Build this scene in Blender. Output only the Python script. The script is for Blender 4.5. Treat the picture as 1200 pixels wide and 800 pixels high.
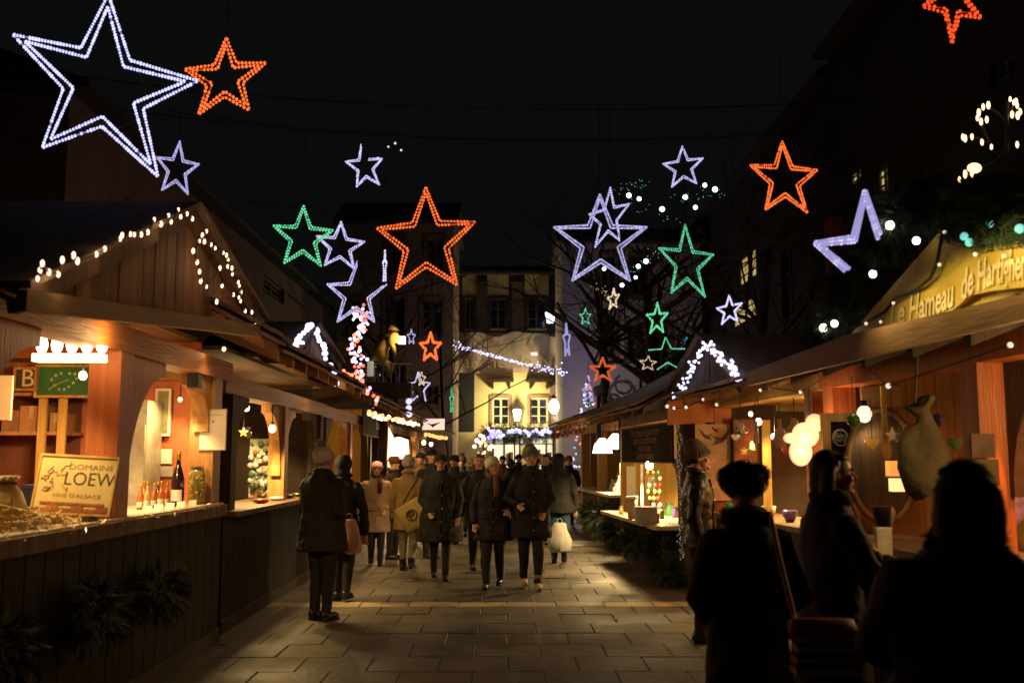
import bpy, bmesh, math, random
import numpy as np
from mathutils import Vector, Matrix, Euler, noise
for o in list(bpy.data.objects): bpy.data.objects.remove(o)
sc = bpy.context.scene; COL = sc.collection
R = math.radians; PI = math.pi
rnd = random.Random(11)
# ------------------------------------------------------------ camera
cd = bpy.data.cameras.new('camera'); cam = bpy.data.objects.new('camera', cd); COL.objects.link(cam)
EYE = Vector((0, 0, 1.65)); cam.location = EYE
PITCH = math.atan(138/1167); YAW = math.atan(10/1167)
cam.rotation_euler = (PI/2+PITCH, 0, -YAW)
cd.sensor_width = 36; cd.lens = 35.0; cd.clip_start = .05; cd.clip_end = 600
cd.dof.use_dof = True; cd.dof.focus_distance = 14.5; cd.dof.aperture_fstop = 2.0; cd.dof.aperture_blades = 7
sc.camera = cam
# ------------------------------------------------------------ world: a plain night sky
w = bpy.data.worlds.new('World'); sc.world = w; w.use_nodes = True
bg = w.node_tree.nodes['Background']; bg.inputs[0].default_value = (.0030, .0034, .0032, 1); bg.inputs[1].default_value = 1.0
sc.view_settings.view_transform = 'Standard'; sc.view_settings.look = 'None'
sc.view_settings.exposure = 0; sc.view_settings.gamma = 1
sc.render.engine = 'CYCLES'; cy = sc.cycles
cy.use_denoising = True
try: cy.denoiser = 'OPENIMAGEDENOISE'
except Exception: pass
cy.max_bounces = 4; cy.diffuse_bounces = 3; cy.glossy_bounces = 2; cy.transmission_bounces = 3; cy.transparent_max_bounces = 6
cy.sample_clamp_indirect = 2.0; cy.use_light_tree = True; cy.caustics_reflective = False; cy.caustics_refractive = False
# ------------------------------------------------------------ photo pixel -> point at a known distance
_CR = cam.rotation_euler.to_matrix()
def ray(px, py): return _CR @ Vector(((px-600)/1167, (400-py)/1167, -1))
def P(px, py, Y):
    d = ray(px, py); return EYE + d*(Y/d.y)
def PX(px, py, X):
    d = ray(px, py); return EYE + d*(X/d.x)
# ------------------------------------------------------------ materials
MATS = {}; WEAR = {'paving_stone', 'pale_paving_stone'}
def mat(name, col=(.5,.5,.5), rough=.7, kind=None, col2=None, scale=6, bump=.2, metal=0, rand=0, stretch=(1,1,1), spec=.5):
    if name in MATS: return MATS[name]
    m = bpy.data.materials.new(name); m.use_nodes = True; MATS[name] = m
    nt = m.node_tree; N = nt.nodes; Lk = nt.links; b = N['Principled BSDF']
    b.inputs['Roughness'].default_value = rough; b.inputs['Metallic'].default_value = metal
    b.inputs['Specular IOR Level'].default_value = spec
    tc = N.new('ShaderNodeTexCoord'); mp = N.new('ShaderNodeMapping'); Lk.new(tc.outputs['Object'], mp.inputs[0])
    mp.inputs['Scale'].default_value = stretch
    nz = N.new('ShaderNodeTexNoise'); nz.inputs['Scale'].default_value = scale; nz.inputs['Detail'].default_value = 5
    nz.inputs['Roughness'].default_value = .62
    Lk.new(mp.outputs[0], nz.inputs['Vector'])
    c2 = col2 or tuple(c*.55 for c in col)
    mx = N.new('ShaderNodeMix'); mx.data_type = 'RGBA'
    mx.inputs[6].default_value = (*col, 1); mx.inputs[7].default_value = (*c2, 1)
    rp = N.new('ShaderNodeMapRange'); rp.inputs[1].default_value = .35; rp.inputs[2].default_value = .68
    Lk.new(nz.outputs[0], rp.inputs[0]); Lk.new(rp.outputs[0], mx.inputs[0])
    out = mx.outputs[2]
    if rand:
        oi = N.new('ShaderNodeObjectInfo'); hs = N.new('ShaderNodeHueSaturation')
        mr = N.new('ShaderNodeMapRange'); mr.inputs[3].default_value = 1-rand; mr.inputs[4].default_value = 1+rand
        Lk.new(oi.outputs['Random'], mr.inputs[0]); Lk.new(mr.outputs[0], hs.inputs['Value'])
        Lk.new(out, hs.inputs['Color']); out = hs.outputs[0]
    if name in WEAR:       # broad stains that run across many stones
        ge = N.new('ShaderNodeNewGeometry'); wn_ = N.new('ShaderNodeTexNoise'); wn_.inputs['Scale'].default_value = .9; wn_.inputs['Detail'].default_value = 6
        Lk.new(ge.outputs['Position'], wn_.inputs['Vector']); wr_ = N.new('ShaderNodeMapRange'); wr_.inputs[1].default_value = .35; wr_.inputs[2].default_value = .65; wr_.inputs[3].default_value = .5; wr_.inputs[4].default_value = 1.25
        Lk.new(wn_.outputs[0], wr_.inputs[0]); h2 = N.new('ShaderNodeHueSaturation'); Lk.new(wr_.outputs[0], h2.inputs['Value']); Lk.new(out, h2.inputs['Color']); out = h2.outputs[0]
        rr = N.new('ShaderNodeMapRange'); rr.inputs[1].default_value = .35; rr.inputs[2].default_value = .65; rr.inputs[3].default_value = .48; rr.inputs[4].default_value = .75
        Lk.new(wn_.outputs[0], rr.inputs[0]); Lk.new(rr.outputs[0], b.inputs['Roughness'])
    Lk.new(out, b.inputs['Base Color'])
    if bump:
        n2 = N.new('ShaderNodeTexNoise'); n2.inputs['Scale'].default_value = scale*5; n2.inputs['Detail'].default_value = 4
        Lk.new(mp.outputs[0], n2.inputs['Vector'])
        bp = N.new('ShaderNodeBump'); bp.inputs['Strength'].default_value = bump; bp.inputs['Distance'].default_value = .02
        Lk.new(n2.outputs[0], bp.inputs['Height']); Lk.new(bp.outputs[0], b.inputs['Normal'])
    return m
def emis(name, col, strength, sample=False):
    if name in MATS: return MATS[name]
    m = bpy.data.materials.new(name); m.use_nodes = True; MATS[name] = m
    b = m.node_tree.nodes['Principled BSDF']
    b.inputs['Base Color'].default_value = (*[min(.8, c*.6) for c in col], 1)
    b.inputs['Emission Color'].default_value = (*col, 1); b.inputs['Emission Strength'].default_value = strength
    b.inputs['Roughness'].default_value = .35
    m.cycles.emission_sampling = 'AUTO' if sample else 'NONE'
    return m
def glass(name, tint=(.9,.95,.95), rough=.05):
    if name in MATS: return MATS[name]
    m = bpy.data.materials.new(name); m.use_nodes = True; MATS[name] = m
    b = m.node_tree.nodes['Principled BSDF']
    b.inputs['Base Color'].default_value = (*tint, 1); b.inputs['Transmission Weight'].default_value = .85
    b.inputs['Roughness'].default_value = rough; b.inputs['IOR'].default_value = 1.45
    return m
W_OR = mat('wood_orange', (.46,.24,.075), .55, col2=(.25,.11,.03), scale=13, stretch=(1,1,.07), bump=.5)
W_BR = mat('wood_brown', (.20,.105,.045), .7, col2=(.07,.035,.016), scale=14, stretch=(1,1,.07), bump=.4, rand=.18)
W_BRH = mat('wood_brown_long', (.22,.12,.055), .7, col2=(.10,.05,.022), scale=14, stretch=(.07,1,1), bump=.5, rand=.2)
W_DK = mat('wood_dark', (.055,.033,.02), .7, col2=(.02,.012,.008), scale=13, stretch=(1,1,.07), bump=.4, rand=.2)
W_ORH = mat('wood_orange_long', (.42,.21,.065), .55, col2=(.22,.10,.03), scale=13, stretch=(.07,1,1), bump=.5)
W_YE = mat('wood_yellow', (.56,.36,.10), .6, col2=(.36,.20,.05), scale=13, stretch=(1,1,.07), bump=.3, rand=.1)
W_YEH = mat('wood_yellow_long', (.56,.37,.12), .6, col2=(.38,.22,.06), scale=13, stretch=(.07,1,1), bump=.3, rand=.1)
W_PALE = mat('wood_pale', (.55,.42,.24), .55, col2=(.40,.28,.15), scale=6, stretch=(.2,1,1), bump=.2)
RED_WALL = mat('red_wall', (.62,.19,.08), .6, col2=(.50,.13,.05), scale=9, bump=.35)
ROOFT = mat('roof_tile', (.28,.20,.13), .8, col2=(.15,.10,.07), scale=7, bump=.5, rand=.25)
SLAB = mat('paving_stone', (.115,.098,.068), .55, col2=(.065,.055,.037), scale=4, bump=.35, rand=.22)
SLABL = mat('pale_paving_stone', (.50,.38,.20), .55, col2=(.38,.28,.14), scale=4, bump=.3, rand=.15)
MORTAR = mat('paving_joint', (.10,.085,.065), .9, scale=8)
BLACKM = mat('black_metal', (.02,.02,.02), .4, metal=.6, bump=0)
METAL = mat('grey_metal', (.35,.35,.36), .35, metal=.9, bump=0)
CABLE = mat('cable', (.012,.014,.012), .6, bump=0)
CHALK = mat('chalkboard', (.016,.013,.012), .9, col2=(.026,.02,.018), scale=5, bump=.05, spec=.1)
WHITE_P = mat('white_paper', (.75,.73,.68), .7, col2=(.66,.63,.57), scale=3, bump=.05)
CREAM = mat('cream_paint', (.60,.50,.22), .6, col2=(.54,.43,.17), scale=3, bump=.08)
INK = mat('dark_ink', (.05,.025,.02), .7, bump=0)
CHALKW = mat('chalk_white', (.62,.60,.55), .9, bump=0)
SKIN = mat('skin', (.56,.33,.22), .5, col2=(.50,.27,.17), scale=8, bump=.05)
NEEDLE = mat('fir_needles', (.022,.05,.02), .65, col2=(.012,.028,.012), scale=4, bump=0, rand=.2)
BARK = mat('bark', (.075,.06,.045), .85, col2=(.035,.028,.022), scale=9, bump=.6)
E_WARM = emis('warm_bulb', (1,.55,.24), 4.5)
E_PINKW = emis('warm_white_bulb', (1,.60,.38), 4)
E_WHITE = emis('white_bulb', (.66,.64,1), 2.1)
E_LAV = emis('lavender_light', (.71,.67,1), 1.2)
E_LAVR = emis('lavender_rope', (.52,.49,.95), .62)
E_ORR = emis('orange_rope', (1,.16,.03), .42)
E_OR = emis('orange_light', (1,.17,.035), 1.3)
E_GR = emis('green_light', (.22,1,.50), .85)
E_GRR = emis('green_rope', (.08,.62,.32), .5)
E_CREAM = emis('cream_light', (1,.80,.50), .9)
E_RED = emis('red_bulb', (1,.10,.06), 3)
E_BLUE = emis('blue_bulb', (.18,.25,1), 2.5)
E_TEAL = emis('teal_bulb', (.25,.9,.75), .8)
E_YEL = emis('golden_bulb', (1,.62,.18), 4)
# ------------------------------------------------------------ mesh builder
class MB:
    def __init__(s): s.v = []; s.f = []
    def add(s, vs, fs):
        n = len(s.v); s.v += [tuple(v) for v in vs]; s.f += [tuple(i+n for i in f) for f in fs]; return s
    def box(s, x0, x1, y0, y1, z0, z1, M=None):
        if x0 > x1: x0, x1 = x1, x0
        if y0 > y1: y0, y1 = y1, y0
        vs = [Vector(p) for p in ((x0,y0,z0),(x1,y0,z0),(x1,y1,z0),(x0,y1,z0),(x0,y0,z1),(x1,y0,z1),(x1,y1,z1),(x0,y1,z1))]
        if M: vs = [M @ v for v in vs]
        return s.add(vs, [(0,3,2,1),(4,5,6,7),(0,1,5,4),(1,2,6,5),(2,3,7,6),(3,0,4,7)])
    def cbox(s, c, sx, sy, sz, rot=None):
        M = Matrix.Translation(c)
        if rot: M = M @ Euler(rot).to_matrix().to_4x4()
        return s.box(-sx/2, sx/2, -sy/2, sy/2, -sz/2, sz/2, M)
    def tube(s, pts, r, n=6, closed=False, cap=True):
        pts = [Vector(p) for p in pts]; m = len(pts)
        rs = r if isinstance(r, (list, tuple)) else [r]*m
        vs = []; up = None
        for i, p in enumerate(pts):
            if closed: t = pts[(i+1) % m]-pts[i-1]
            else: t = pts[min(i+1, m-1)]-pts[max(i-1, 0)]
            if t.length < 1e-9: t = Vector((0,0,1))
            t.normalize()
            if up is None: up = Vector((0,0,1)) if abs(t.z) < .9 else Vector((1,0,0))
            a = t.cross(up)
            if a.length < 1e-4: a = t.cross(Vector((.3,.9,.2)))
            a.normalize(); b = a.cross(t); up = b
            for k in range(n):
                an = 2*PI*k/n; vs.append(p+(a*math.cos(an)+b*math.sin(an))*rs[i])
        fs = []
        for i in range(m if closed else m-1):
            j = (i+1) % m
            for k in range(n): fs.append((i*n+k, i*n+(k+1) % n, j*n+(k+1) % n, j*n+k))
        if cap and not closed: fs.append(tuple(range(n))[::-1]); fs.append(tuple((m-1)*n+k for k in range(n)))
        return s.add(vs, fs)
    def rings(s, rr, n=12, cap=True):   # rr: (cx,cy,z,rx,ry)
        vs = []
        for (cx, cy, z, rx, ry) in rr:
            for k in range(n):
                a = 2*PI*k/n; vs.append((cx+rx*math.cos(a), cy+ry*math.sin(a), z))
        fs = []; m = len(rr)
        for i in range(m-1):
            for k in range(n): fs.append((i*n+k, i*n+(k+1) % n, (i+1)*n+(k+1) % n, (i+1)*n+k))
        if cap: fs.append(tuple(range(n))[::-1]); fs.append(tuple((m-1)*n+k for k in range(n)))
        return s.add(vs, fs)
    def ell(s, c, rx, ry=None, rz=None, n=10, m=7, M=None):
        ry = ry or rx; rz = rz or rx; c = Vector(c); vs = []
        vs.append(Vector((0,0,-rz)))
        for i in range(1, m):
            ph = -PI/2+PI*i/m
            for k in range(n):
                a = 2*PI*k/n; vs.append(Vector((rx*math.cos(ph)*math.cos(a), ry*math.cos(ph)*math.sin(a), rz*math.sin(ph))))
        vs.append(Vector((0,0,rz)))
        if M: vs = [M @ v for v in vs]
        vs = [v+c for v in vs]; fs = []
        for k in range(n): fs.append((0, 1+(k+1) % n, 1+k))
        for i in range(m-2):
            for k in range(n): fs.append((1+i*n+k, 1+i*n+(k+1) % n, 1+(i+1)*n+(k+1) % n, 1+(i+1)*n+k))
        L = len(vs)-1
        for k in range(n): fs.append((1+(m-2)*n+k, 1+(m-2)*n+(k+1) % n, L))
        return s.add(vs, fs)
    def octa(s, c, r, rz=None):
        x, y, z = c; q = rz or r
        return s.add([(x+r,y,z),(x,y+r,z),(x-r,y,z),(x,y-r,z),(x,y,z+q),(x,y,z-q)], [(0,1,4),(1,2,4),(2,3,4),(3,0,4),(1,0,5),(2,1,5),(3,2,5),(0,3,5)])
    def prism(s, poly, fn, d0, d1):     # poly in (u,v); fn(u,v,d) -> point
        n = len(poly); vs = [fn(u, v, d0) for u, v in poly]+[fn(u, v, d1) for u, v in poly]
        fs = [tuple(range(n))[::-1], tuple(range(n, 2*n))]+[(i, (i+1) % n, n+(i+1) % n, n+i) for i in range(n)]
        return s.add(vs, fs)
    def mesh(s, name, m=None, smooth=False, recalc=True):
        me = bpy.data.meshes.new(name); me.from_pydata([tuple(v) for v in s.v], [], s.f)
        if recalc:
            bm = bmesh.new(); bm.from_mesh(me); bmesh.ops.recalc_face_normals(bm, faces=bm.faces); bm.to_mesh(me); bm.free()
        if m: me.materials.append(m)
        if smooth: me.polygons.foreach_set('use_smooth', [True]*len(me.polygons))
        me.update(); return me
    def build(s, name, m, parent=None, world=False, smooth=False, kind=None, label=None, loc=None, recalc=True):
        if world and parent is not None:
            L = parent.location; s.v = [(v[0]-L.x, v[1]-L.y, v[2]-L.z) for v in s.v]
        if loc is not None:
            s.v = [(v[0]-loc[0], v[1]-loc[1], v[2]-loc[2]) for v in s.v]
        o = bpy.data.objects.new(name, s.mesh(name, m, smooth, recalc)); COL.objects.link(o)
        if parent is not None: o.parent = parent
        if loc is not None: o.location = loc
        if kind: o['kind'] = kind
        if label: o['label'] = label
        return o
def tag(o, label=None, cat=None, group=None, kind=None):
    for k, v in (('label', label), ('category', cat), ('group', group), ('kind', kind)):
        if v: o[k] = v
    return o
def thing(name, label, cat, loc=(0,0,0), rz=0, group=None):
    o = bpy.data.objects.new(name, None); COL.objects.link(o); o.location = loc; o.rotation_euler = (0,0,rz); o.empty_display_size = .1
    return tag(o, label, cat, group)
def inst(name, me, parent, loc, rot=None, scale=None):
    o = bpy.data.objects.new(name, me); COL.objects.link(o); o.parent = parent; o.location = loc
    if rot: o.rotation_euler = rot
    if scale: o.scale = scale
    return o
def copy_tree(o, parent=None):
    c = o.copy(); COL.objects.link(c); c.parent = parent
    for ch in list(o.children): copy_tree(ch, c)
    return c
def lamp(name, loc, col, watts, radius=.04, parent=None, spot=None, aim=None):
    ld = bpy.data.lights.new(name, 'SPOT' if spot else 'POINT'); ld.energy = watts; ld.color = col; ld.shadow_soft_size = radius
    if spot: ld.spot_size = R(spot); ld.spot_blend = .35
    o = bpy.data.objects.new(name, ld); COL.objects.link(o); o.location = loc
    if spot: o.rotation_euler = Vector(aim or (0,0,-1)).to_track_quat('-Z', 'Y').to_euler()
    if parent: o.parent = parent
    return o
_tc = {}
def text_geo(body, size=1, shear=0, bold=0):
    key = (body, shear, bold)
    if key not in _tc:
        cu = bpy.data.curves.new('t', 'FONT'); cu.body = body; cu.size = 1; cu.shear = shear; cu.offset = bold
        cu.resolution_u = 3; cu.align_x = 'CENTER'; cu.align_y = 'CENTER'
        ob = bpy.data.objects.new('t', cu); COL.objects.link(ob)
        bpy.context.view_layer.update(); dg = bpy.context.evaluated_depsgraph_get()
        me = bpy.data.meshes.new_from_object(ob.evaluated_get(dg))
        _tc[key] = ([tuple(v.co) for v in me.vertices], [tuple(p.vertices) for p in me.polygons])
        bpy.data.objects.remove(ob); bpy.data.curves.remove(cu); bpy.data.meshes.remove(me)
    v, f = _tc[key]
    return [(x*size, y*size) for x, y, z in v], f
def add_text(mb, body, size, fn, shear=0, bold=0, sx=1):
    v, f = text_geo(body, size, shear, bold); mb.add([fn(x*sx, y) for x, y in v], f); return mb
# ============================================================ SETTING
g = MB().box(-90, 90, -30, 160, -.3, -.010).build('ground', MORTAR); tag(g, 'dark ground under and around the market lane', kind='structure')
pav = bpy.data.objects.new('pavement', None); COL.objects.link(pav); tag(pav, 'stone slab paving of the market lane', kind='structure')
def slab_mesh(wx, wy, m, seed):
    r = random.Random(seed); b = MB(); h = .016; e = .006
    x0, x1, y0, y1 = -wx/2+.004, wx/2-.004, -wy/2+.004, wy/2-.004
    j = [r.uniform(-.003, .003) for _ in range(4)]
    vs = [(x0,y0,-h),(x1,y0,-h),(x1,y1,-h),(x0,y1,-h),(x0,y0,-e),(x1,y0,-e),(x1,y1,-e),(x0,y1,-e),
          (x0+e,y0+e,j[0]),(x1-e,y0+e,j[1]),(x1-e,y1-e,j[2]),(x0+e,y1-e,j[3])]
    fs = [(0,1,5,4),(1,2,6,5),(2,3,7,6),(3,0,4,7),(4,5,9,8),(5,6,10,9),(6,7,11,10),(7,4,8,11),(8,9,10,11)]
    return b.add(vs, fs), m
sm = [ (lambda t: t[0].mesh('paving_slab', t[1], recalc=False))(slab_mesh(.56, .58, SLAB, k)) for k in range(5)]
sl = (lambda t: t[0].mesh('paving_slab', t[1], recalc=False))(slab_mesh(.56, .36, SLABL, 9))
far = MB(); rowsY = []; y = 6.9
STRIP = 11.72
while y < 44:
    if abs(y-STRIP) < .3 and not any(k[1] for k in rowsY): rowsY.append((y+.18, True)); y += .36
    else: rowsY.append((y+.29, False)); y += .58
cnt = 0
for i, (yy, strip) in enumerate(rowsY):
    xs = np.arange(-3.6, 3.4, .56)+(.28 if i % 2 else 0)
    if yy < 7.6: xs = [x for x in xs if -3.0 < x < 2.2]
    for x in xs:
        z = rnd.uniform(-.003, .003)
        if cnt < 292 and -3.2 < x < 2.9:
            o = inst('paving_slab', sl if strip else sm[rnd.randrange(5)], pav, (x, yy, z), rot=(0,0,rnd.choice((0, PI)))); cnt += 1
        else:
            b, _ = slab_mesh(.56, .36 if strip else .58, SLAB, rnd.randrange(99))
            far.add([(v[0]+x, v[1]+yy, v[2]+z) for v in b.v], b.f)
fo = far.build('paving_slabs_far', SLAB, pav, kind='stuff', recalc=False)
# flat puddle of pale stone inset in the paving on the right (a lit cover plate)
tag(MB().box(1.30, 2.0, 19.4, 20.6, -.01, .012).build('cover_plate', mat('pale_plate', (.55,.53,.50), .45, scale=6, bump=.15)), 'pale square cover plate set in the paving before the right stalls', 'cover plate')

dg_ = thing('drain_grate', 'dark iron drain grate set in the near paving at the lower centre', 'drain grate', (-.02, 7.32, .012))
MB().box(-.36,.36,-.14,-.115,-.012,.006).box(-.36,.36,.115,.14,-.012,.006).box(-.36,-.335,-.115,.115,-.012,.006).box(.335,.36,-.115,.115,-.012,.006).build('frame', BLACKM, dg_)
for k in range(17): MB().box(-.32+.04*k-.011, -.32+.04*k+.011, -.114, .114, -.010, .003).build('bar', BLACKM, dg_)
LITR = mat('litter_paper', (.5,.46,.38), .8, bump=0)
for k, (px, Y, lb) in enumerate(((560,17,'tiny white scrap of paper on the paving behind the couple'),(720,10.6,'crumpled napkin on the right of the pale stone strip'),(455,12.6,'scrap of paper near the pink bag'),(676,14.2,'flat scrap of paper beside the white carrier bag'))):
    q_ = P(px, 600, Y); t = thing('paper_scrap', lb, 'litter', (q_.x, Y, .004)); MB().prism([(-.03,-.02),(.02,-.03),(.035,.01),(.0,.03),(-.03,.015)], lambda u, v, d: (u, v, d+.25*u), 0, .004).build('scrap', LITR, t)
# ---- facades
PL_BR = mat('plaster_brown', (.17,.105,.075), .85, col2=(.11,.07,.05), scale=1.5, bump=.25)
PL_GR = mat('plaster_grey', (.30,.24,.21), .85, col2=(.22,.175,.155), scale=1.2, bump=.25)
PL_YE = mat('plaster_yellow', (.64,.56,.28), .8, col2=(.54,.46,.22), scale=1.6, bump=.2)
PL_LV = mat('plaster_pale', (.46,.44,.50), .85, col2=(.38,.36,.43), scale=1.1, bump=.2)
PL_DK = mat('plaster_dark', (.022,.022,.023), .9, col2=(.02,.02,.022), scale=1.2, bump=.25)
BR_RED = mat('plaster_red', (.34,.07,.04), .8, col2=(.22,.05,.03), scale=2, bump=.2)
SHUT = mat('shutter_paint', (.10,.075,.05), .6, scale=5, bump=.2)
WFRAME = mat('window_frame_white', (.62,.56,.40), .5, bump=0)
WFDK = mat('window_frame_dark', (.10,.09,.08), .5, bump=0)
STONE = mat('window_stone', (.26,.17,.11), .8, scale=4, bump=.3)
PANE = mat('dark_pane', (.012,.014,.018), .12, bump=0)
PANE_LIT = emis('lit_pane', (.80,.58,.20), .62)
ROOF_S = mat('slate_roof', (.05,.045,.045), .8, scale=3, bump=.4)
def facade(name, label, loc, rz, s, L, H, windows, wallm, depth=6, frame_m=WFDK, roofh=1.6, surround=None, cat='building', wm=None, z0=0):
    """local x along the front, outward = s*y; windows: (a0,a1,z0,z1,lit,shutters)"""
    t = thing(name, label, cat, loc, rz)
    As = sorted({0, L, *[w[0] for w in windows], *[w[1] for w in windows]}); Zs = sorted({z0, H, *[w[2] for w in windows], *[w[3] for w in windows]})
    b = MB(); q = lambda a, o, z: (a, s*o, z)
    for i in range(len(As)-1):
        for j in range(len(Zs)-1):
            ca, cz = (As[i]+As[i+1])/2, (Zs[j]+Zs[j+1])/2
            if any(w[0] < ca < w[1] and w[2] < cz < w[3] for w in windows): continue
            b.add([q(As[i],0,Zs[j]), q(As[i+1],0,Zs[j]), q(As[i+1],0,Zs[j+1]), q(As[i],0,Zs[j+1])], [(0,1,2,3)])
    for w in windows:
        a0, a1, c0, c1 = w[:4]; d = -.22
        b.add([q(a0,0,c0),q(a1,0,c0),q(a1,0,c1),q(a0,0,c1),q(a0,d,c0),q(a1,d,c0),q(a1,d,c1),q(a0,d,c1)], [(0,1,5,4),(1,2,6,5),(2,3,7,6),(3,0,4,7)])
    b.add([q(0,0,z0),q(0,-depth,z0),q(0,-depth,H),q(0,0,H),q(L,0,z0),q(L,-depth,z0),q(L,-depth,H),q(L,0,H)], [(0,1,2,3),(4,7,6,5),(1,5,6,2),(3,2,6,7)])
    b.build('wall', wallm, t, recalc=False)
    r = MB(); hr = roofh
    r.add([q(-.2,.35,H+.003),q(L+.2,.35,H+.003),q(L+.2,.35,H+.12),q(-.2,.35,H+.12),q(-.2,-depth*.5,H+hr),q(L+.2,-depth*.5,H+hr),q(-.2,-depth,H+.003),q(L+.2,-depth,H+.003)],
          [(0,1,2,3),(3,2,5,4),(4,5,7,6),(0,6,7,1),(0,3,4,6),(1,7,5,2)])
    r.build('roof', ROOF_S, t)
    for w in windows:
        a0, a1, c0, c1, lit = w[:5]; f = MB(); e = .07; d0, d1 = -.17, -.10
        B = lambda u0, u1, o0, o1, v0, v1: f.box(u0, u1, s*o0, s*o1, v0, v1)
        B(a0,a0+e,d0,d1,c0,c1); B(a1-e,a1,d0,d1,c0,c1); B(a0+e,a1-e,d0,d1,c1-e,c1); B(a0+e,a1-e,d0,d1,c0,c0+e)
        m = (a0+a1)/2; B(m-.045,m+.045,d0,d1+.01,c0+e,c1-e)
        zb = [c0+(c1-c0)*k for k in (.34,.67)]
        for z in zb: B(a0+e,m-.045,d0+.01,d1-.01,z-.018,z+.018); B(m+.045,a1-e,d0+.01,d1-.01,z-.018,z+.018)
        fo = f.build('window', wm or frame_m, t)
        p = MB().box(a0+.01, a1-.01, s*-.155, s*-.15, c0+.01, c1-.01); p.build('pane', PANE_LIT if lit else PANE, fo)
        if surround:
            k = MB(); u = .13
            k.box(a0-u,a0,s*0,s*.05,c0-.1,c1+u); k.box(a1,a1+u,s*0,s*.05,c0-.1,c1+u); k.box(a0,a1,s*0,s*.055,c1,c1+u*1.3); k.box(a0-u*1.5,a1+u*1.5,s*0,s*.10,c0-.2,c0-.1)
            k.build('window_surround', surround, t)
        if len(w) > 5 and w[5]:
            hw = (a1-a0)/2
            for sd in (0, 1):
                sh = MB(); u0, u1 = (a0-hw-.14, a0-.14) if sd == 0 else (a1+.14, a1+.14+hw)
                sh.box(u0, u0+.05, s*.055, s*.095, c0, c1); sh.box(u1-.05, u1, s*.055, s*.095, c0, c1)
                n = 12
                for k in range(n):
                    z = c0+(c1-c0)*k/n; sh.box(u0+.05, u1-.05, s*.06, s*.085, z+.01, z+(c1-c0)/n-.012)
                sh.build('shutter', SHUT, t)
    return t
def WX(px, py, Y): p = P(px, py, Y); return p.x, p.z
# end of the street: yellow ground-floor house with a shop, banner and dark upper windows
Y0 = 45
x0 = P(532, 400, Y0).x; L = P(700, 400, Y0).x-x0
def wn(pa, pb, pt, pbm, Y, x0, lit=False, sh=False):
    a, z1 = WX(pa, pt, Y); b, z0 = WX(pb, pbm, Y); return (a-x0, b-x0, z0, z1, lit, sh)
wins = [wn(577,597,466,498,Y0,x0), wn(621,642,466,498,Y0,x0), wn(545,556,350,385,Y0,x0), wn(574,593,350,385,Y0,x0), wn(618,640,350,385,Y0,x0)]
end = facade('town_house', 'yellow town house closing the lane, with a banner above two white windows', (x0, Y0, 0), 0, -1, L, P(600,322,Y0).z, wins, PL_YE, 8, WFRAME, 1.2, STONE)
# shade on the upper floors put into a darker skin panel above the banner
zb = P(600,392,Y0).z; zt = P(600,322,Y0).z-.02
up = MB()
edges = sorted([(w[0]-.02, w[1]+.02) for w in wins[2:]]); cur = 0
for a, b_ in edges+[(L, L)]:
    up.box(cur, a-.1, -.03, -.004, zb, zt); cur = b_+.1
up.build('upper_wall_skin', mat('plaster_shaded', (.055,.045,.04), .85, scale=1.5, bump=.2), end)
for a, b_ in ((P(556,0+350,Y0).x-x0, P(574,350,Y0).x-x0), (P(597,350,Y0).x-x0, P(616,350,Y0).x-x0)):
    MB().box(a+.1, b_-.1, -.09, -.034, zb+.05, zt-.3).build('wall_panel', mat('panel_stone', (.13,.10,.07), .8, scale=3, bump=.3), end)
def cx(px, py): p = P(px, py, Y0); return p.x-x0, p.z
a, z = cx(536, 437); a2, z2 = cx(662, 437)
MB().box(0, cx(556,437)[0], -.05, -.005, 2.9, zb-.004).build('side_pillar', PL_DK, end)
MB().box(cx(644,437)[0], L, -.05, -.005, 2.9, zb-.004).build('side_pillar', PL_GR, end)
for pa, pb in ((572,602),(616,646)):   # awnings under the banner
    u0, zz = cx(pa, 448); u1, _ = cx(pb, 448); MB().box(u0, u1, -.75, -.07, zz, zz+.12).box(u0+.15,u0+.25,-.6,-.07,zz-.3,zz).box(u1-.25,u1-.15,-.6,-.07,zz-.3,zz).build('window_canopy', W_DK, end)
WUP = mat('window_frame_shaded', (.09,.085,.08), .6, bump=0)  # upper frames: darkened copy of the white ones, shade put into the colour
for ch in [c for c in end.children if c.name.startswith('window') and 'surround' not in c.name and 'canopy' not in c.name][2:]: ch.data.materials[0] = WUP
for ch in [c for c in end.children if c.name.startswith('window_surround')][2:]: ch.data.materials[0] = MATS['plaster_shaded']  # upper surrounds take the same painted shade
# shop front
SHOPW = emis('shop_window', (1,.93,.74), .75)
f = MB(); za = cx(600,510)[1]; u0 = cx(572,500)[0]; u1 = cx(650,500)[0]
f.box(u0, u1, -.35, -.06, za, za+.35); fas = f.build('shop_fascia', mat('fascia_blue', (.03,.035,.05), .5, bump=.05), end)
tx = MB()
for k in range(34): tx.box(u0+.9+k*.05, u0+.9+k*.05+.03, -.358, -.352, za+.05, za+.05+rnd.choice((.04,.06,.09)))
tx.build('lettering', mat('fascia_letter', (.3,.3,.32), .6, bump=0), fas)
zt1 = cx(600,514)[1]; zt0 = cx(600,519)[1]; zb1 = cx(600,521)[1]
for pa, pb, k in ((570,577,0),(580,590,0),(592,603,1),(605,613,2),(625,648,3)):
    m = [emis('shop_pane_dim', (.80,.78,.66), .38), mat('green_panel', (.02,.10,.05), .5, bump=0), emis('shop_pane_dim', (.8,.78,.66), .38), SHOPW][k]
    MB().box(cx(pa,514)[0], cx(pb,514)[0], -.08, -.03, zt0, zt1).build('shop_fanlight', m, end)
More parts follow.
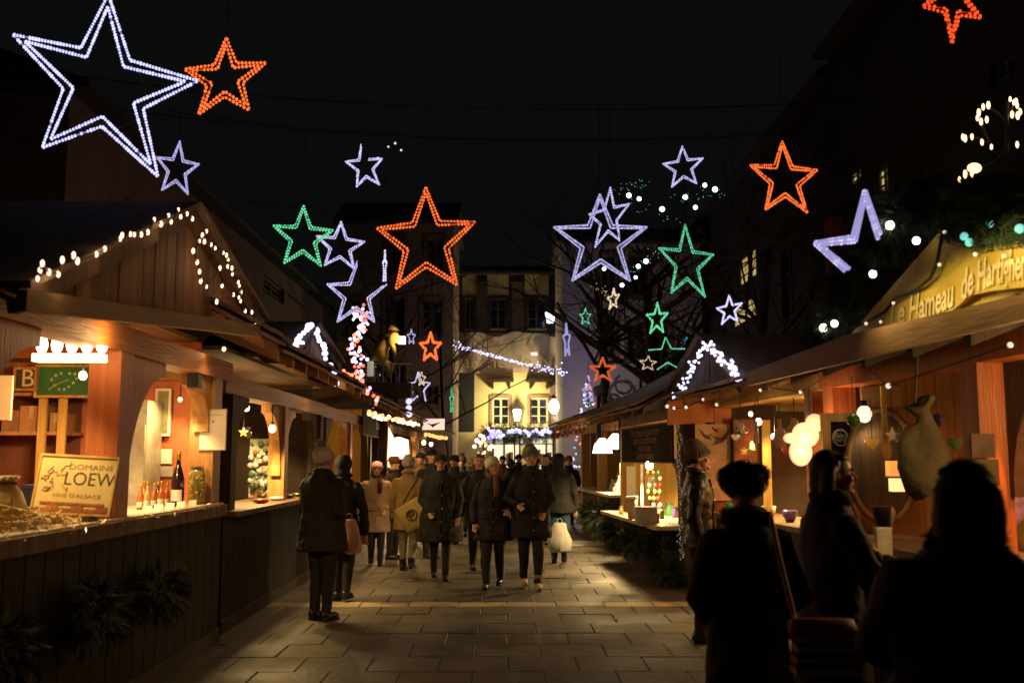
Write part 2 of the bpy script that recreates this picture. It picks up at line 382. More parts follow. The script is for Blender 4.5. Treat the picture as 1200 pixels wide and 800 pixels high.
for pa, pb in ((579,590),(592,602),(604,608),(626,639),(641,647)):
    MB().box(cx(pa,514)[0], cx(pb,514)[0], -.08, -.03, .5, zb1).build('shop_pane', SHOPW, end)
for pa in (578, 590.5, 603, 609, 640, 648):
    MB().box(cx(pa,514)[0]-.03, cx(pa,514)[0]+.03, -.12, -.02, .1, za).build('shop_mullion', BLACKM, end)
for pa in (595, 598, 630, 634, 643):
    MB().box(cx(pa,514)[0]-.08, cx(pa,514)[0]+.12, -.13, -.085, 1.3+rnd.random()*.3, 1.9+rnd.random()*.3).build('display_item', mat('display_brown', (.3,.15,.06), .7), end)
# banner (cloth) hung across the front
bt = thing('banner', 'wide grey brown cloth banner hung across the yellow house front', 'banner', (P(532,437,Y0-.5).x, Y0-.5, P(600,437,Y0-.5).z))
nx, nz = 60, 14; bx0, bz1 = WX(533,391,Y0-.5); bx1, bz0 = WX(661,437,Y0-.5); vs = []; fs = []
for j in range(nz+1):
    for i in range(nx+1):
        u, v = i/nx, j/nz; sag = .10*math.sin(u*PI*4)*(v)+.06*math.sin(u*23+v*2)
        yy = Y0-.5+.10*math.sin(u*PI*7+v*1.5)+.05*math.sin(u*31)*v
        vs.append((bx0+(bx1-bx0)*u, yy, bz0+(bz1-bz0)*v+ (sag if v > .9 else sag*.4)))
for j in range(nz):
    for i in range(nx): k = j*(nx+1)+i; fs.append((k, k+1, k+nx+2, k+nx+1))
MB().add(vs, fs).build('cloth', mat('banner_cloth', (.60,.50,.42), .8, col2=(.50,.41,.34), scale=1.3, bump=.3), bt, world=True, smooth=True, recalc=False)
bl = MB(); BLT = mat('banner_letter', (.54,.44,.30), .8, bump=0)
add_text(bl, 'Marché de Noël', .85, lambda x, y: (P(600,424,Y0-.7).x+x, Y0-.72, P(600,424,Y0-.7).z+y), sx=1.05)
bl.build('lettering', BLT, bt, world=True)
MB().cbox(P(626,414.5,Y0-.75), .3, .05, .14).build('lit_label', emis('label_white', (1,.95,.9), .8), bt, world=True)
# left frontal house (brownish, branches in front)
Y1 = 39; x1 = P(395,400,Y1).x; L1 = P(531,400,Y1).x-x1
w1 = [wn(452,474,350,392,Y1,x1), wn(495,518,352,390,Y1,x1), wn(412,432,352,390,Y1,x1), wn(452,474,428,462,Y1,x1,False), wn(500,514,452,474,Y1,x1), wn(455,474,280,318,Y1,x1), wn(500,520,280,316,Y1,x1)]
fl = facade('plaster_house', 'pale brown plaster house left of the yellow one, behind bare branches', (x1, Y1, 0), 0, -1, L1, P(500,262,Y1).z, w1, mat('plaster_warm', (.30,.215,.16), .85, col2=(.22,.155,.12), scale=1.2, bump=.25), 5, WFDK, 1.5, STONE)
# right frontal house (pale, lit lavender)
Y2 = 38; x2 = P(659,400,Y2).x; L2 = 5.4
w2 = [wn(705,722,380,420,Y2,x2), wn(735,755,380,420,Y2,x2), wn(765,785,380,420,Y2,x2), wn(705,722,300,345,Y2,x2), wn(740,760,300,345,Y2,x2)]
fr = facade('corner_house', 'pale corner house with a lavender lit edge right of the banner', (x2, Y2, 0), 0, -1, L2, P(700,285,Y2).z, w2, PL_LV, 5, WFDK, 1.2, STONE)
MB().box(L2-.9-2.7, L2+.1, -.18, -.004, 2.6, 3.7).build('ground_floor_band', PL_DK, fr)
# left row along the lane
lw = []
for px0, px1, pt, pb in ((309,334,318,383),(338,357,342,384),(362,371,362,392)):
    A = PX(px0, pt, -6.3); B_ = PX(px1, pt, -6.3); lw.append((A.y-14, B_.y-14, PX(px1, pb, -6.3).z+.6, A.z-.05, False, False))
lw += [(2.2,3.2,4.3,6.0,False,False)]
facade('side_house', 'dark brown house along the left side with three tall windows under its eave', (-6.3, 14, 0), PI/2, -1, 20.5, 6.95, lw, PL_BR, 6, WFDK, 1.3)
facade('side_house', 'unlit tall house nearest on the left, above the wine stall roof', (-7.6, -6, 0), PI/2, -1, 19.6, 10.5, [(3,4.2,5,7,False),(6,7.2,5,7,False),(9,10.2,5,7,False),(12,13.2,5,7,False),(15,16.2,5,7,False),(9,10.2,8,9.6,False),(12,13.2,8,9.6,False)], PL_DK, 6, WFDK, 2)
# right row along the lane; a few of its windows are lit
XR = 8.0
def rw(pa, pb, pt, pb2, y0, lit):
    A = PX(pb, (pt+pb2)/2, XR); B_ = PX(pa, (pt+pb2)/2, XR); yc = (A.y+B_.y)/2
    return (A.y-y0, B_.y-y0, P((pa+pb)/2, pb2, yc).z, P((pa+pb)/2, pt, yc).z, lit, False)
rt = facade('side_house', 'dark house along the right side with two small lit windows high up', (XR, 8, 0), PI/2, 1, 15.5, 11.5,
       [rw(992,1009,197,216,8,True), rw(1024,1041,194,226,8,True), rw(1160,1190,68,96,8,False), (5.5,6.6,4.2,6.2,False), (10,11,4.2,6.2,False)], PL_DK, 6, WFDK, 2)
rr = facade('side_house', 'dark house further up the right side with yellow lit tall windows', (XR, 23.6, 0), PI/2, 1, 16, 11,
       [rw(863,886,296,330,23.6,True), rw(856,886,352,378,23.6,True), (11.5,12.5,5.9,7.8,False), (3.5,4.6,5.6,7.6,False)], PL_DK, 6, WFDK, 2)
A = PX(937, 300, XR-.4); B_ = PX(970, 300, XR-.4)
MB().box(B_.y-8-.1, min(15.4, A.y-8), .03, .30, 4.0, P(953,250,22.5).z).build('red_bay', BR_RED, rt)
lamp('red_bay_fill', (XR-.6, 20.6, 3.9), (1,.25,.10), 12, .1)  # added fill to brighten the red bay; no lamp hangs here
# ============================================================ STALLS
class Stall:
    """local x = along the lane (near to far), o = outwards to the lane (y = s*o), z up"""
    def __init__(S, name, label, X0, Y0, phi, side, L, D, group=None):
        S.s = side; S.L = L; S.D = D
        S.t = thing(name, label, 'market stall', (X0, Y0, 0), PI/2+R(phi), group)
        S.M = Matrix.Translation((X0, Y0, 0)) @ Matrix.Rotation(PI/2+R(phi), 4, 'Z'); S.Mi = S.M.inverted()
    def loc(S, p): q = S.Mi @ Vector(p); return (q.x, q.y*S.s, q.z)      # world -> (a,o,z)
    def wor(S, a, o, z): return S.M @ Vector((a, S.s*o, z))
    def B(S, mb, a0, a1, o0, o1, z0, z1): mb.box(a0, a1, S.s*o0, S.s*o1, z0, z1); return mb
    def hit(S, px, py, o):      # pixel ray met with the upright plane o = const -> (a, z)
        d = S.Mi.to_3x3() @ ray(px, py); e = S.Mi @ EYE; t = (S.s*o-e.y)/d.y; q = e+d*t; return (q.x, q.z)
    def hita(S, px, py, a):     # pixel ray met with the cross plane a = const -> (o, z)
        d = S.Mi.to_3x3() @ ray(px, py); e = S.Mi @ EYE; t = (a-e.x)/d.x; q = e+d*t; return (q.y*S.s, q.z)
    def part(S, name, m, *boxes, parent=None, **k):
        mb = MB()
        for b in boxes: S.B(mb, *b)
        return mb.build(name, m, parent or S.t, **k)
    def poly(S, name, m, pts, o0, o1, parent=None):     # polygon in (a,z) extruded over o
        return MB().prism(pts, lambda u, v, d: (u, S.s*d, v), o0, o1).build(name, m, parent or S.t)
    def brace(S, a, sg, zt, m, w=.75, h=.95, o=0, th=.14):
        """curved brace: fills the corner between post (at a) and beam (zt), concave quarter"""
        pts = [(a, zt), (a+sg*w, zt), (a+sg*w, zt-.10)]
        for k in range(1, 9):
            t = k/9*PI/2; pts.append((a+sg*(w-w*math.sin(t)*.93), zt-.10-(h-.1)*(1-math.cos(t))))
        pts.append((a+sg*.05, zt-h)); pts.append((a, zt-h))
        return S.poly('brace', m, pts, o-th/2, o+th/2)
    def counter(S, z, m=None, bm=None, out=.15, into=.6, th=.05, a0=0, a1=None, bo=-.05, bw=.2):
        a1 = a1 or S.L
        S.part('counter_top', m or W_PALE, (a0, a1, -into, out, z-th, z))
        n = max(1, round((a1-a0)/bw)); wv = (a1-a0)/n
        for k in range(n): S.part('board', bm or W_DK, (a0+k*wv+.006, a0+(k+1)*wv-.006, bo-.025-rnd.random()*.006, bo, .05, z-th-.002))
        S.part('skirting', W_DK, (a0, a1, bo+.002, bo+.02, .0, .12))
    def shell(S, wm, ztop, z0=.0, near=False, back=True):
        if back: S.part('back_wall', wm, (0, S.L, -S.D-.05, -S.D, z0, ztop))
        S.part('end_wall', wm, (S.L, S.L+.05, -S.D, -.27, z0, ztop))
        if near: S.part('end_wall', wm, (-.05, 0, -S.D, -.02, z0, ztop))
    def roof(S, ze, over=.5, zr=None, m=None, edge=None, rm=None, tile=.42, a0=-.15, a1=None, soffit=None, tiles=True):
        """lean slope from the eave (o=over, z=ze) to the ridge (o=-D/2, z=zr) and down the back"""
        zr = zr or ze+1.0; a1 = a1 or S.L+.15; n = max(1, round((a1-a0)/.30)); wv = (a1-a0)/n
        r = bpy.data.objects.new('roof', None); COL.objects.link(r); r.parent = S.t
        k = (zr-ze)/(over+S.D/2); y = lambda o: S.s*o
        for i in range(n):
            u0, u1 = a0+i*wv+.004, a0+(i+1)*wv-.004; dz = rnd.random()*.008
            b = MB().add([(u0,y(over),ze+dz),(u1,y(over),ze+dz),(u1,y(-S.D/2),zr+dz),(u0,y(-S.D/2),zr+dz),(u0,y(over),ze+.035+dz),(u1,y(over),ze+.035+dz),(u1,y(-S.D/2),zr+.035+dz),(u0,y(-S.D/2),zr+.035+dz)],
                         [(0,3,2,1),(4,5,6,7),(0,1,5,4),(1,2,6,5),(2,3,7,6),(3,0,4,7)])
            b.build('board', soffit or W_BRH, r)
        b = MB().add([(a0,y(-S.D/2),zr+.03),(a1,y(-S.D/2),zr+.03),(a1,y(-S.D-.3),ze+.3),(a0,y(-S.D-.3),ze+.3),(a0,y(-S.D/2),zr+.08),(a1,y(-S.D/2),zr+.08),(a1,y(-S.D-.3),ze+.35),(a0,y(-S.D-.3),ze+.35)],
                     [(0,3,2,1),(4,5,6,7),(0,1,5,4),(1,2,6,5),(2,3,7,6),(3,0,4,7)]); b.build('back_slope', ROOFT, r)
        if tiles:
            n = round((a1-a0)/tile); wv = (a1-a0)/n
            for i in range(n):      # lowest course of tiles, proud of the boards
                u0, u1 = a0+i*wv+.01, a0+(i+1)*wv-.01; dz = .045+rnd.random()*.02; o1 = over+.05+rnd.random()*.03; o0 = over-.45
                za, zb_ = ze+k*0+dz-.01, ze+k*.45+dz
                MB().add([(u0,y(o1),za),(u1,y(o1),za),(u1,y(o0),zb_),(u0,y(o0),zb_),(u0,y(o1),za+.035),(u1,y(o1),za+.035),(u1,y(o0),zb_+.035),(u0,y(o0),zb_+.035)],
                         [(0,3,2,1),(4,5,6,7),(0,1,5,4),(1,2,6,5),(2,3,7,6),(3,0,4,7)]).build('tile', rm or ROOFT, r)
            o0 = over-.40
            S_ = MB().add([(a0,y(o0),ze+k*.4+.05),(a1,y(o0),ze+k*.4+.05),(a1,y(-S.D/2),zr+.045),(a0,y(-S.D/2),zr+.045),(a0,y(o0),ze+k*.4+.08),(a1,y(o0),ze+k*.4+.08),(a1,y(-S.D/2),zr+.075),(a0,y(-S.D/2),zr+.075)],
                     [(0,3,2,1),(4,5,6,7),(0,1,5,4),(1,2,6,5),(2,3,7,6),(3,0,4,7)]).build('covering', ROOFT, r)
        nr = max(2, round((a1-a0)/.75))
        for i in range(nr+1):
            u = a0+.06+(a1-a0-.12)*i/nr
            MB().add([(u-.04,y(over-.06),ze+k*.06-.11),(u+.04,y(over-.06),ze+k*.06-.11),(u+.04,y(-.3),ze+k*(over+.3)-.11),(u-.04,y(-.3),ze+k*(over+.3)-.11),
                      (u-.04,y(over-.06),ze+k*.06-.002),(u+.04,y(over-.06),ze+k*.06-.002),(u+.04,y(-.3),ze+k*(over+.3)-.002),(u-.04,y(-.3),ze+k*(over+.3)-.002)],
                     [(0,3,2,1),(4,5,6,7),(0,1,5,4),(1,2,6,5),(2,3,7,6),(3,0,4,7)]).build('rafter', soffit or W_BRH, r)
        return r
    def gable(S, aL, zL, aP, zP, aR, zR_, o, m, trim, bw=.19, floor=None, deep=1.0, coverm=None):
        """vertical boards under two sloping verges; the little roof runs back from it"""
        n = max(2, round((aR-aL)/bw)); wv = (aR-aL)/n
        top = lambda a: zL+(zP-zL)*(a-aL)/(aP-aL) if a <= aP else zP+(zR_-zP)*(a-aP)/(aR-aP)
        bot = floor or (lambda a: zL+(zR_-zL)*(a-aL)/(aR-aL))
        for i in range(n):
            u0, u1 = aL+i*wv+.005, aL+(i+1)*wv-.005
            pts = [(u0, bot(u0)-.02), (u1, bot(u1)-.02), (u1, max(top(u1), bot(u1)))]
            if u0 < aP < u1: pts.append((aP, zP))
            pts.append((u0, max(top(u0), bot(u0)))); d = rnd.random()*.01
            S.poly('gable_board', m, pts, o-.03, o+d)
        for (p, q) in (((aL, zL), (aP, zP)), ((aP, zP), (aR, zR_))):
            v = Vector((q[0]-p[0], q[1]-p[1])).normalized(); nrm = Vector((-v.y, v.x))*.11
            e0 = Vector(p)-v*.15 if p[0] == aL else Vector(p); e1 = Vector(q)+v*.15 if q[0] == aR else Vector(q)
            S.poly('verge', trim, [tuple(e0-nrm*.5), tuple(e1-nrm*.5), tuple(e1+nrm*.5), tuple(e0+nrm*.5)], o+.012, o+.07)
            y = lambda oo: S.s*oo
            MB().add([(e0.x,y(o+.12),e0.y+.062),(e1.x,y(o+.12),e1.y+.062),(e1.x,y(o-deep),e1.y+.062),(e0.x,y(o-deep),e0.y+.062),(e0.x,y(o+.12),e0.y+.10),(e1.x,y(o+.12),e1.y+.10),(e1.x,y(o-deep),e1.y+.10),(e0.x,y(o-deep),e0.y+.10)],
                     [(0,3,2,1),(4,5,6,7),(0,1,5,4),(1,2,6,5),(2,3,7,6),(3,0,4,7)]).build('gable_roof', coverm or ROOFT, S.t)
def bulb_lamp(label, p, m, watts, col=(1,.66,.25), r=.04, drop=.25, group=None, shade=None, cat='lamp', rad=.05, ax=.55):
    t = thing('hanging_lamp', label, cat, p, 0, group)
    MB().tube([(0,0,r*.9),(0,0,drop)], .006, 5).build('cord', CABLE, t)
    MB().tube([(0,0,r*.7),(0,0,r*1.8)], r*.42, 8).build('socket', BLACKM, t)
    MB().ell((0,0,0), r, r, r*1.15).build('bulb', m, t, smooth=True)
    if shade: MB().rings([(0,0,-r*.6,r*3,r*3),(0,0,r*1.9,r*.8,r*.8)], 16, cap=False).build('shade', shade, t, smooth=True)
    if watts:      # bare bulb: an added spot steers most light down and to one side
        sx = 1 if p[0] > 0 else -1
        lamp('lamp_light', (0,0,-r*1.6-.02), col, watts*2.9, rad, t, spot=150, aim=(sx*ax,0,-1)); lamp('lamp_light', (sx*.12,0,-r*1.6-.02), col, watts*.20, rad, t)
    return t
E_HOT = emis('hot_bulb', (1,.66,.34), 14)
WARM = (1,.66,.25)

# ---------------- L1: the wine stall nearest on the left
L1 = Stall('wine_stall', 'timber wine stall nearest on the left with gable, orange red walls and pale counter', -2.6, 3.2, 0, -1, 6.2, 2.1)
A = L1.loc
L1.counter(1.25, mat('counter_pale', (.60,.52,.42), .35, col2=(.52,.44,.34), scale=8, bump=.1), mat('board_near_black', (.014,.009,.006), .8, scale=5, stretch=(1,1,.15), bump=.4, rand=.25), out=.0, into=.62, th=.06, bo=-.02, bw=.24)  # boards near black: shade of the unlit counter front put into their colour
L1.part('counter_edge', W_BR, (0, 6.2, .002, .035, 1.14, 1.235))
L1.shell(RED_WALL, 2.75)
L1.part('ceiling', W_BRH, (0, 6.2, -2.1, -.30, 2.752, 2.79))
W_POST = mat('post_redwood', (.44,.14,.035), .55, col2=(.26,.07,.018), scale=12, stretch=(1,1,.07), bump=.5)
for a in (1.55, 3.72, 6.0):
    L1.part('post', W_POST if a < 5 else W_OR, (a, a+.24, -.28, -.06, 1.252 if a < 5 else 0, 2.40))
    if a < 5: L1.brace(a+.24, 1, 2.40, W_POST, .80, 1.08, o=-.17)
    if a > 5: L1.brace(a, -1, 2.40, W_POST if a < 5 else W_OR, .72 if a < 5 else .45, 1.0 if a < 5 else .5, o=-.17)
L1.part('beam', mat('beam_redwood', (.44,.17,.045), .55, col2=(.24,.08,.02), scale=12, stretch=(.07,1,1), bump=.5), (-.1, 6.55, -.27, -.05, 2.40, 2.58))
L1.part('beam', W_OR, (6.02, 6.19, -2.05, -.3, 2.38, 2.54))
L1.roof(2.72, over=.50, zr=3.5, a0=4.45, soffit=mat('soffit_board', (.34,.17,.07), .6, col2=(.2,.09,.035), scale=5, stretch=(1,.15,1), bump=.3, rand=.15))
gX = -2.28
gL = A(PX(22, 345, gX)); gP = A(PX(216, 252, gX)); gR = A(PX(296, 376, gX))
GB = mat('gable_board', (.27,.15,.08), .75, col2=(.14,.075,.04), scale=13, stretch=(1,1,.07), bump=.5, rand=.25)
L1.gable(gL[0], gL[2], gP[0], gP[2], gR[0], gR[2], gL[1], GB, W_BR, .2, deep=2.6)
pts = []
q0 = A(PX(18, 352, gX+.12)); q1 = A(PX(236, 379, gX+.12)); q2 = A(PX(298, 387, gX+.12))
L1.poly('fascia', mat('fascia_wood', (.42,.28,.13), .7, col2=(.26,.16,.07), scale=5, stretch=(.15,1,1), bump=.3), [(q0[0], q0[2]-.05), (q1[0], q1[2]-.05), (q2[0], q2[2]-.06), (q2[0], q2[2]+.05), (q1[0], q1[2]+.05), (q0[0], q0[2]+.05)], q0[1], q0[1]+.05)
SOF = MATS['soffit_board']
for i in range(12):      # underside boards between the fascia and the wall beam
    u0 = q0[0]+(q1[0]-q0[0])*i/12; u1 = q0[0]+(q1[0]-q0[0])*(i+1)/12-.008; zz = lambda u: q0[2]+(q1[2]-q0[2])*(u-q0[0])/(q1[0]-q0[0])
    y = lambda o: -o
    MB().add([(u0,y(q0[1]-.005),zz(u0)-.02),(u1,y(q0[1]-.005),zz(u1)-.02),(u1,y(-.1),2.60),(u0,y(-.1),2.60),(u0,y(q0[1]-.005),zz(u0)+.01),(u1,y(q0[1]-.005),zz(u1)+.01),(u1,y(-.1),2.63),(u0,y(-.1),2.63)],
        [(0,3,2,1),(4,5,6,7),(0,1,5,4),(1,2,6,5),(2,3,7,6),(3,0,4,7)]).build('soffit_board', SOF, L1.t)
# lamp cluster under the ceiling: a wooden rail with candle bulbs
c = P(84, 409, 6.65)
rail = thing('lamp_rail', 'row of glowing candle bulbs on a rail under the wine stall ceiling', 'lamp', c)
MB().box(-.26, .24, -.04, .04, .10, .13).build('rail', W_OR, rail)
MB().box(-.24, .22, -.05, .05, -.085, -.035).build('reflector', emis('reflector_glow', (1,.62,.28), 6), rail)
MB().tube([(-.2,0,.13),(-.2,0,.30)], .008, 5).tube([(.2,0,.13),(.2,0,.30)], .008, 5).build('hanger', CABLE, rail)
eb = MB().ell((0,0,0), .036, .036, .062).mesh('bulb', E_HOT, smooth=True)
for k in range(5): inst('bulb', eb, rail, (-.2+k*.10, 0, .03))
lamp('rail_light', (-.22, -.40, -.16), (1,.64,.24), 66, .08, rail, spot=156, aim=(-.5,.1,-1))
lamp('rail_light', (-.15, .4, -.1), (1,.56,.20), 120, .08, rail, spot=156, aim=(-.5,.4,-1))
lamp('rail_light', (.0, -.1, .2), (1,.60,.22), 10, .08, rail)
lamp('rail_light', (.36, -.1, .06), (1,.62,.24), 5, .06, rail)  # added outside the beam to brighten the soffit boards
lamp('soffit_fill', P(262, 425, 8.4)+Vector((0,0,-.02)), (1,.60,.22), 1.6, .05)  # added fill for a golden eave underside, no fixture
bulb_lamp('small bulb hanging right of the wine stall candle rail', P(97, 440, 7.6), E_HOT, 34, r=.03, drop=.3)
bulb_lamp('little lit bulb by the black box under the wine stall beam', P(211, 468, 8.9), E_WARM, 12, r=.02, drop=.15)
tag(MB().cbox(P(228, 443, 8.75), .10, .1, .17).tube([P(228,436,8.75), P(228,425,8.75)], .012, 5).build('speaker', mat('black_plastic', (.02,.02,.02), .5, bump=0)), 'small black speaker box hanging under the wine stall beam', 'speaker')
# things inside and on the counter
def at1(px, z, o): # point on counter depth offset: X = -2.6+o
    X = -2.6+o; d = ray(px, 500); Y = X/d.x*d.y; return Vector((X, Y, z))
p = at1(86, 1.25, -.22)
sg = thing('wine_sign', 'framed cream sign reading DOMAINE LOEW on a small wooden easel', 'sign', p)
tl = Matrix.Rotation(R(-12), 4, 'X') @ Matrix.Rotation(R(3), 4, 'Y'); fw, fh = .50, .40
def tr(mb): mb.v = [tuple(tl @ Vector(v)) for v in mb.v]; return mb
tr(MB().box(-fw/2, fw/2, -.004, .012, .055, .42)).build('panel', CREAM, sg)
tr(MB().box(-fw/2-.012,-fw/2,-.015,.02,.04,.435).box(fw/2,fw/2+.012,-.015,.02,.04,.435).box(-fw/2,fw/2,-.015,.02,.42,.435).box(-fw/2,fw/2,-.015,.02,.04,.055)).build('frame', W_YE, sg)
for k in range(6): tr(MB().box(-fw/2+.01+k*.08, -fw/2+.01+k*.08+.074, -.010, -.0045, .062, .084+.018*(k%2))).build('brick', mat('sign_brick', (.38,.13,.05), .7, scale=9, rand=.2), sg)
for k in range(5): tr(MB().box(-fw/2+.04+k*.085, -fw/2+.04+k*.085+.078, -.010, -.0045, .106, .122)).build('brick', MATS['sign_brick'], sg)
for sx in (-.16, .14): MB().box(sx-.02, sx+.02, -.09, .10, 0, .035).box(sx-.015, sx+.015, .07, .09, .03, .30).build('easel_leg', W_DK, sg)
tx = MB(); f_ = lambda cx_, cz: (lambda x, y: tuple(tl @ Vector((cx_+x, -.006, cz+y))))
add_text(tx, 'LOEW', .125, f_(.085, .275), bold=-.004, sx=.95).build('lettering', INK, sg)
tx = MB(); add_text(tx, 'DOMAINE', .052, f_(.085, .355), sx=1.25); tx.build('lettering', mat('sign_brown_ink', (.28,.15,.05), .7, bump=0), sg)
tx = MB(); add_text(tx, "VINS D'ALSACE", .034, f_(.02, .165), sx=1.4)
tx.build('lettering', mat('sign_brown_ink', (.28,.15,.05), .7, bump=0), sg)
vn = MB(); rr_ = random.Random(4)
for k in range(9):
    x, z = -.15+rr_.uniform(-.06,.04), .29+rr_.uniform(-.08,.09); ps = []
    for j in range(9): x += rr_.uniform(-.02,.026); z += rr_.uniform(-.022,.022); ps.append(tuple(tl @ Vector((max(-.23,min(-.05,x)), -.007, max(.19,min(.40,z))))))
    vn.tube(ps, .0022, 4)
vn.build('vine_drawing', MATS['sign_brown_ink'], sg)
# bottle
def bottle(label, p, h, body, group=None, lab=None, cap=None, pr=.13):
    t = thing('wine_bottle', label, 'bottle', p, 0, group); r = h*pr
    MB().rings([(0,0,0,r*.9,r*.9),(0,0,.012,r,r),(0,0,h*.50,r,r),(0,0,h*.62,r*.72,r*.72),(0,0,h*.74,r*.38,r*.38),(0,0,h*.86,r*.30,r*.30)], 16).build('glass_body', body, t, smooth=True)
    MB().rings([(0,0,h*.84,r*.35,r*.35),(0,0,h*.985,r*.35,r*.35),(0,0,h,r*.28,r*.28)], 12).build('foil', cap or mat('gold_foil', (.7,.42,.06), .35, metal=.7, bump=0), t, smooth=True)
    vs = []; fs = []
    for k in range(9):
        an = -PI/2-1.0+2.0*k/8; vs += [(r*1.012*math.cos(an), r*1.012*math.sin(an), h*.10), (r*1.012*math.cos(an), r*1.012*math.sin(an), h*.30)]
        if k: fs.append((2*k-2, 2*k, 2*k+1, 2*k-1))
    MB().add(vs, fs).build('label', lab or WHITE_P, t, recalc=False); return t
DKG = mat('dark_bottle_glass', (.02,.012,.012), .12, bump=0)
GRG = mat('green_bottle_glass', (.03,.07,.02), .15, bump=0)
AMB = mat('amber_bottle_glass', (.42,.12,.03), .15, bump=0)
bottle('tall dark display bottle with gold neck foil on the wine stall counter', at1(211, 1.25, -.20), .47, DKG, pr=.115)
j = thing('glass_jar', 'tall jar packed with yellow corks at the far end of the wine counter', 'jar', at1(233, 1.25, -.16))
MB().rings([(0,0,0,.062,.062),(0,0,.01,.066,.066),(0,0,.28,.066,.066),(0,0,.31,.052,.052)], 18).build('glass_body', mat('jar_glass', (.30,.28,.10), .1, bump=0), j, smooth=True)
ck = MB(); 
for k in range(150):
    an = rnd.uniform(0, 2*PI); z = rnd.uniform(.02,.28); rr0 = .064; ck.cbox((rr0*math.cos(an), rr0*math.sin(an), z), .02, .012, .018, (rnd.random()*3, rnd.random()*3, an))
ck.build('corks', mat('cork_yellow', (.60,.38,.06), .6, col2=(.30,.20,.04), scale=30, bump=.2), j, kind='stuff')
MB().rings([(0,0,.311,.057,.057),(0,0,.335,.057,.057)], 16).build('lid', METAL, j)
for k, (px, m) in enumerate(((168,AMB),(176,WHITE_P),(184,AMB),(192,AMB),(199,AMB),(172,AMB),(188,DKG))):
    bottle(f'{["first","second","third","fourth","fifth","back left","back right"][k]} small amber bottle in the row left of the tall dark bottle', at1(px, 1.25, -.32-(k > 4)*.14), .20+.02*(k % 2), m if m != WHITE_P else mat('pale_glass', (.5,.3,.15), .2, bump=0), 'small bottles on the wine counter')
nt_ = thing('notice', 'white paper notice pinned to the corner post of the wine stall', 'notice', P(249.5, 503, 9.19))
MB().box(-.125,.125,-.005,.0,-.19,.19).build('sheet', WHITE_P, nt_)
MB().box(-.125,-.118,-.009,-.0052,-.19,.19).box(.118,.125,-.009,-.0052,-.19,.19).box(-.117,.117,-.009,-.0052,.183,.19).box(-.117,.117,-.009,-.0052,-.19,-.183).box(-.09,.09,-.0062,-.0052,.13,.135).box(-.01,.01,-.0062,-.0052,.06,.085).build('print', mat('grey_ink', (.4,.36,.3), .8, bump=0), nt_)
# shelf unit on the end wall, at Y~9.3
YE = 9.36
sh = thing('shelf_unit', 'wooden shelf unit with cartons against the end wall of the wine stall', 'shelf', (P(10,500,YE).x, YE, 0))
def wx(px, Y=YE): return P(px, 500, Y).x
def wz(py, px=60, Y=YE): return P(px, py, Y).z
for py in (463, 507): MB().box(wx(-40), wx(99), YE-.42, YE-.02, wz(py)-.03, wz(py)).build('shelf', W_OR, sh, world=True)
for px in (75, 97): MB().box(wx(px)-.035, wx(px)+.035, YE-.46, YE-.425, wz(600), wz(458)).build('upright', W_YE, sh, world=True)
MB().box(wx(-40), wx(96), YE-.025, YE-.02, wz(600), wz(420)).build('back_panel', mat('shelf_back', (.16,.05,.03), .8, scale=4), sh, world=True)
for k, (pa, pb, pt, lab) in enumerate(((26,45,483,'low brown carton at the left of the wine stall shelf'),(46,72,478,'large brown carton in the middle of the wine stall shelf'),(-8,20,492,'flat brown carton at the far left of the wine stall shelf'),(80,94,486,'narrow carton right of the shelf upright'))):
    bx = thing('carton', lab, 'carton', ((wx(pa)+wx(pb))/2, YE-.24, wz(507)))
    hw, hh = (wx(pb)-wx(pa))/2, wz(pt)-wz(507)
    MB().box(-hw, hw, -.15, .15, .002, hh).build('box_body', mat('carton', (.36,.18,.08), .8, scale=5, rand=.2), bx)
    MB().box(-hw+.01, hw-.01, -.02, .02, hh, hh+.003).build('tape', mat('tape', (.5,.36,.18), .4, bump=0), bx); MB().box(-.02,.02,-.153,-.1502,hh*.5,hh).build('tape', mat('tape', (.5,.36,.18), .4, bump=0), bx)
def wallsign(nm, lab, pa, pb, pt, pb2, Y, m, frame=None, cat='sign', tilt=0):
    x0_, x1_ = wx(pa, Y), wx(pb, Y); z0_, z1_ = wz(pb2, (pa+pb)/2, Y), wz(pt, (pa+pb)/2, Y)
    t = thing(nm, lab, cat, ((x0_+x1_)/2, Y, (z0_+z1_)/2), 0); hw, hh = (x1_-x0_)/2, (z1_-z0_)/2
    MB().box(-hw, hw, -.01, .01, -hh, hh).build('panel', m, t)
    if frame:
        e = .022; MB().box(-hw-e,-hw,-.02,.012,-hh-e,hh+e).box(hw,hw+e,-.02,.012,-hh-e,hh+e).box(-hw,hw,-.02,.012,hh,hh+e).box(-hw,hw,-.02,.012,-hh-e,-hh).build('frame', frame, t)
    return t, hw, hh
gs, hw, hh = wallsign('organic_sign', 'green board with a leaf outlined by small pale stars, on the shelf top', 41, 103, 430, 463, 8.85, mat('sign_green', (.03,.16,.05), .5, bump=.05), W_YE)
st = MB()
def star2(mb, cx_, cz, r, y):
    pts = [(cx_+(r if i % 2 == 0 else r*.42)*math.sin(PI*i/5), cz+(r if i % 2 == 0 else r*.42)*math.cos(PI*i/5)) for i in range(10)]
    mb.prism(pts, lambda u, v, d: (u, d, v), y, y-.004)
for (u, v) in ((.22,.55),(.42,.52),(.62,.60),(.5,.18),(.38,-.12),(.22,-.40),(.05,-.58),(-.15,-.58),(-.33,-.30),(-.45,.1),(-.1,.55),(-.3,.4)): star2(st, u*hw, v*hh, .018, -.0105)
st.build('stars', mat('sign_star', (.5,.6,.25), .6, bump=0), gs)
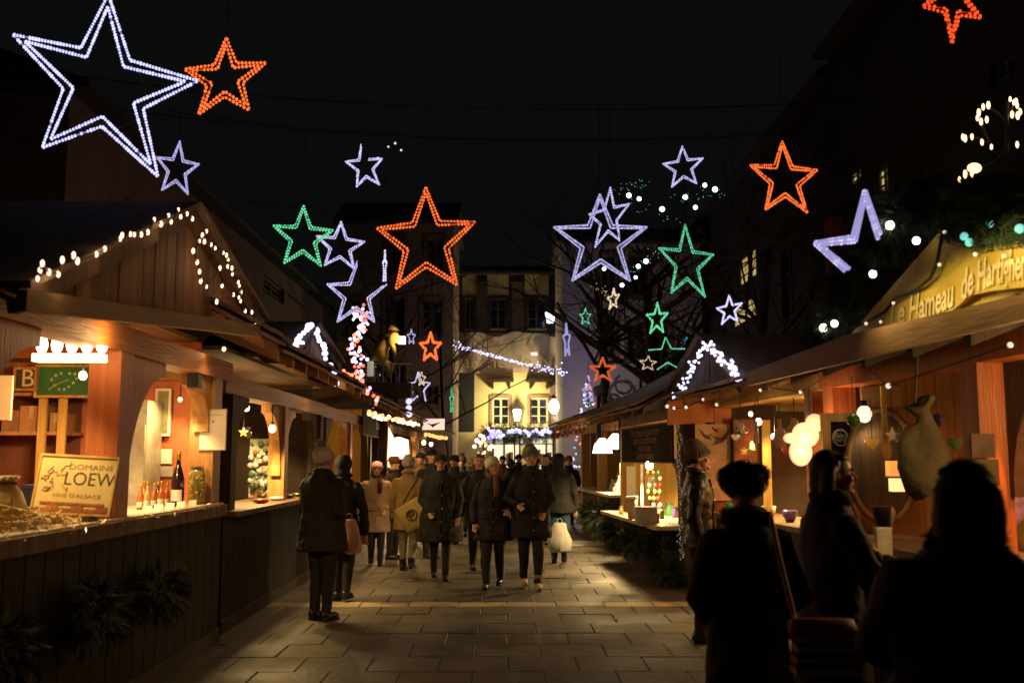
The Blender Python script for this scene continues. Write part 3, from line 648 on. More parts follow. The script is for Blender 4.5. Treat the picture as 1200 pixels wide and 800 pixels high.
MB().tube([(-.55*hw,-.015,-.62*hh),(-.2*hw,-.015,-.2*hh),(.2*hw,-.015,.1*hh)], .004, 4).build('leaf_line', MATS['sign_star'], gs)
bs, hw, hh = wallsign('letter_sign', 'small framed sign with a pale letter B left of the green board', 16, 38, 433, 455, 8.8, mat('sign_navy', (.04,.05,.03), .6, bump=0), W_OR)
tx = MB(); add_text(tx, 'B', .22, lambda x, y: (x+.02, -.012, y)); tx.build('lettering', CREAM, bs)
wallsign('notice', 'white sheet hanging at the far left edge behind the wine counter', -14, 12, 440, 492, 7.6, mat('paper_dimmed', (.36,.30,.21), .7, col2=(.30,.25,.17), scale=3, bump=.05), cat='notice')  # white sheet toned down so the rail light does not burn it out
wallsign('framed_picture', 'narrow framed picture on the orange wall behind the post', 184, 197, 458, 508, YE-.03, mat('pic', (.10,.10,.06), .6, col2=(.4,.35,.1), scale=5, bump=0), WHITE_P, cat='picture')
wallsign('notice', 'upper white card with a small photo on the orange wall', 181, 203, 526, 543, YE-.03, WHITE_P, cat='notice')
n2, hw, hh = wallsign('notice', 'lower grey card with a small photo on the orange wall', 184, 205, 546, 558, YE-.03, mat('grey_card', (.4,.36,.34), .7, bump=0), cat='notice')
cab = thing('cabinet', 'tall pale fridge cabinet behind the near post of the wine stall', 'cabinet', (wx(172, 9.1), 9.1, 0))
MB().box(-.09,.07,-.2,.2,.0,wz(470,172,9.1)).build('cabinet_body', mat('fridge', (.45,.44,.36), .4, bump=0), cab); MB().box(-.085,.065,-.225,-.203,.1,wz(498,172,9.1)).build('door', MATS['fridge'], cab)
cl = MB().tube([(wx(128)+.02*math.sin(k*.7), YE-.02, wz(440+k*9, 125)) for k in range(16)], .012, 6).build('wall_cable', CABLE); tag(cl, 'dark cord running down the orange wall beside the shelf', 'cord')
# straw heap, blue box, cloth bag at the near end
hp = MB(); q = at1(22, 1.25, -.30)
for k in range(420):
    a_, r_ = rnd.uniform(0, 2*PI), rnd.random()**.6; c_ = Vector((q.x+r_*.26*math.cos(a_), q.y+r_*.75*math.sin(a_), 1.25+.12*(1-r_)*rnd.random()+.01))
    d_ = Vector((rnd.uniform(-1,1), rnd.uniform(-1,1), rnd.uniform(-.3,.5))).normalized()*rnd.uniform(.03,.09)
    hp.tube([c_-d_, c_+d_], .004, 3, cap=False)
tag(hp.build('straw', mat('straw', (.50,.36,.13), .6, scale=9, rand=0, bump=0)), 'heap of straw and twigs at the near end of the wine counter', 'straw', kind='stuff')
bb = thing('blue_box', 'dark blue box behind the straw on the wine counter', 'box', at1(48, 1.25, -.52)+Vector((0,.3,0)))
MB().box(-.19,.19,-.12,.12,.0,.20).build('box_body', mat('navy_card', (.015,.025,.06), .5, bump=.05), bb); MB().box(-.195,.195,-.125,.125,.201,.225).build('lid', MATS['navy_card'], bb)
cb = thing('cloth_sack', 'cream cloth sack standing at the left edge of the wine counter', 'sack', at1(8, 1.25, -.45))
MB().rings([(0,0,0,.13,.10),(.01,0,.1,.14,.11),(0,0,.2,.11,.08),(.0,.01,.25,.06,.05),(.01,0,.30,.09,.06)], 14).build('sack_body', mat('sack_cloth', (.62,.50,.28), .85, scale=6, bump=.4), cb, smooth=True)
MB().tube([(.07*math.cos(a*PI/4), .055*math.sin(a*PI/4), .255) for a in range(8)], .012, 6, closed=True).build('tie', W_BR, cb)
# tinsel on the counter edge
tn = MB()
for k in range(900):
    y = rnd.uniform(3.4, 9.3); c_ = Vector((-2.585+rnd.uniform(-.02,.05), y, 1.245+rnd.uniform(-.04,.02)))
    d_ = Vector((rnd.uniform(-1,1), rnd.uniform(-1,1), rnd.uniform(-1,1))).normalized()*.022; e_ = Vector((rnd.uniform(-1,1), rnd.uniform(-1,1), rnd.uniform(-1,1))).normalized()*.004
    tn.add([c_-d_, c_+d_, c_+d_+e_], [(0,1,2)])
tag(tn.build('tinsel', mat('silver_tinsel', (.8,.75,.65), .15, metal=1, bump=0), recalc=False), 'silver tinsel garland along the front edge of the wine counter', 'tinsel', kind='stuff')
# small fir pots hanging in front of the dark counter boards
def fir_bits(mb, c, R_, n, ln=.10, flat=1):
    for _ in range(n):
        v = Vector((rnd.gauss(0,1), rnd.gauss(0,1)*flat, rnd.gauss(0,1))).normalized()*R_*rnd.random()**.4
        d = (v.normalized()+Vector((rnd.uniform(-.7,.7), rnd.uniform(-.7,.7), rnd.uniform(-.9,.3)))).normalized()
        s_ = d.cross(Vector((rnd.random(), rnd.random(), .3))).normalized()*ln*.09
        p_ = Vector(c)+v; mb.add([p_-s_, p_+s_, p_+d*ln], [(0,1,2)])
        for q_ in (.3, .55, .8):
            for sg_ in (-1, 1):
                b_ = p_+d*ln*q_; mb.add([b_, b_+d*ln*.06, b_+(d*.6+s_.normalized()*sg_)*ln*.38], [(0,1,2)])
for k, y in enumerate((5.0, 6.15, 7.3)):
    mb = MB(); fir_bits(mb, (-2.47, y, .72), .20, 300, .10)
    o = mb.build('fir_bunch', NEEDLE, recalc=False); tag(o, f'{["near","middle","far"][k]} dark fir branch bunch hung in front of the wine counter boards', 'fir bunch', 'fir bunches under the wine counter')

for k in range(7):
    q = at1(150+13*k if k > 1 else 30+14*k, 1.25, -.10); t = thing('price_card', ['leftmost','second'][k]+' small white card by the straw heap' if k < 2 else 'first second third fourth fifth'.split()[k-2]+' small white price card before the bottles on the wine counter', 'card', q)
    MB().add([(-.035,0,.001),(.035,0,.001),(.035,.02,.05),(-.035,.02,.05),(-.035,.004,.001),(.035,.004,.001),(.035,.024,.05),(-.035,.024,.05)], [(0,1,2,3),(7,6,5,4),(0,4,5,1),(3,2,6,7),(0,3,7,4),(1,5,6,2)]).build('card', WHITE_P, t)
YEL_WALL = mat('yellow_board_wall', (.66,.45,.14), .6, col2=(.50,.31,.08), scale=12, stretch=(1,1,.07), bump=.25)
DK_WALL = mat('dark_board_wall', (.055,.032,.02), .8, scale=4)
OR_WALL = mat('orange_wall', (.42,.22,.08), .7, col2=(.28,.13,.05), scale=12, stretch=(1,1,.07), bump=.5)
G_LEFT = None
NB = MATS['board_near_black']
def std_posts(S, As, m, zt=2.3, w=.2, bw=.6, bh=.85, lo=0, ends=(True, True)):
    for i, a in enumerate(As):
        pm = m if i == 1 else W_DK  # outer posts darkened: their shade is put into the wood colour
        S.part('post', pm, (a, a+w, -.26, -.26+w, lo, zt))
        if i > 0 or ends[0]: S.brace(a, -1, zt, pm, bw, bh, o=-.16, th=.12) if a > .5 else None
        if i < len(As)-1 or ends[1]: S.brace(a+w, 1, zt, pm, bw, bh, o=-.16, th=.12) if a < S.L-.7 else None
    S.part('beam', W_ORH, (-.05, S.L+.05, -.27, -.05, zt, zt+.18))
def box_goods(S, label, cat, a, o, z, fn, group=None, name=None):
    t = thing(name or cat.replace(' ', '_'), label, cat, S.wor(a, o, z), 0, group); fn(t); return t
def chalk(label, S, a0, a1, o, z0, z1, lines, size=.1, along=True, col=CHALKW, frame=W_DK, name='chalkboard'):
    """board hanging in the plane o = const, facing the lane"""
    c = S.wor((a0+a1)/2, o, (z0+z1)/2); t = thing(name, label, 'chalkboard', c, S.t.rotation_euler.z)
    hw, hh = (a1-a0)/2, (z1-z0)/2; s = S.s
    MB().box(-hw, hw, -.01, .01, -hh, hh).build('panel', CHALK, t)
    e = .025; b = MB()
    for (u0,u1,v0,v1) in ((-hw-e,-hw,-hh-e,hh+e),(hw,hw+e,-hh-e,hh+e),(-hw,hw,hh,hh+e),(-hw,hw,-hh-e,-hh)): b.box(u0,u1,-.016,.016,v0,v1)
    b.build('frame', frame, t)
    for i, ln in enumerate(lines):
        tx = MB()
        zz = hh-(i+.7)*2*hh/(len(lines)+.4)
        add_text(tx, ln, size, (lambda x, y, zz=zz: ((x if s < 0 else -x), s*.0125, zz+y)), shear=.25); tx.build('lettering', col, t)
    return t

# ---------------- L2: ornament stall
L2 = Stall('ornament_stall', 'second timber stall on the left selling glittering ornaments, behind the wine stall', -2.65, 9.75, 0, -1, 5.4, 2.2)
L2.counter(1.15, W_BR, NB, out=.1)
L2.shell(DK_WALL, 2.7)
std_posts(L2, (.25, 2.68, 5.1), W_OR, w=.2)
L2.roof(2.68, over=.52, zr=3.35, soffit=MATS['soffit_board'])
L2.part('ceiling', W_BRH, (0, 5.4, -2.2, -.1, 2.72, 2.76))
gl, gp, gr = L2.hit(338, 420, .35), L2.hit(363, 386, .35), L2.hit(392, 428, .35)
L2.gable(gl[0], gl[1], gp[0], gp[1], gr[0], gr[1], .35, GB, W_DK, .2)
# ornament display board standing across the stall
D2 = 3.35
o0, zb_ = L2.hita(291, 583, D2-.5); o1, zt_ = L2.hita(327, 514, D2-.5)
c = L2.wor(D2-.5, (o0+o1)/2, 0)
ds = thing('display_board', 'pale display board crowded with baubles and little stars in the ornament stall', 'display board', (c.x, c.y, zb_))
hw = abs(o1-o0)/2; hh = zt_-zb_
MB().box(-hw, hw, 0, .03, 0, hh).build('panel', mat('felt_white', (.55,.50,.42), .9, scale=9), ds)
OC = [mat('bauble_white', (.75,.72,.68), .2, bump=0), mat('bauble_green', (.08,.28,.10), .2, bump=0), mat('bauble_red', (.5,.05,.05), .2, bump=0), mat('bauble_gold', (.7,.45,.12), .2, metal=.6, bump=0)]
ob = [MB().ell((0,0,0), .028, n=8, m=5).mesh('bauble', m, smooth=True) for m in OC]
for k in range(64):
    inst('bauble', ob[rnd.choice((0,0,0,1,2,3))], ds, (rnd.uniform(-hw,hw)*.93, -.03-rnd.random()*.03, rnd.uniform(.04, hh-.03)), scale=(.6+rnd.random(),)*3)
mb = MB(); fir_bits(mb, (0, -.08, .22), .13, 120, .08); mb.build('fir_sprig', NEEDLE, ds, recalc=False)
for k, (px, lab, m) in enumerate(((306,'small red trinket bowl',OC[2]),(324,'pale ring shaped dish',OC[0]),(338,'small green trinket bowl',OC[1]),(350,'small gold trinket bowl',OC[3]))):
    a, z = L2.hit(px, 580, -.12); p = L2.wor(a, -.12, 1.15)
    t = thing('trinket_bowl', lab+' on the ornament stall counter', 'bowl', p)
    MB().tube([(.07*math.cos(q*PI/6), .07*math.sin(q*PI/6), .03) for q in range(12)], .022, 6, closed=True).build('rim', m, t, smooth=True)
    MB().rings([(0,0,0,.05,.05),(0,0,.02,.06,.06)], 10).build('base', m, t)
bulb_lamp('round warm bulb hanging before the ornament stall', P(319, 502, 11.9), E_WARM, 26, r=.045, drop=.35, ax=-.6)
bulb_lamp('hidden warm bulb lighting the ornament board', L2.wor(1.9, -.35, 2.25), E_HOT, 60, r=.04)
bulb_lamp('warm bulb further inside the ornament stall', L2.wor(4.0, -.5, 2.3), E_HOT, 45, r=.04)
# ---------------- L3
L3 = Stall('snack_stall', 'third timber stall on the left with yellow curtains and a chalkboard price', -2.7, 15.4, 0, -1, 5.7, 2.2)
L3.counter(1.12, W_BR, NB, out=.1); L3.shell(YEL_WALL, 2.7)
std_posts(L3, (.2, 2.7, 5.4), W_OR, w=.2)
L3.roof(2.66, over=.52, zr=3.3)
a0, z0 = L3.hit(424, 507, .0); a1, z1 = L3.hit(455, 493, .0)
chalk('black chalkboard with a white price hanging from the third left stall', L3, a0, a1, .02, z0-.02, z1+.06, ['Sa 28'], .3)
for k, px in enumerate((431, 444)):
    a, _ = L3.hit(px, 540, -.3); c = L3.wor(a, -.35, 1.12)
    mb = MB(); n = 26; vs = []; fs = []
    for i in range(n+1):
        u = -.32+.64*i/n; yy = .035*math.sin(i*1.3); vs += [(u*.3+yy, u, 0), (u*.3+yy, u, 1.15)]
        if i: fs.append((2*i-2, 2*i, 2*i+1, 2*i-1))
    o = mb.add(vs, fs).build('curtain', [mat('curtain_yellow', (.62,.40,.08), .8, bump=.1), mat('curtain_teal', (.03,.10,.10), .8, bump=.1)][k], None, recalc=False, smooth=True); o.location = c
    tag(o, ['yellow gathered curtain at the third left stall', 'dark teal curtain beside the yellow one at the third left stall'][k], 'curtain')
bulb_lamp('warm bulb inside the third left stall', L3.wor(3.0, -.8, 2.25), E_HOT, 75, r=.045)
bulb_lamp('warm bulb at the near end of the third left stall', L3.wor(1.0, -.4, 2.2), E_HOT, 50, r=.045)
# ---------------- L4
L4 = Stall('lantern_stall', 'fourth stall on the left with two glaring white lamp shades', -2.65, 21.4, 0, -1, 6.2, 2.2)
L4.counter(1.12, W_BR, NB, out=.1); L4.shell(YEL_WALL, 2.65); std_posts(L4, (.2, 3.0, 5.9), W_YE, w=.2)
L4.roof(2.62, over=.55, zr=3.25)
SHW = emis('shade_glow', (1,.66,.34), 3.0)
for k, (px, py, Y, sc_) in enumerate(((451,528,22.0,1.0),(467,522,24.0,.9))):
    t = thing('shade_lamp', ['tall glowing white lamp shade at the fourth left stall','smaller glowing lamp shade right of the tall one'][k], 'lamp', P(px, py, Y))
    MB().rings([(0,0,-.35*sc_,.30*sc_,.30*sc_),(0,0,.15*sc_,.26*sc_,.26*sc_),(0,0,.55*sc_ if k == 0 else .2,.06,.06)], 12).build('shade', SHW, t, smooth=True)
    MB().tube([(0,0,.2),(0,0,1.0)], .01, 5).build('cord', CABLE, t)
    lamp('shade_light', (0,-.3,-.45), WARM, 240, .15, t, spot=150); lamp('shade_light', (.35,-.3,-.1), WARM, 40, .15, t)
# ---------------- L5
L5 = Stall('far_stall', 'farthest stall on the left with a pale canvas awning', -2.6, 28.2, 0, -1, 6.0, 2.2)
L5.counter(1.12, W_BR, NB, out=.1); L5.shell(YEL_WALL, 2.55); std_posts(L5, (.2, 3.0, 5.7), W_OR, w=.2)
L5.roof(2.45, over=.9, zr=3.0, soffit=mat('canvas_soffit', (.34,.30,.22), .8, scale=5, bump=.2))
bulb_lamp('warm bulb in the farthest left stall', L5.wor(2.0, .2, 2.15), E_HOT, 80, r=.06); bulb_lamp('second warm bulb in the farthest left stall', L5.wor(5.0, .2, 2.15), E_HOT, 50, r=.06)

# ================= RIGHT ROW
R1 = Stall('gable_stall', 'big timber stall nearest on the right with a lettered yellow gable board', 3.45, 3.2, 5, 1, 6.1, 2.3)
R1.counter(.98, W_BR, W_DK, out=.12, into=.7); R1.shell(OR_WALL, 2.6)
R1.part('ceiling', W_DK, (0, 6.1, -2.3, .0, 2.56, 2.6))
W_POSTR = mat('post_orange_paint', (.50,.16,.05), .5, col2=(.34,.10,.03), scale=12, stretch=(1,1,.07), bump=.5)
pa = R1.hit(1153, 500, -.16)[0]
for a in (.1, pa-.12, 5.86): R1.part('post', W_POSTR, (a, a+.22, -.28, -.06, .982 if a > 1 and a < 5 else 0, 2.3))
R1.brace(pa-.12, -1, 2.3, W_DK, .6, .9, o=-.3, th=.1)
R1.part('beam', W_POSTR, (-.1, 6.15, -.27, -.05, 2.3, 2.46)); 
R1.roof(2.40, over=.52, zr=3.05, soffit=W_DK)
q = [R1.hit(px, py, .58) for px, py in ((880, 452), (1000, 424), (1210, 374), (1210, 344), (1000, 392), (880, 436))]
R1.poly('fascia', mat('fascia_brown', (.26,.15,.07), .7, col2=(.16,.09,.04), scale=5, stretch=(.15,1,1), bump=.3), [q[0], q[1], q[2], q[3], q[4], q[5]], .58, .62)
GY = mat('gable_yellow', (.46,.38,.045), .6, col2=(.36,.24,.03), scale=1.6, bump=.25)
GY2 = mat('gable_band', (.46,.34,.05), .6, col2=(.34,.24,.03), scale=1.6, bump=.2)
oG = .30
pl = [R1.hit(px, py, oG) for px, py in ((996,393),(1108,264),(1137,292),(1165,288),(1230,276),(1290,268),(1290,360),(1150,372),(1060,384))]
# the gable board cut in vertical planks
us = [p_[0] for p_ in pl]; amin, amax = min(us), max(us)
def topz(a):
    tp = sorted(pl[:6]); 
    for (a0_, z0_), (a1_, z1_) in zip(tp, tp[1:]):
        if a0_ <= a <= a1_: return z0_+(z1_-z0_)*(a-a0_)/(a1_-a0_)
    return tp[0][1] if a < tp[0][0] else tp[-1][1]
botz = lambda a: 2.46
n = 16; wv = (amax-amin)/n
for i in range(n):
    u0, u1 = amin+i*wv+.002, amin+(i+1)*wv-.002; ps = [(u0, botz(u0)), (u1, botz(u1)), (u1, topz(u1)+.001)]
    for t_ in sorted([p_[0] for p_ in pl[:6] if u0 < p_[0] < u1], reverse=True): ps.append((t_, topz(t_)))
    ps.append((u0, topz(u0)+.001)); R1.poly('gable_board', GY, ps, oG-.03, oG+rnd.random()*.004)
# lettered band, an arched board in front of the gable
bt_ = [(1025,388),(1046,360),(1075,345),(1102,334),(1120,316),(1135,302),(1160,296),(1196,291),(1240,285)]
bb_ = [(1240,330),(1197,337),(1160,341),(1138,346),(1118,362),(1100,376),(1092,384)]
band = R1.poly('lettered_band', GY2, [R1.hit(px, py, oG+.06) for px, py in bt_+bb_], oG+.03, oG+.06)
LET = mat('letter_cream', (.72,.62,.32), .5, bump=0)
base = [(1040,372),(1060,366),(1080,360),(1100,352),(1112,346),(1122,340),(1140,328),(1160,319),(1180,314),(1200,309),(1225,304)]
tx = MB(); v, f = text_geo('Le Hameau  de Hartighen', 1, .3, .02)
xs = [q_[0] for q_ in v]; xa, xb = min(xs), max(xs); vv = []
for (x, y) in v:
    u = (x-xa)/(xb-xa); px = 1042+(1203-1042)*u**.93
    for (p0, p1) in zip(base, base[1:]):
        if p0[0] <= px <= p1[0]+1e-6: py = p0[1]+(p1[1]-p0[1])*(px-p0[0])/(p1[0]-p0[0]); break
    a, z = R1.hit(px, py, oG+.072); vv.append((a, R1.s*(oG+.064+.008), z+y*.25))
tx.add(vv, f); tx.build('lettering', LET, R1.t, recalc=False)
vr = MB().tube([(R1.hit(px,py,oG+.07)[0], R1.s*(oG+.08), R1.hit(px,py,oG+.07)[1]) for px, py in ((1000,385),(1020,376),(1038,366),(1050,350),(1075,340),(1092,326),(1100,308),(1104,285),(1108,268))], .012, 5).build('vine_cable', CABLE, R1.t)
fin = MB().rings([(0,0,0,.05,.05),(0,0,.06,.07,.07),(0,0,.12,.03,.03),(0,0,.2,.045,.045),(0,0,.27,.005,.005)], 8); fo = fin.build('finial', GY, R1.t); fo.location = (R1.hit(1109,270,oG)[0], R1.s*oG, R1.hit(1109,270,oG)[1])
for px, py, e_ in ((1047,352,1.6),(1095,318,2.2),(1143,298,2.2),(1190,300,2.2),(1015,375,1.2)): e_ *= 4.6; lamp('gable_fill', R1.wor(R1.hit(px,py,.75)[0], .75, R1.hit(px,py,.75)[1]+.12), (1,.72,.26), e_, .05, spot=125, aim=(1,.1,-.75))  # added fill on the lettered gable, in place of its bulbs' glow
# R1 interior
LA = 6.02 # just before the far end wall
def onend(S, a, name, label, cat, pa, pb, pt, pb2, m, th=.02, frame=None, fr=.03):
    o0, z1 = S.hita(pa, pt, a); o1, z0 = S.hita(pb, pb2, a); c = S.wor(a, (o0+o1)/2, (z0+z1)/2)
    t = thing(name, label, cat, c, S.t.rotation_euler.z); hw, hh = abs(o1-o0)/2, abs(z1-z0)/2
    MB().box(-th, 0, -hw, hw, -hh, hh).build('panel', m, t)
    if frame: MB().box(-th-.02,.005,-hw-fr,-hw,-hh-fr,hh+fr).box(-th-.02,.005,hw,hw+fr,-hh-fr,hh+fr).box(-th-.02,.005,-hw,hw,hh,hh+fr).box(-th-.02,.005,-hw,hw,-hh-fr,-hh).build('frame', frame, t)
    return t, hw, hh
cbd, hw, hh = onend(R1, 5.55, 'chalkboard', 'tall chalkboard in a bright orange wood frame with a round white emblem', 'chalkboard', 971, 998, 494, 578, CHALK, frame=W_YE, fr=.075)
# local axes here: x along, y across (outward +); seen from the near end, right = -y
b = MB(); b.tube([(-.024, .75*hw*math.cos(t_*PI/12), hh*.55+.75*hw*math.sin(t_*PI/12)) for t_ in range(24)], .008, 5, closed=True)
add_text(b, 'Bière', .068, lambda x, y: (-.023, -x, hh*.61+y), shear=.2, bold=.01); add_text(b, 'Forêt', .068, lambda x, y: (-.023, -x, hh*.49+y), shear=.2, bold=.01)
for k in range(4): b.box(-.024, -.022, -.6*hw, (.2+.3*(k%2))*hw, hh*(.05-.25*k)-.012, hh*(.05-.25*k)+.012)
b.build('chalk_drawing', CHALKW, cbd)
onend(R1, LA-.5, 'wood_board', 'plain pale wooden board hanging under the right stall beam', 'board', 1008, 1055, 453, 476, W_PALE)
bulb_lamp('round white bulb left of the plain hanging board', P(1013, 485, 8.5), emis('bulb_dim', (1,.75,.5), 1.6), 2, r=.065, drop=.12)
bulb_lamp('bright round bulb cluster lamp in the big right stall', R1.wor(3.6, -.9, 2.2), E_HOT, 34, r=.04)
bulb_lamp('added out of view warm bulb over the near part of the big right counter', R1.wor(2.0, -.4, 2.1), E_HOT, 34, r=.04)  # bulb added beyond the frame to light faces at the counter
lamp('orange_post_fill', R1.wor(3.05, -.45, 2.1), (1,.24,.04), 50, .05, spot=150, aim=(.5,.3,-.6))  # added orange light on post and beam, no fixture built
lamp('counter_fill', R1.wor(4.3, -.8, 2.15), (1,.64,.25), 190, .06, spot=150, aim=(.5,.3,-1))  # added fill to warm the stall interior, no bulb hangs here
lamp('counter_fill', R1.wor(2.35, -.05, 1.95), (1,.58,.22), 42, .08)  # added fill for the face of the woman in profile
# oval wooden tray, hanging spoons, candle house
ov = thing('oval_tray', 'big oval wooden tray leaning in the right stall behind the counter', 'tray', P(1034, 545, 8.6))
MB().tube([(.30*math.cos(t_*PI/14), 0, .48*math.sin(t_*PI/14)) for t_ in range(28)], .03, 6, closed=True).build('rim', W_BR, ov, smooth=True)
MB().prism([(.30*math.cos(t_*PI/14), .48*math.sin(t_*PI/14)) for t_ in range(28)], lambda u, v_, d: (u, d, v_), .0, .02).build('plate', W_DK, ov)
sp = thing('wooden_spoon', 'long wooden ladle hanging before the oval tray', 'spoon', P(1037, 505, 8.0)); MB().box(-.02,.02,-.01,.01,-.08,.36).build('handle', W_YE, sp); MB().ell((0,0,-.15), .05, .03, .09).build('bowl', W_YE, sp, smooth=True)
lh = thing('candle_lantern', 'small glowing orange lantern box in front of the oval tray', 'lantern', P(1058, 560, 7.6))
MB().box(-.09,.10,-.05,.05,-.10,.0).build('lower_panel', emis('lantern_low', (1,.62,.25), 1.5), lh); MB().box(-.11,.09,-.05,.05,.015,.13).build('upper_panel', emis('lantern_glow', (1,.35,.06), 1.0), lh); MB().box(-.13,.12,-.06,.06,.0,.014).build('rim', W_OR, lh)
ss = thing('fabric_bag', 'large olive cloth sack hanging from the right stall ceiling', 'sack', P(1082, 520, 6.7))
rr2 = [(0,0,-.34,.05,.04),(0,0,-.31,.13,.10),(0,0,-.20,.19,.13),(.01,0,-.02,.18,.12),(.0,0,.10,.13,.09),(0,0,.18,.05,.04),(0,0,.21,.045,.04),(-.01,0,.27,.10,.07),(0,0,.29,.09,.05)]
mb = MB().rings(rr2, 22); mb.v = [(x+noise.noise(Vector((x*7,y*7,z*7)))*.05, y+noise.noise(Vector((x*7+9,y*7,z*7)))*.05, z+.04*math.sin(x*25)) for x, y, z in mb.v]
mb.build('cloth', mat('olive_cloth', (.12,.10,.045), .9, col2=(.07,.06,.03), scale=4, bump=.5), ss, smooth=True); MB().tube([(-.04,0,.28),(0,0,.7)], .01, 5).build('cord', CABLE, ss)
onend(R1, pa-.2, 'notice', 'dark framed card pinned to the orange right stall post', 'notice', 1136, 1165, 508, 536, mat('brown_card', (.12,.07,.04), .7))
onend(R1, pa-.22, 'cloth', 'olive green cloth hung on the lower orange post', 'cloth', 1136, 1170, 538, 569, MATS['olive_cloth'])
for k, (px, py) in enumerate(((1186, 462), (1166, 466))):
    t = thing('bauble', ['large violet bauble under the right stall beam','small blue violet bauble beside the orange post'][k], 'bauble', P(px, py, 7.6-.2*k)); MB().ell((0,0,0), .115-.05*k, n=16, m=10).build('globe', [mat('bauble_violet', (.20,.12,.42), .15, bump=.2), mat('bauble_blue', (.12,.12,.45), .15, bump=.2)][k], t, smooth=True); MB().tube([(0,0,.05),(0,0,.3)], .006, 4).rings([(0,0,.1-.05*k,.03,.03),(0,0,.14-.05*k,.025,.025)], 8).build('cap', METAL, t)
shf = thing('shelf', 'pale shelf with small jars at the right edge of the picture', 'shelf', P(1185, 520, 8.6)); MB().box(-.14,.5,-.1,.1,-.05,.05).build('plank', W_PALE, shf)
for k in range(4):
    t = thing('jar', ['first','second','third','fourth'][k]+' small glass jar from the left on the pale shelf', 'jar', shf.location+Vector((-.10+k*.10, 0, .052)), 0, 'jars on the pale shelf')
    MB().rings([(0,0,0,.035,.035),(0,0,.15,.035,.035),(0,0,.18,.02,.02)], 10).build('glass_body', mat('pale_jar', (.55,.45,.30), .15, bump=0), t, smooth=True); MB().rings([(0,0,.181,.025,.025),(0,0,.21,.025,.025)], 8).build('lid', METAL, t)
pc = thing('purple_cloth', 'purple patterned cloth tilted below the pale shelf', 'cloth', P(1192, 572, 8.2)); MB().cbox((0,0,0), .46, .02, .42, (0,R(-40),0)).build('panel', mat('purple_print', (.17,.07,.16), .8, col2=(.35,.2,.35), scale=9), pc)
MB().cbox((-.08,-.03,.16), .6, .03, .03, (0,R(-35),0)).build('rod', W_OR, pc)
# goods on the R1 counter (bread, paper, boxes) between the foreground figures
def cpt(px, py, z):
    d = ray(px, py); return EYE+d*((z-EYE.z)/d.z)
bp = thing('bread_loaf', 'golden round loaf on the right counter between two dark figures', 'bread', cpt(1012, 662, .98)); MB().ell((0,0,.06), .12, .10, .07, n=16, m=9).build('crust', mat('bread', (.60,.33,.08), .6, col2=(.45,.2,.05), scale=12, bump=.4), bp, smooth=True)
for k in range(3): MB().tube([(-.05+k*.05,-.07,.10),(-.03+k*.05,0,.128),(-.01+k*.05,.07,.10)], .008, 5).build('slash', MATS['cork_yellow'], bp, smooth=True)
pp = thing('wrapping_paper', 'white and red wrapping paper on the right counter', 'paper', cpt(1022, 682, .98)); 
for k in range(3): MB().cbox((k*.05-.05,-.02*k,.012+.012*k), .26, .20, .008, (.05*k,.06,.4*k)).build('sheet', [WHITE_P, mat('red_print', (.45,.06,.08), .6, bump=0), mat('cream_print', (.65,.5,.3), .7, bump=0)][k], pp)
ub = thing('white_box', 'upright cream box on the right counter behind the paper', 'box', cpt(1036, 655, .98)); MB().box(-.05,.05,-.03,.03,.002,.20).build('box_body', mat('cream_card', (.66,.58,.42), .7, bump=.05), ub); MB().box(-.052,.052,-.032,.032,.201,.212).build('lid', WHITE_P, ub)

dt_ = thing('display_table', 'dark cloth covered display table before the big right stall', 'table', (2.50, 6.25, 0))
MB().box(-.48,.5,-.55,.6,.935,.972).build('table_top', W_DK, dt_); MB().box(-.46,.48,-.53,.58,.25,.934).build('table_cloth', mat('cloth_dark', (.03,.02,.02), .9, scale=6, bump=.4), dt_)
for sx_ in (-.42,.44):
    for sy_ in (-.48,.53): MB().box(sx_-.03, sx_+.03, sy_-.03, sy_+.03, 0, .25).build('leg', W_DK, dt_)
# ---------------- R2: kitchen ware stall with orange light
R2 = Stall('kitchenware_stall', 'second stall on the right with hanging white shapes and a bird curtain', 2.95, 9.55, 5, 1, 3.5, 2.3)
R2.counter(1.0, W_BR, W_DK, out=.12); R2.part('back_wall', YEL_WALL, (0, 3.5, -2.35, -2.3, 0, 2.55)); R2.part('end_wall', DK_WALL, (3.5, 3.55, -2.3, -.02, 0, 2.55))
for a in (.05, 3.25): R2.part('post', W_POSTR, (a, a+.2, -.24, -.04, 0, 2.3))
R2.part('beam', W_YEH, (-.1, 3.5, -.26, -.04, 2.3, 2.46)); R2.part('ceiling', W_YEH, (0, 3.5, -2.3, -.28, 2.36, 2.40))
R2.roof(2.38, over=.52, zr=3.0, soffit=W_BRH)
q = [R2.hita(px, py, 3.3) for px, py in ((782, 498), (856, 493), (856, 464), (782, 470))]
MB().prism([(a_, z_) for a_, z_ in q], lambda u, v_, d: (d, R2.s*u, v_), 3.26, 3.3).build('valance', mat('valance_orange', (.55,.20,.06), .6, col2=(.42,.13,.04), scale=3), R2.t)
bc, hw, hh = onend(R2, 3.2, 'bird_curtain', 'pale hanging curtain printed with dark flying birds', 'curtain', 819, 857, 497, 586, mat('curtain_pale', (.66,.48,.34), .85, scale=4, bump=.1))
bd = MB()
for (u, v, r_, sg_) in ((.55,.70,.10,1),(-.35,.62,.15,-1),(-.05,.86,.06,1)):
    cx_, cz = u*hw, v*hh; w_ = [(0,0),(r_*.9,r_*.9),(r_*.55,.0),(r_*.2,-r_*.35),(-r_*.7,-r_*.55),(-r_*.35,-.05*r_),(-r_*1.0,r_*.35)]
    bd.prism([(cx_+sg_*a_, cz+b_) for a_, b_ in w_], lambda a_, b_, d: (d, a_, b_), -.024, -.021)
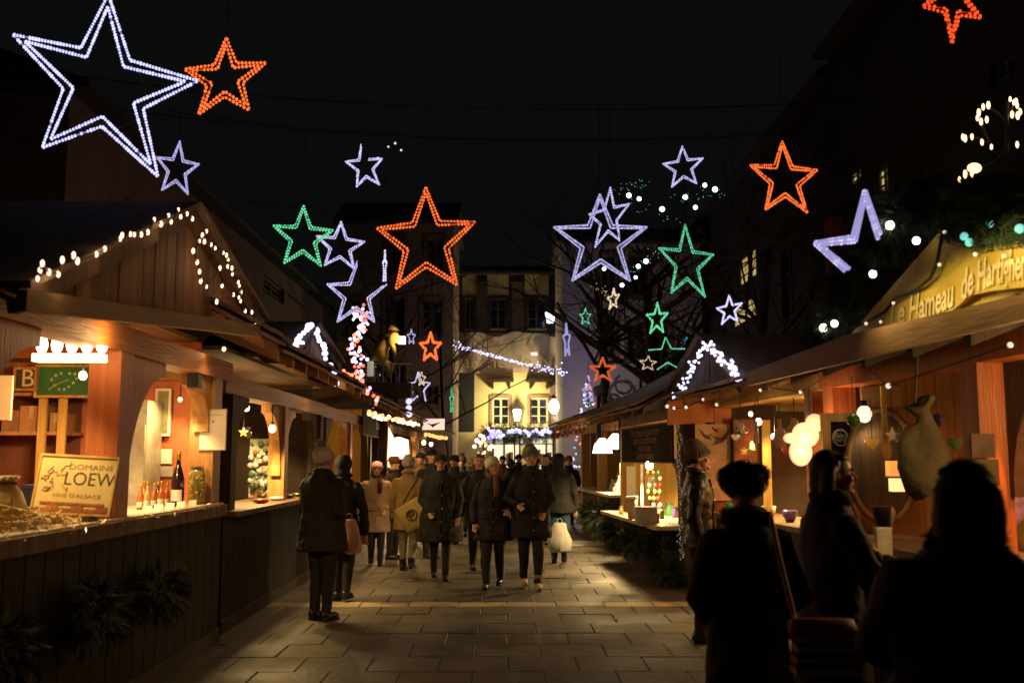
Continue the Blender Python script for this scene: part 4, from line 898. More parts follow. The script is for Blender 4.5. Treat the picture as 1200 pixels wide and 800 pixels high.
bd.build('bird_print', mat('bird_violet', (.13,.09,.15), .8, bump=0), bc)
onend(R2, 3.1, 'rack_board', 'dark brown rack panel right of the bird curtain', 'rack', 859, 888, 492, 575, mat('rack_brown', (.20,.07,.035), .6, scale=7), frame=W_DK, fr=.015)
for k, (px, py) in enumerate(((876,545),(868,505))):
    t = thing('mug', ['small white pot on the rack panel','upper tin cup on the rack panel'][k], 'pot', P(px, py, 12.4)); MB().rings([(0,0,-.06,.045,.045),(0,0,.05,.065,.065),(0,0,.055,.05,.05)], 12).build('cup', OC[0] if k == 0 else METAL, t, smooth=True); MB().tube([(.06,0,-.03),(.11,0,0),(.06,0,.04)], .01, 6).build('handle', OC[0] if k == 0 else METAL, t)
a_, _ = R2.hit(899, 530, -.1)
onend(R2, 1.6, 'timber_strut', 'yellow lit upright timber wrapped in a thin garland', 'timber', 892, 905, 492, 600, W_YE)
# gingerbread shaped glowing hanger and white cutout shapes
gb = thing('light_figure', 'glowing cream cutout figure with rounded limbs hanging in the second right stall', 'lamp', P(944, 512, 9.3)); GL = emis('figure_glow', (1,.62,.34), .85)
MB().ell((-.05,0,-.14), .11, .05, .13, n=16, m=10).ell((.0,0,.02), .13, .05, .12, n=16, m=10).ell((-.14,0,-.01), .07, .04, .05, n=12, m=8).ell((.09,0,.13), .09, .04, .09, n=12, m=8).build('figure_body', GL, gb, smooth=True)
MB().tube([(.05,0,.15),(.05,0,.45)], .008, 5).build('cord', CABLE, gb); lamp('figure_light', (0,-.35,-.1), (1,.60,.26), 24, .12, gb)
wm_ = mat('white_ceramic', (.75,.62,.45), .4, bump=0)
for k, (px, py, lab, n_) in enumerate(((914,508,'white bottle shaped cutout hanging left of the glowing figure',0),(931,501,'rounded white cutout hanging close to the glowing figure',1),(886,505,'thin white cutout hanging at the yellow timber',2),(868,500,'small pear shaped glass drop hanging right of the curtain',3))):
    t = thing('hanging_shape', lab, 'ornament', P(px, py, 9.9), 0, 'white shapes hanging in the second right stall')
    mb = MB()
    if n_ == 0: mb.rings([(0,0,-.14,.055,.02),(0,0,.02,.055,.02),(0,0,.07,.02,.015),(0,0,.15,.02,.015)], 12)
    elif n_ == 1: mb.ell((0,0,-.04), .08, .03, .09, n=12, m=8).ell((0,0,.05), .04, .02, .05, n=10, m=6)
    elif n_ == 2: mb.rings([(0,0,-.12,.03,.012),(0,0,.1,.018,.012)], 8)
    else: mb.ell((0,0,0), .035, .03, .05, n=10, m=8)
    mb.build('shape', wm_, t, smooth=True); MB().tube([(0,0,.10 if n_ < 2 else .05),(0,0,.3)], .005, 4).build('cord', CABLE, t)
bulb_lamp('clear warm bulb at the end of the second right stall', P(889, 494, 10.6), E_HOT, 26, r=.035)
bulb_lamp('orange bulb behind the bird curtain valance', R2.wor(2.6, -.3, 2.2), E_WARM, 9, (1,.30,.08), r=.03)
bulb_lamp('second warm bulb deep in the second right stall', R2.wor(1.6, -.7, 2.15), E_HOT, 110, r=.035)
gl_, gp_, gr_ = R2.hit(789, 466, .40), R2.hit(828, 400, .40), R2.hit(869, 448, .40)
R2.gable(gr_[0], gr_[1], gp_[0], gp_[1], gl_[0], gl_[1], .40, W_DK, W_DK, .18, deep=1.2)
# ---------------- R3: bright little stall with low table
R3 = Stall('gift_stall', 'third stall on the right, brightly lit yellow inside with a chalkboard over the opening', 2.32, 13.2, 4.5, 1, 4.1, 1.9)
R3.counter(.78, W_PALE, W_DK, out=.34, into=.5, bo=-.10); R3.shell(YEL_WALL, 2.4)
R3.part('post', W_BR, (.0, .2, -.22, -.02, 0, 2.2)); R3.part('post', W_OR, (3.9, 4.1, -.22, -.02, 0, 2.2)); R3.part('beam', W_BR, (0, 4.1, -.24, -.03, 2.2, 2.36))
R3.brace(.2, 1, 1.66, W_BR, .35, .9, o=-.1, th=.1)
R3.part('ceiling', W_YEH, (0, 4.1, -1.9, -.25, 2.26, 2.30)); R3.roof(2.30, over=.55, zr=3.1)
chalk('long dark chalkboard with faint cursive lines above the gift stall opening', R3, .35, 3.75, .0, 1.62, 2.14, ['Pain d\'épices de grand mère', 'coeurs et bonshommes', 'miel du pays', 'Confiture maison'], .17, col=mat('chalk_faint', (.35,.2,.17), .9, bump=0), frame=W_DK)
for i in range(9):
    o_a, o_b = .5-i*.28, .5-(i+1)*.28; zt = lambda o: 2.30+(.8)*((.55-o)/1.5) if o > -.95 else 3.1-(o+.95)*-.8
    MB().prism([(o_a-.005, 2.28), (o_b+.005, 2.28), (o_b+.005, zt(o_b)), (o_a-.005, zt(o_a))], lambda u, v_, d: (d, R3.s*u, v_), -.18, -.15-rnd.random()*.008).build('end_board', mat('end_board_paint', (.30,.27,.13), .7, scale=4, rand=.1), R3.t)
wp = wallsign
onend(R3, 3.3, 'paper_banner', 'tall white paper panel hanging in the gift stall', 'notice', 734, 745, 546, 586, WHITE_P)
onend(R3, 2.4, 'paper_banner', 'narrow white strip right of the tall white panel', 'notice', 750, 754, 544, 600, WHITE_P)
onend(R3, 3.6, 'picture_card', 'white card with a small red picture in the gift stall', 'notice', 756, 768, 556, 574, WHITE_P)
t = thing('white_carton', 'square white box on the gift stall table', 'box', cpt(757, 613, .78)); MB().box(-.14,.14,-.10,.10,.002,.21).build('box_body', WHITE_P, t); MB().box(-.145,.145,-.105,.105,.212,.225).build('lid', MATS['grey_card'], t)
t = thing('paper_cup', 'pale striped cup standing left of the square white box', 'cup', cpt(741, 608, .78)); MB().rings([(0,0,0,.06,.06),(0,0,.30,.085,.085)], 14).build('cup_body', mat('cup_pink', (.65,.45,.35), .6, bump=0), t, smooth=True); MB().rings([(0,0,.31,.09,.09),(0,0,.33,.09,.09)], 14).build('rim', WHITE_P, t)
BB = [(mat('jar_gold', (.6,.35,.08), .3, bump=0)), OC[2], OC[1], OC[0]]
for k, (px, py, z) in enumerate(((764,610,.78),(770,612,.78),(776,608,.78),(773,604,.78),(728,602,.78),(748,605,.78))):
    t = thing('honey_jar', ['gold jar close to the white box','red jar right of the white box','green jar at the table end','pale jar behind the green one','gold jar at the far table corner','red jar between cup and box'][k], 'jar', cpt(px, py, z)); MB().rings([(0,0,0,.035,.035),(0,0,.09,.035,.035),(0,0,.10,.028,.028)], 10).build('jar_body', BB[k % 4], t, smooth=True); MB().rings([(0,0,.101,.032,.032),(0,0,.125,.032,.032)], 10).build('lid', OC[3] if k % 2 else METAL, t)
# hanging garlands of little hearts at the right of the opening
for k, px in enumerate((766, 772, 760)):
    t = thing('ornament_strand', ['left','right','short middle'][k]+' strand of small coloured ornaments in the gift stall', 'garland', P(px, 548, 15.3)); MB().tube([(0,0,0),(0,0,-.75+.2*k)], .004, 4).build('cord', W_BR, t)
    for q_ in range(7-2*(k == 2)): MB().ell((rnd.uniform(-.02,.02),0,-.06-.1*q_), .03, .02, .035, n=8, m=6).build('ornament', rnd.choice(BB+[OC[0]]), t, smooth=True)
bulb_lamp('bright white globe bulb at the top of the gift stall opening', P(761, 545, 15.0), E_HOT, 75, (1,.68,.28), r=.06, drop=.3, ax=-.35)
bulb_lamp('second globe bulb deeper in the gift stall', R3.wor(2.2, -1.0, 2.05), E_HOT, 130, (1,.66,.26), r=.05)
# ---------------- R4
R4 = Stall('candy_stall', 'fourth stall on the right with two glaring lamps above an orange interior', 2.05, 17.75, 3.5, 1, 5.2, 2.0)
R4.counter(1.03, mat('counter_white', (.62,.56,.48), .5), W_DK, out=.18, bo=-.08); R4.shell(YEL_WALL, 2.4)
for a in (.0, 2.6, 5.0): R4.part('post', W_YE, (a, a+.18, -.22, -.04, 0, 2.2))
R4.part('beam', W_OR, (0, 5.2, -.24, -.03, 2.2, 2.34)); R4.roof(2.36, over=.6, zr=3.0, soffit=W_YEH)
for k, (px, py, Y) in enumerate(((706,522,18.6),(721,517,18.0))):
    t = thing('work_lamp', ['left glaring white shade lamp of the candy stall','right glaring white shade lamp of the candy stall'][k], 'lamp', P(px, py, Y)); MB().rings([(0,0,-.14,.19,.19),(0,0,.02,.15,.15),(0,0,.14,.05,.05)], 14).build('shade', emis('shade_white', (1,.78,.62), 3.5), t, smooth=True); MB().tube([(0,0,.12),(0,0,.3)], .01, 5).build('cord', CABLE, t)
    lamp('shade_light', (0,0,-.16), WARM, 210, .1, t, spot=146, aim=(.0,-.2,-1))
onend(R4, 4.0, 'grey_poster', 'grey and white poster under the candy stall lamps', 'poster', 697, 716, 514, 535, mat('poster_grey', (.45,.43,.45), .7, col2=(.15,.15,.18), scale=2, bump=0))
ORD = 'first second third fourth fifth sixth seventh eighth ninth tenth eleventh twelfth'.split()
for k in range(12):
    a = .3+2.5*k/12+rnd.random()*.05; h_ = .10+rnd.random()*.25; t = MB().rings([(0,0,0,.06,.05),(0,0,h_*.6,.065,.05),(0,0,h_,.02,.02),(0,0,h_+.05,.04,.03)], 8)
    o = t.build('candy_bag', rnd.choice(BB+[WHITE_P, mat('bag_yellow', (.65,.42,.08), .5, bump=0)])); o.location = R4.wor(a, -.15-rnd.random()*.35, 1.032); tag(o, 'small twisted candy package, '+ORD[k]+' from the near end of the candy counter', 'package', 'candy packages on the fourth right counter')
gar = MB()
for k in range(260):
    u = k/260; p = R4.wor(-.1+5.3*u, .62+rnd.uniform(-.03,.03), 2.26-.12*abs(math.sin(u*PI*7))+rnd.uniform(-.03,.03)); d = Vector((rnd.uniform(-1,1), rnd.uniform(-1,1), rnd.uniform(-1,1))).normalized()*.07
    gar.add([p-d, p+d, p+Vector((d.y,-d.x,d.z))*.5], [(0,1,2)])
tag(gar.build('leaf_garland', mat('leaf_orange', (.55,.22,.05), .7, bump=0), recalc=False), 'garland of orange autumn leaves along the candy stall eave', 'garland', kind='stuff')
# ---------------- R5 dark closed stall
R5 = Stall('closed_stall', 'dark closed stall beyond the candy stall on the right', 2.75, 23.6, 0, 1, 3, 2.2)
R5.counter(1.1, W_DK, W_DK, out=.05, bw=.5); R5.shell(DK_WALL, 2.5); R5.part('shutter', W_DK, (0, 3, -.05, .0, 1.11, 2.3)); R5.roof(2.45, over=.5, zr=3.1, tile=.8)
# fir branches on the right counters and beneath
for k, (S_, a, o, z, r_) in enumerate(((R3,.6,.1,.45,.30),(R3,2.0,.12,.45,.30),(R3,3.4,.12,.45,.28),(R4,.5,.05,.6,.32),(R4,1.6,.05,.5,.32),(R3,.05,.12,.15,.22),(R4,2.8,.05,.5,.3))):
    mb = MB(); fir_bits(mb, S_.wor(a, o, z), r_, 420, .12); tag(mb.build('fir_bunch', NEEDLE, recalc=False), ['dark fir bunch below the near end of the gift stall table','dark fir bunch below the middle of the gift stall table','dark fir bunch below the far end of the gift stall table','dark fir bunch below the near end of the candy counter','dark fir bunch below the middle of the candy counter','low fir bunch at the foot of the gift stall post','dark fir bunch below the far part of the candy counter'][k], 'fir bunch')
gp = MB()
for k in range(150):
    u = k/150; p = R3.wor(-.04+.02*math.sin(u*30), .02+.02*math.cos(u*30), 2.1-1.75*u); gp.octa((p.x+rnd.uniform(-.03,.03), p.y+rnd.uniform(-.03,.03), p.z), .009)
post_l = thing('post_garland', 'thin garland of tiny pale lights wound down the gift stall post', 'light garland', R3.wor(-.04,.02,.3)); gp.build('bulbs', emis('tiny_pale_bulb', (.75,.8,.5), .22), post_l, world=True, kind='stuff')
MB().tube([R3.wor(-.04+.02*math.sin(u), .02+.02*math.cos(u), 2.1-1.75*u/30) for u in range(31)], .006, 4).build('cord', CABLE, post_l, world=True)

# ---------- more goods: hanging ornaments and things on the counters
def hang(label, p, kind, m, drop=.3, sc_=1.0, group=None):
    t = thing('hanging_ornament', label, 'ornament', p, 0, group); mb = MB()
    if kind == 0: mb.ell((0,0,0), .045*sc_, n=12, m=8)
    elif kind == 1: mb.prism([(.05*sc_*1.0*math.sin(a)**3, .045*sc_*(.81*math.cos(a)-.31*math.cos(2*a)-.12*math.cos(3*a))) for a in [k*PI/9 for k in range(18)]], lambda u, v, d: (u, d, v), -.008, .008)
    elif kind == 2: mb.prism([((.055 if i % 2 == 0 else .024)*sc_*math.sin(PI*i/5), (.055 if i % 2 == 0 else .024)*sc_*math.cos(PI*i/5)) for i in range(10)], lambda u, v, d: (u, d, v), -.006, .006)
    elif kind == 3: mb.rings([(0,0,-.07*sc_,.045*sc_,.045*sc_),(0,0,-.05*sc_,.035*sc_,.035*sc_),(0,0,.0,.028*sc_,.028*sc_),(0,0,.03*sc_,.01,.01)], 12)
    mb.build('ornament', m, t, smooth=kind in (0,3)); MB().tube([(0,0,.03*sc_),(0,0,drop)], .003, 4).build('cord', CABLE, t); return t
KN = ['ball','heart','star','bell']; CN = ['pale','green','red','gold','violet']; CM = OC+[MATS['bauble_violet']]
PN = ['far left','left','inner left','middle','inner right','right','far right','rightmost']
for k, px in enumerate((1000, 1022, 1046, 1064, 1098, 1120, 1176, 1192)):
    c_ = (k*2+1) % 5; q = k % 4; hang(f'{CN[c_]} {KN[q]} hanging {PN[k]} under the beam of the big right stall', P(px, 492+9*((k*3) % 4), 8.0-.25*k*.5), q, CM[c_], .35, 1.2)
for k, px in enumerate((862, 872, 881, 908, 922, 936)):
    c_ = (k*3) % 5; q = (k+1) % 4; hang(f'{CN[c_]} {KN[q]} hanging {PN[k]} among the white shapes of the kitchenware stall', P(px, 512+8*((k*2) % 3), 11.2-.2*k), q, CM[c_], .3, 1.0)
for k in range(9):
    c_ = k % 5; q = (k*3+1) % 4; hang(f'{CN[c_]} {KN[q]} hanging from the ornament stall beam, {ORD[k]} from the near end', L2.wor(.7+.5*k, -.45-.1*(k % 3), 2.02-.05*(k % 2)), q, CM[c_], .28, 1.1)
for k in range(10):
    t = thing('ceramic_bowl', f'{CN[(k*2) % 5]} bowl, {ORD[k]} from the near end of the kitchenware counter', 'bowl', R2.wor(.3+.32*k, -.12-.12*(k % 2), 1.002)); h_ = .06+.03*(k % 3)
    MB().rings([(0,0,0,.04,.04),(0,0,h_*.6,.075,.075),(0,0,h_,.085,.085),(0,0,h_*.99,.078,.078),(0,0,h_*.3,.04,.04)], 14).build('bowl_body', CM[(k*2) % 5], t, smooth=True)
for k in range(9):
    t = thing('biscuit_tin', f'{CN[(k*2+1) % 5]} round tin, {ORD[k]} from the near end of the gift stall back shelf', 'tin', R3.wor(.5+.36*k, -.42, .782)); h_ = .10+.04*(k % 3)
    MB().rings([(0,0,0,.055,.055),(0,0,h_,.055,.055)], 14).build('tin_body', CM[(k*2+1) % 5], t, smooth=False); MB().rings([(0,0,h_+.001,.058,.058),(0,0,h_+.02,.058,.058)], 14).build('lid', METAL, t)
gs_ = thing('goods_shelf', 'wooden shelf of small parcels on the yellow back wall of the gift stall', 'shelf', R3.wor(2.0, -1.75, 0), R3.t.rotation_euler.z)
for z_ in (1.15, 1.5, 1.85): MB().box(-1.7, 1.7, -.12, .12, z_-.02, z_).build('shelf_board', W_YEH, gs_)
for k in range(27):
    h_ = rnd.uniform(.10,.24); a_ = -1.6+.38*(k % 9); z_ = (1.15,1.5,1.85)[k//9]; MB().box(a_, a_+.24, -.08, .06, z_+.001, z_+h_).build('parcel', rnd.choice(CM[:4]+[WHITE_P, MATS['cup_pink']]), gs_)
for k in range(8):
    t = thing('pretzel_stack', f'golden ring cake, {ORD[k]} from the near end of the third left counter', 'cake', L3.wor(.6+.6*k, -.15, 1.122)); MB().tube([(.09*math.cos(a), .09*math.sin(a), .035) for a in [q*PI/7 for q in range(14)]], .035, 7, closed=True).build('ring', MATS['bread'], t, smooth=True)
    MB().rings([(0,0,0,.14,.14),(0,0,.008,.15,.15)], 14).build('plate', WHITE_P, t)
bulb_lamp('violet white bulb under the eave of the ornament stall', P(394, 449, 13.6), emis('bulb_violet', (.85,.75,1), 3), 16, (1,.62,.27), r=.04, drop=.1, ax=-.3)
bulb_lamp('added small bulb under the eave at the far end of the wine stall', L1.wor(5.6, .12, 2.62), E_WARM, 2, (1,.62,.24), r=.018, drop=.06, ax=-.2)  # bulb added to brighten the underside of the eave
# ============================================================ STARS
def star_pose(tips, Y):
    """rigid flat star (five tips) placed at distance Y and turned in depth so that it looks as measured"""
    W_ = [P(px, py, Y) for px, py in tips]; c = sum(W_, Vector())/5
    Q = np.array([[w_.x-c.x, w_.z-c.z] for w_ in W_]); S_ = np.array([[math.sin(2*PI*k/5), math.cos(2*PI*k/5)] for k in range(5)])
    A_ = np.linalg.lstsq(S_, Q, rcond=None)[0].T
    U, s, Vt = np.linalg.svd(A_); s1, s2 = s[0], s[1]; h = math.sqrt(max(0, s1*s1-s2*s2))
    best = None
    for sg in (1, -1, .6, -.6, 0):
        def f(u, v, d=0, sg=sg):
            q = Vt @ np.array([u, v]); p2 = U @ np.array([s1*q[0], s2*q[1]])
            return Vector((p2[0], h*q[1]*sg+d, p2[1]))
        c2 = c.copy(); k = 1.0
        for it in range(4):
            pr = []
            for (sx_, sy_) in S_: v = _CR.transposed() @ (c2+f(sx_, sy_)*k-EYE); pr.append((600+1167*v.x/-v.z, 400-1167*v.y/-v.z))
            ex = sum(a[0]-b[0] for a, b in zip(pr, tips))/5; ey = sum(a[1]-b[1] for a, b in zip(pr, tips))/5
            c2 = c2-Vector((ex, 0, -ey))*Y/1167
            d0 = sum(math.hypot(a[0]-sum(q[0] for q in pr)/5, a[1]-sum(q[1] for q in pr)/5) for a in pr); d1 = sum(math.hypot(a[0]-sum(q[0] for q in tips)/5, a[1]-sum(q[1] for q in tips)/5) for a in tips); k *= d1/d0
        err = sum((a[0]-b[0])**2+(a[1]-b[1])**2 for a, b in zip(pr, tips))
        if best is None or err < best[0]: best = (err, c2, (lambda u, v, d=0, f=f, k=k: f(u, v)*k+Vector((0, d, 0))), s1)
    return best[1], best[2], best[3]
def star_pts(k_in, r=1.0):
    return [((r if i % 2 == 0 else r*k_in)*math.sin(PI*i/5), (r if i % 2 == 0 else r*k_in)*math.cos(PI*i/5)) for i in range(10)]
def light_star(label, tips, Y, mb_, mr, strand=2, gap=.09, br=.016, step=.05, tube=.012, unlit=(), kin=.42, up=1.2, frame=True):
    if len(tips) == 2:      # centre and radius
        (cx, cy), r = tips; tips = [(cx+r*math.sin(2*PI*k/5), cy-r*math.cos(2*PI*k/5)) for k in range(5)]
    c, f, s1 = star_pose(tips, Y); br *= .80; step *= .66; tube *= .8
    t = thing('light_star', label, 'light star', c, 0, 'star lights hung over the lane')
    for st_ in range(strand):
        r = 1-gap*st_*1.25; pts = star_pts(kin-(gap*.55*st_)/1.0, r) if st_ else star_pts(kin)
        bl = MB(); tb = MB(); tu = MB()
        for i in range(10):
            a, b = f(*pts[i]), f(*pts[(i+1) % 10]); a = a+Vector((0,.0,0)); L_ = (b-a).length; n = max(2, int(L_/step))
            off = i in unlit
            (tu if off else tb).tube([a, b], tube if not off else .006, 5)
            if not off:
                for k in range(n):
                    if rnd.random() < .035: continue
                    p = a.lerp(b, (k+.5)/n); q_ = br*rnd.uniform(.82, 1.14); bl.ell(p, q_, q_, q_*1.15, n=6, m=4)
        if tb.v: tb.build('light_rope', mr, t)
        if tu.v and frame: tu.build('unlit_rope', CABLE, t)
        if bl.v: bl.build('bulbs', mb_, t, kind='stuff', smooth=True, recalc=False)
    pts = star_pts(kin-.03, .96); fr = MB().tube([f(u*.97, v*.97, .03) for u, v in pts], .006, 4, closed=True)
    th = f(0, 1); fr.tube([f(.42*math.sin(q*PI/8), .42*math.cos(q*PI/8), .03) for q in range(16)], .004, 4, closed=True)
    if frame: fr.build('frame', CABLE, t)
    MB().tube([th, th+Vector((0,0,up))], .004, 4).build('hanging_wire', CABLE, t)
    return t
O_ = (E_OR, E_ORR); V_ = (E_LAV, E_LAVR); G_ = (E_GR, E_GRR); C_ = (E_CREAM, emis('cream_rope', (.9,.6,.35), .5))
E_BW = emis('star_white', (.60,.60,1), 1.45); E_BWR = emis('star_white_rope', (.42,.42,.80), .5); B_ = (E_BW, E_BWR)
light_star('huge white double stranded star at the top left', [(131,-6),(228,97),(187,203),(50,177),(12,38)], 8, *B_, gap=.105, br=.0165, step=.040, tube=.009, kin=.43)
light_star('orange beaded star right of the huge white one', [(264,47),(314,70),(290,132),(234,133),(216,80)], 12, *O_, gap=.13, br=.023, step=.070, tube=.012, kin=.44)
light_star('small white star touching the lowest tip of the huge one', [(208,164),(235,192),(221,230),(187,221),(186,186)], 13.5, *V_, br=.012, step=.040, kin=.44)
light_star('violet white star with a detached top, high left of the middle', [(424,166),(447,188),(446,216),(417,219),(404,191)], 18, *V_, br=.016, step=.045, unlit=(0,), kin=.44)
light_star('green star overlapping a white one, left of the middle', [(356,240),(391,270),(376,312),(333,309),(319,264)], 15, *G_, br=.018, step=.062, kin=.44)
light_star('white star overlapping the right tip of the green one', [(399,258),(428,284),(416,315),(379,311),(371,277)], 15.6, *V_, br=.015, step=.045, kin=.44)
light_star('large orange star hanging left of the street centre', [(498,219),(558,260),(536,334),(463,339),(442,267)], 12.5, *O_, gap=.085, br=.019, step=.060, kin=.45)
light_star('white star with unlit top above the red and white light column', [(419,304),(454,334),(438,377),(396,377),(382,334)], 14.5, *V_, br=.014, step=.045, unlit=(0,1), kin=.44)
light_star('white star seen edge on right of the one with unlit top', [(451,294),(453,306),(452,330),(449,330),(449,306)], 14, *V_, br=.018, step=.05, kin=.44, strand=1)
light_star('tiny blue white star beside the glowing lantern', [(482,384),(487,394),(485,401),(479,404),(477,392)], 24, *V_, br=.018, step=.06, tube=.018, strand=1)
light_star('small orange star in the bare branches, left', [(505,389),(517,401),(513,422),(496,423),(491,401)], 22, *O_, br=.030, step=.07, kin=.45, tube=.014)
light_star('white star with loose strands low in the left branches', [(490,436),(505,448),(498,470),(482,471),(476,449)], 23, *V_, br=.026, step=.07, unlit=(4,7), tube=.02, strand=1, kin=.45)
light_star('tiny cream star above the loose white one', [(494,433),(499,443),(497,451),(491,451),(489,443)], 22, *C_, br=.018, step=.06, tube=.012, strand=1)
light_star('green star seen almost edge on before the yellow house', [(529,452),(532,466),(531,483),(528,483),(527,466)], 25, *G_, br=.02, step=.06, tube=.02, strand=1)
light_star('large lavender star right of the street centre', [(703,226),(759,267),(738,329),(671,329),(648,267)], 12.5, *V_, gap=.075, br=.013, step=.026, tube=.014, kin=.43)
light_star('thin violet star tilted behind the large lavender one', [(714,221),(740,237),(725,283),(698,291),(690,249)], 13.5, *V_, br=.012, step=.05, tube=.010, gap=.07)
light_star('white star highest above the right side of the lane', [(800,172),(824,184),(817,216),(787,220),(776,191)], 18, *V_, br=.014, step=.045, kin=.44)
light_star('tall green star under the high white one on the right', [(803,262),(837,298),(826,349),(787,343),(771,291)], 14.5, *G_, br=.014, step=.05, gap=.07, kin=.42)
light_star('orange star at the far right above the lit windows', [(916,164),(959,200),(946,249),(897,246),(879,194)], 13, *O_, br=.018, step=.045, gap=.10, kin=.44)
light_star('red orange star cut off by the top right edge', [(1122,-44),(1164,22),(1107,53),(1082,1),(1105,-38)], 8, emis('red_light', (1,.09,.02), 1.1), emis('red_rope', (1,.08,.02), .3), br=.018, step=.055, gap=.12, kin=.42, tube=.006)
light_star('broken lavender star with only its left points lit, at the right', [(1014,221),(1077,275),(1057,368),(982,373),(954,287)], 6.4, *V_, gap=.08, br=.018, step=.03, tube=.020, unlit=(1,2,3,4,5,6), kin=.43, frame=False)
light_star('tiny green star left of the bare right tree', [(686,361),(693,368),(690,380),(682,380),(679,368)], 26, *G_, br=.02, step=.06, tube=.016, strand=1)
light_star('small green star directly below the tall green one', [(770,354),(784,366),(777,390),(762,391),(757,368)], 21, *G_, br=.022, step=.07, tube=.012)
light_star('green star half hidden behind the trunk on the right', [(782,393),(801,410),(798,432),(770,432),(758,412)], 24, *G_, br=.022, step=.06, tube=.016, strand=1, unlit=(2,3,6,7))
light_star('small white star right of the trunk over the dark roof', [(854,345),(871,354),(864,378),(846,379),(839,362)], 19, *V_, br=.018, step=.05, tube=.008)
light_star('small orange star in the right tree above the globe', [(706,417),(722,430),(717,446),(696,446),(691,430)], 21, *O_, br=.020, step=.05, tube=.020)
light_star('small cream star low behind the right trunk', [(760,415),(769,425),(766,433),(752,432),(750,424)], 23, *C_, br=.018, step=.06, tube=.014, strand=1)
light_star('narrow lavender star seen from the side by the pale house edge', [(664,378),(668,392),(667,417),(663,416),(659,394)], 22, *V_, br=.022, step=.05, tube=.026, strand=1)
light_star('small lavender star behind the dark conical tree', [(690,448),(698,458),(695,470),(686,468),(682,456)], 27, *V_, br=.02, step=.06, tube=.022, strand=1)
light_star('cream star hanging crooked below the large lavender one', [(720,338),(726,344),(723,361),(714,363),(711,348)], 18, *C_, br=.018, step=.05, tube=.010)
# cables spanning the lane that carry the stars
for k, (Y, z) in enumerate(((8,6.2),(12.5,6.2),(15,6.6),(18,7.6),(22,7.0),(25,6.6))):
    mb = MB().tube([(-6.3+14.3*u/20, Y, z+.5-.9*(1-(2*u/20-1)**2)*.6) for u in range(21)], .007, 4)
    tag(mb.build('span_cable', CABLE), ['nearest','second','third','fourth','fifth','farthest'][k]+' dark steel cable spanning the lane to carry the stars', 'cable', 'cables spanning the lane')
# ============================================================ LIGHT STRINGS
def light_string(name, label, pts, m, r=.02, rz=None, cord=True, single=True, cat='light string', cm=None):
    pts = [Vector(p) for p in pts]; c = pts[0].copy(); t = thing(name, label, cat, c)
    if single:
        ms = [MB().ell((0,0,0), r, r, (rz or r), n=8, m=6).mesh('bulb', m_, smooth=True) for m_ in (m if isinstance(m, (list, tuple)) else [m])]
        for p in pts: inst('bulb', rnd.choice(ms), t, p-c, scale=(rnd.uniform(.75, 1.15),)*3)
    else:
        for m_ in (m if isinstance(m, (list, tuple)) else [m]):
            b = MB()
            for p in pts:
                if rnd.random() < 1/(len(m) if isinstance(m, (list, tuple)) else 1): b.ell(p, r*rnd.uniform(.7,1.2), n=6, m=4)
            if b.v: b.build('bulbs', m_, t, world=True, kind='stuff', smooth=True, recalc=False)
    if cord: MB().tube(pts, .005, 4).build('cord', CABLE, t, world=True)
    return t
Z1 = [(160,460),(170,425),(180,395),(208,432),(248,440),(265,380),(313,360),(330,385),(411,356),(446,333),(512,290),(520,275),(556,270),(572,272),(602,272),(630,262),(657,208),(686,228),(718,190),(729,218),(760,166),(770,196),(797,184),(820,205)]
Z2 = [(880,258),(862,275),(871,302),(900,315),(917,330),(952,350),(965,360),(972,380),(970,408),(988,415),(990,440),(1015,475),(1020,490),(1028,517),(1018,540),(1025,555),(1045,598),(1073,603),(1090,650)]
Z3 = [(850,300),(823,342),(840,390),(850,430),(855,470),(880,494),(937,415),(946,490),(995,528),(923,558)]
for nm, Z in (('string of warm bulbs along the near slope of the wine stall gable', Z1), ('string of warm bulbs down the far slope of the wine stall gable', Z2), ('loose loop of warm bulbs hanging inside the far slope', Z3)):
    light_string('light_string', nm, [PX(x*.275, 200+y*.275, -2.12+rnd.uniform(-.02,.02)) for x, y in Z], E_PINKW, r=.0095, rz=.018)
zc = [L2.hit(px, py, .45) for px, py in ((343,408),(346,404),(349,401),(352,398),(355,394),(357,390),(360,386),(363,383),(366,383),(369,386),(371,390),(374,395),(376,399),(378,404),(381,408),(383,414),(385,420),(388,428),(391,436),(350,407),(354,402),(372,388),(368,381),(360,382),(380,414))]
light_string('light_string', 'cluster of cool white bulbs over the small gable on the left', [L2.wor(a, .45+rnd.uniform(-.04,.04), z) for a, z in zc], E_WHITE, r=.034, cord=False)
zc = []
for i in range(56):
    u = i/55; px = 790+(828-790)*u; py = 466+(401-466)*u; zc.append((px+rnd.uniform(-3,3), py+rnd.uniform(-3,3)))
for i in range(62):
    u = i/61; px = 828+(868-828)*u; py = 401+(443-401)*u; zc.append((px+rnd.uniform(-3,3), py+rnd.uniform(-3,4)))
light_string('light_string', 'dense cool white light string along the gable of the second right stall', [R2.wor(R2.hit(px, py, .5)[0], .5+rnd.uniform(-.04,.04), R2.hit(px, py, .5)[1]) for px, py in zc], E_WHITE, r=.018, cord=False)
light_string('light_string', 'sparse pale bulbs hanging under the right stall eaves', [P(px, py, Y) for px, py, Y in ((782,476,11.5),(790,478,11.3),(804,477,11),(824,468,10.8),(840,474,10.5),(891,457,9.5),(902,454,9.4),(938,459,9.0),(1003,421,8.0),(1041,452,7.2),(1184,404,5.4))], emis('pale_bulb', (.9,.8,.65), 1.0), r=.020, cord=True)
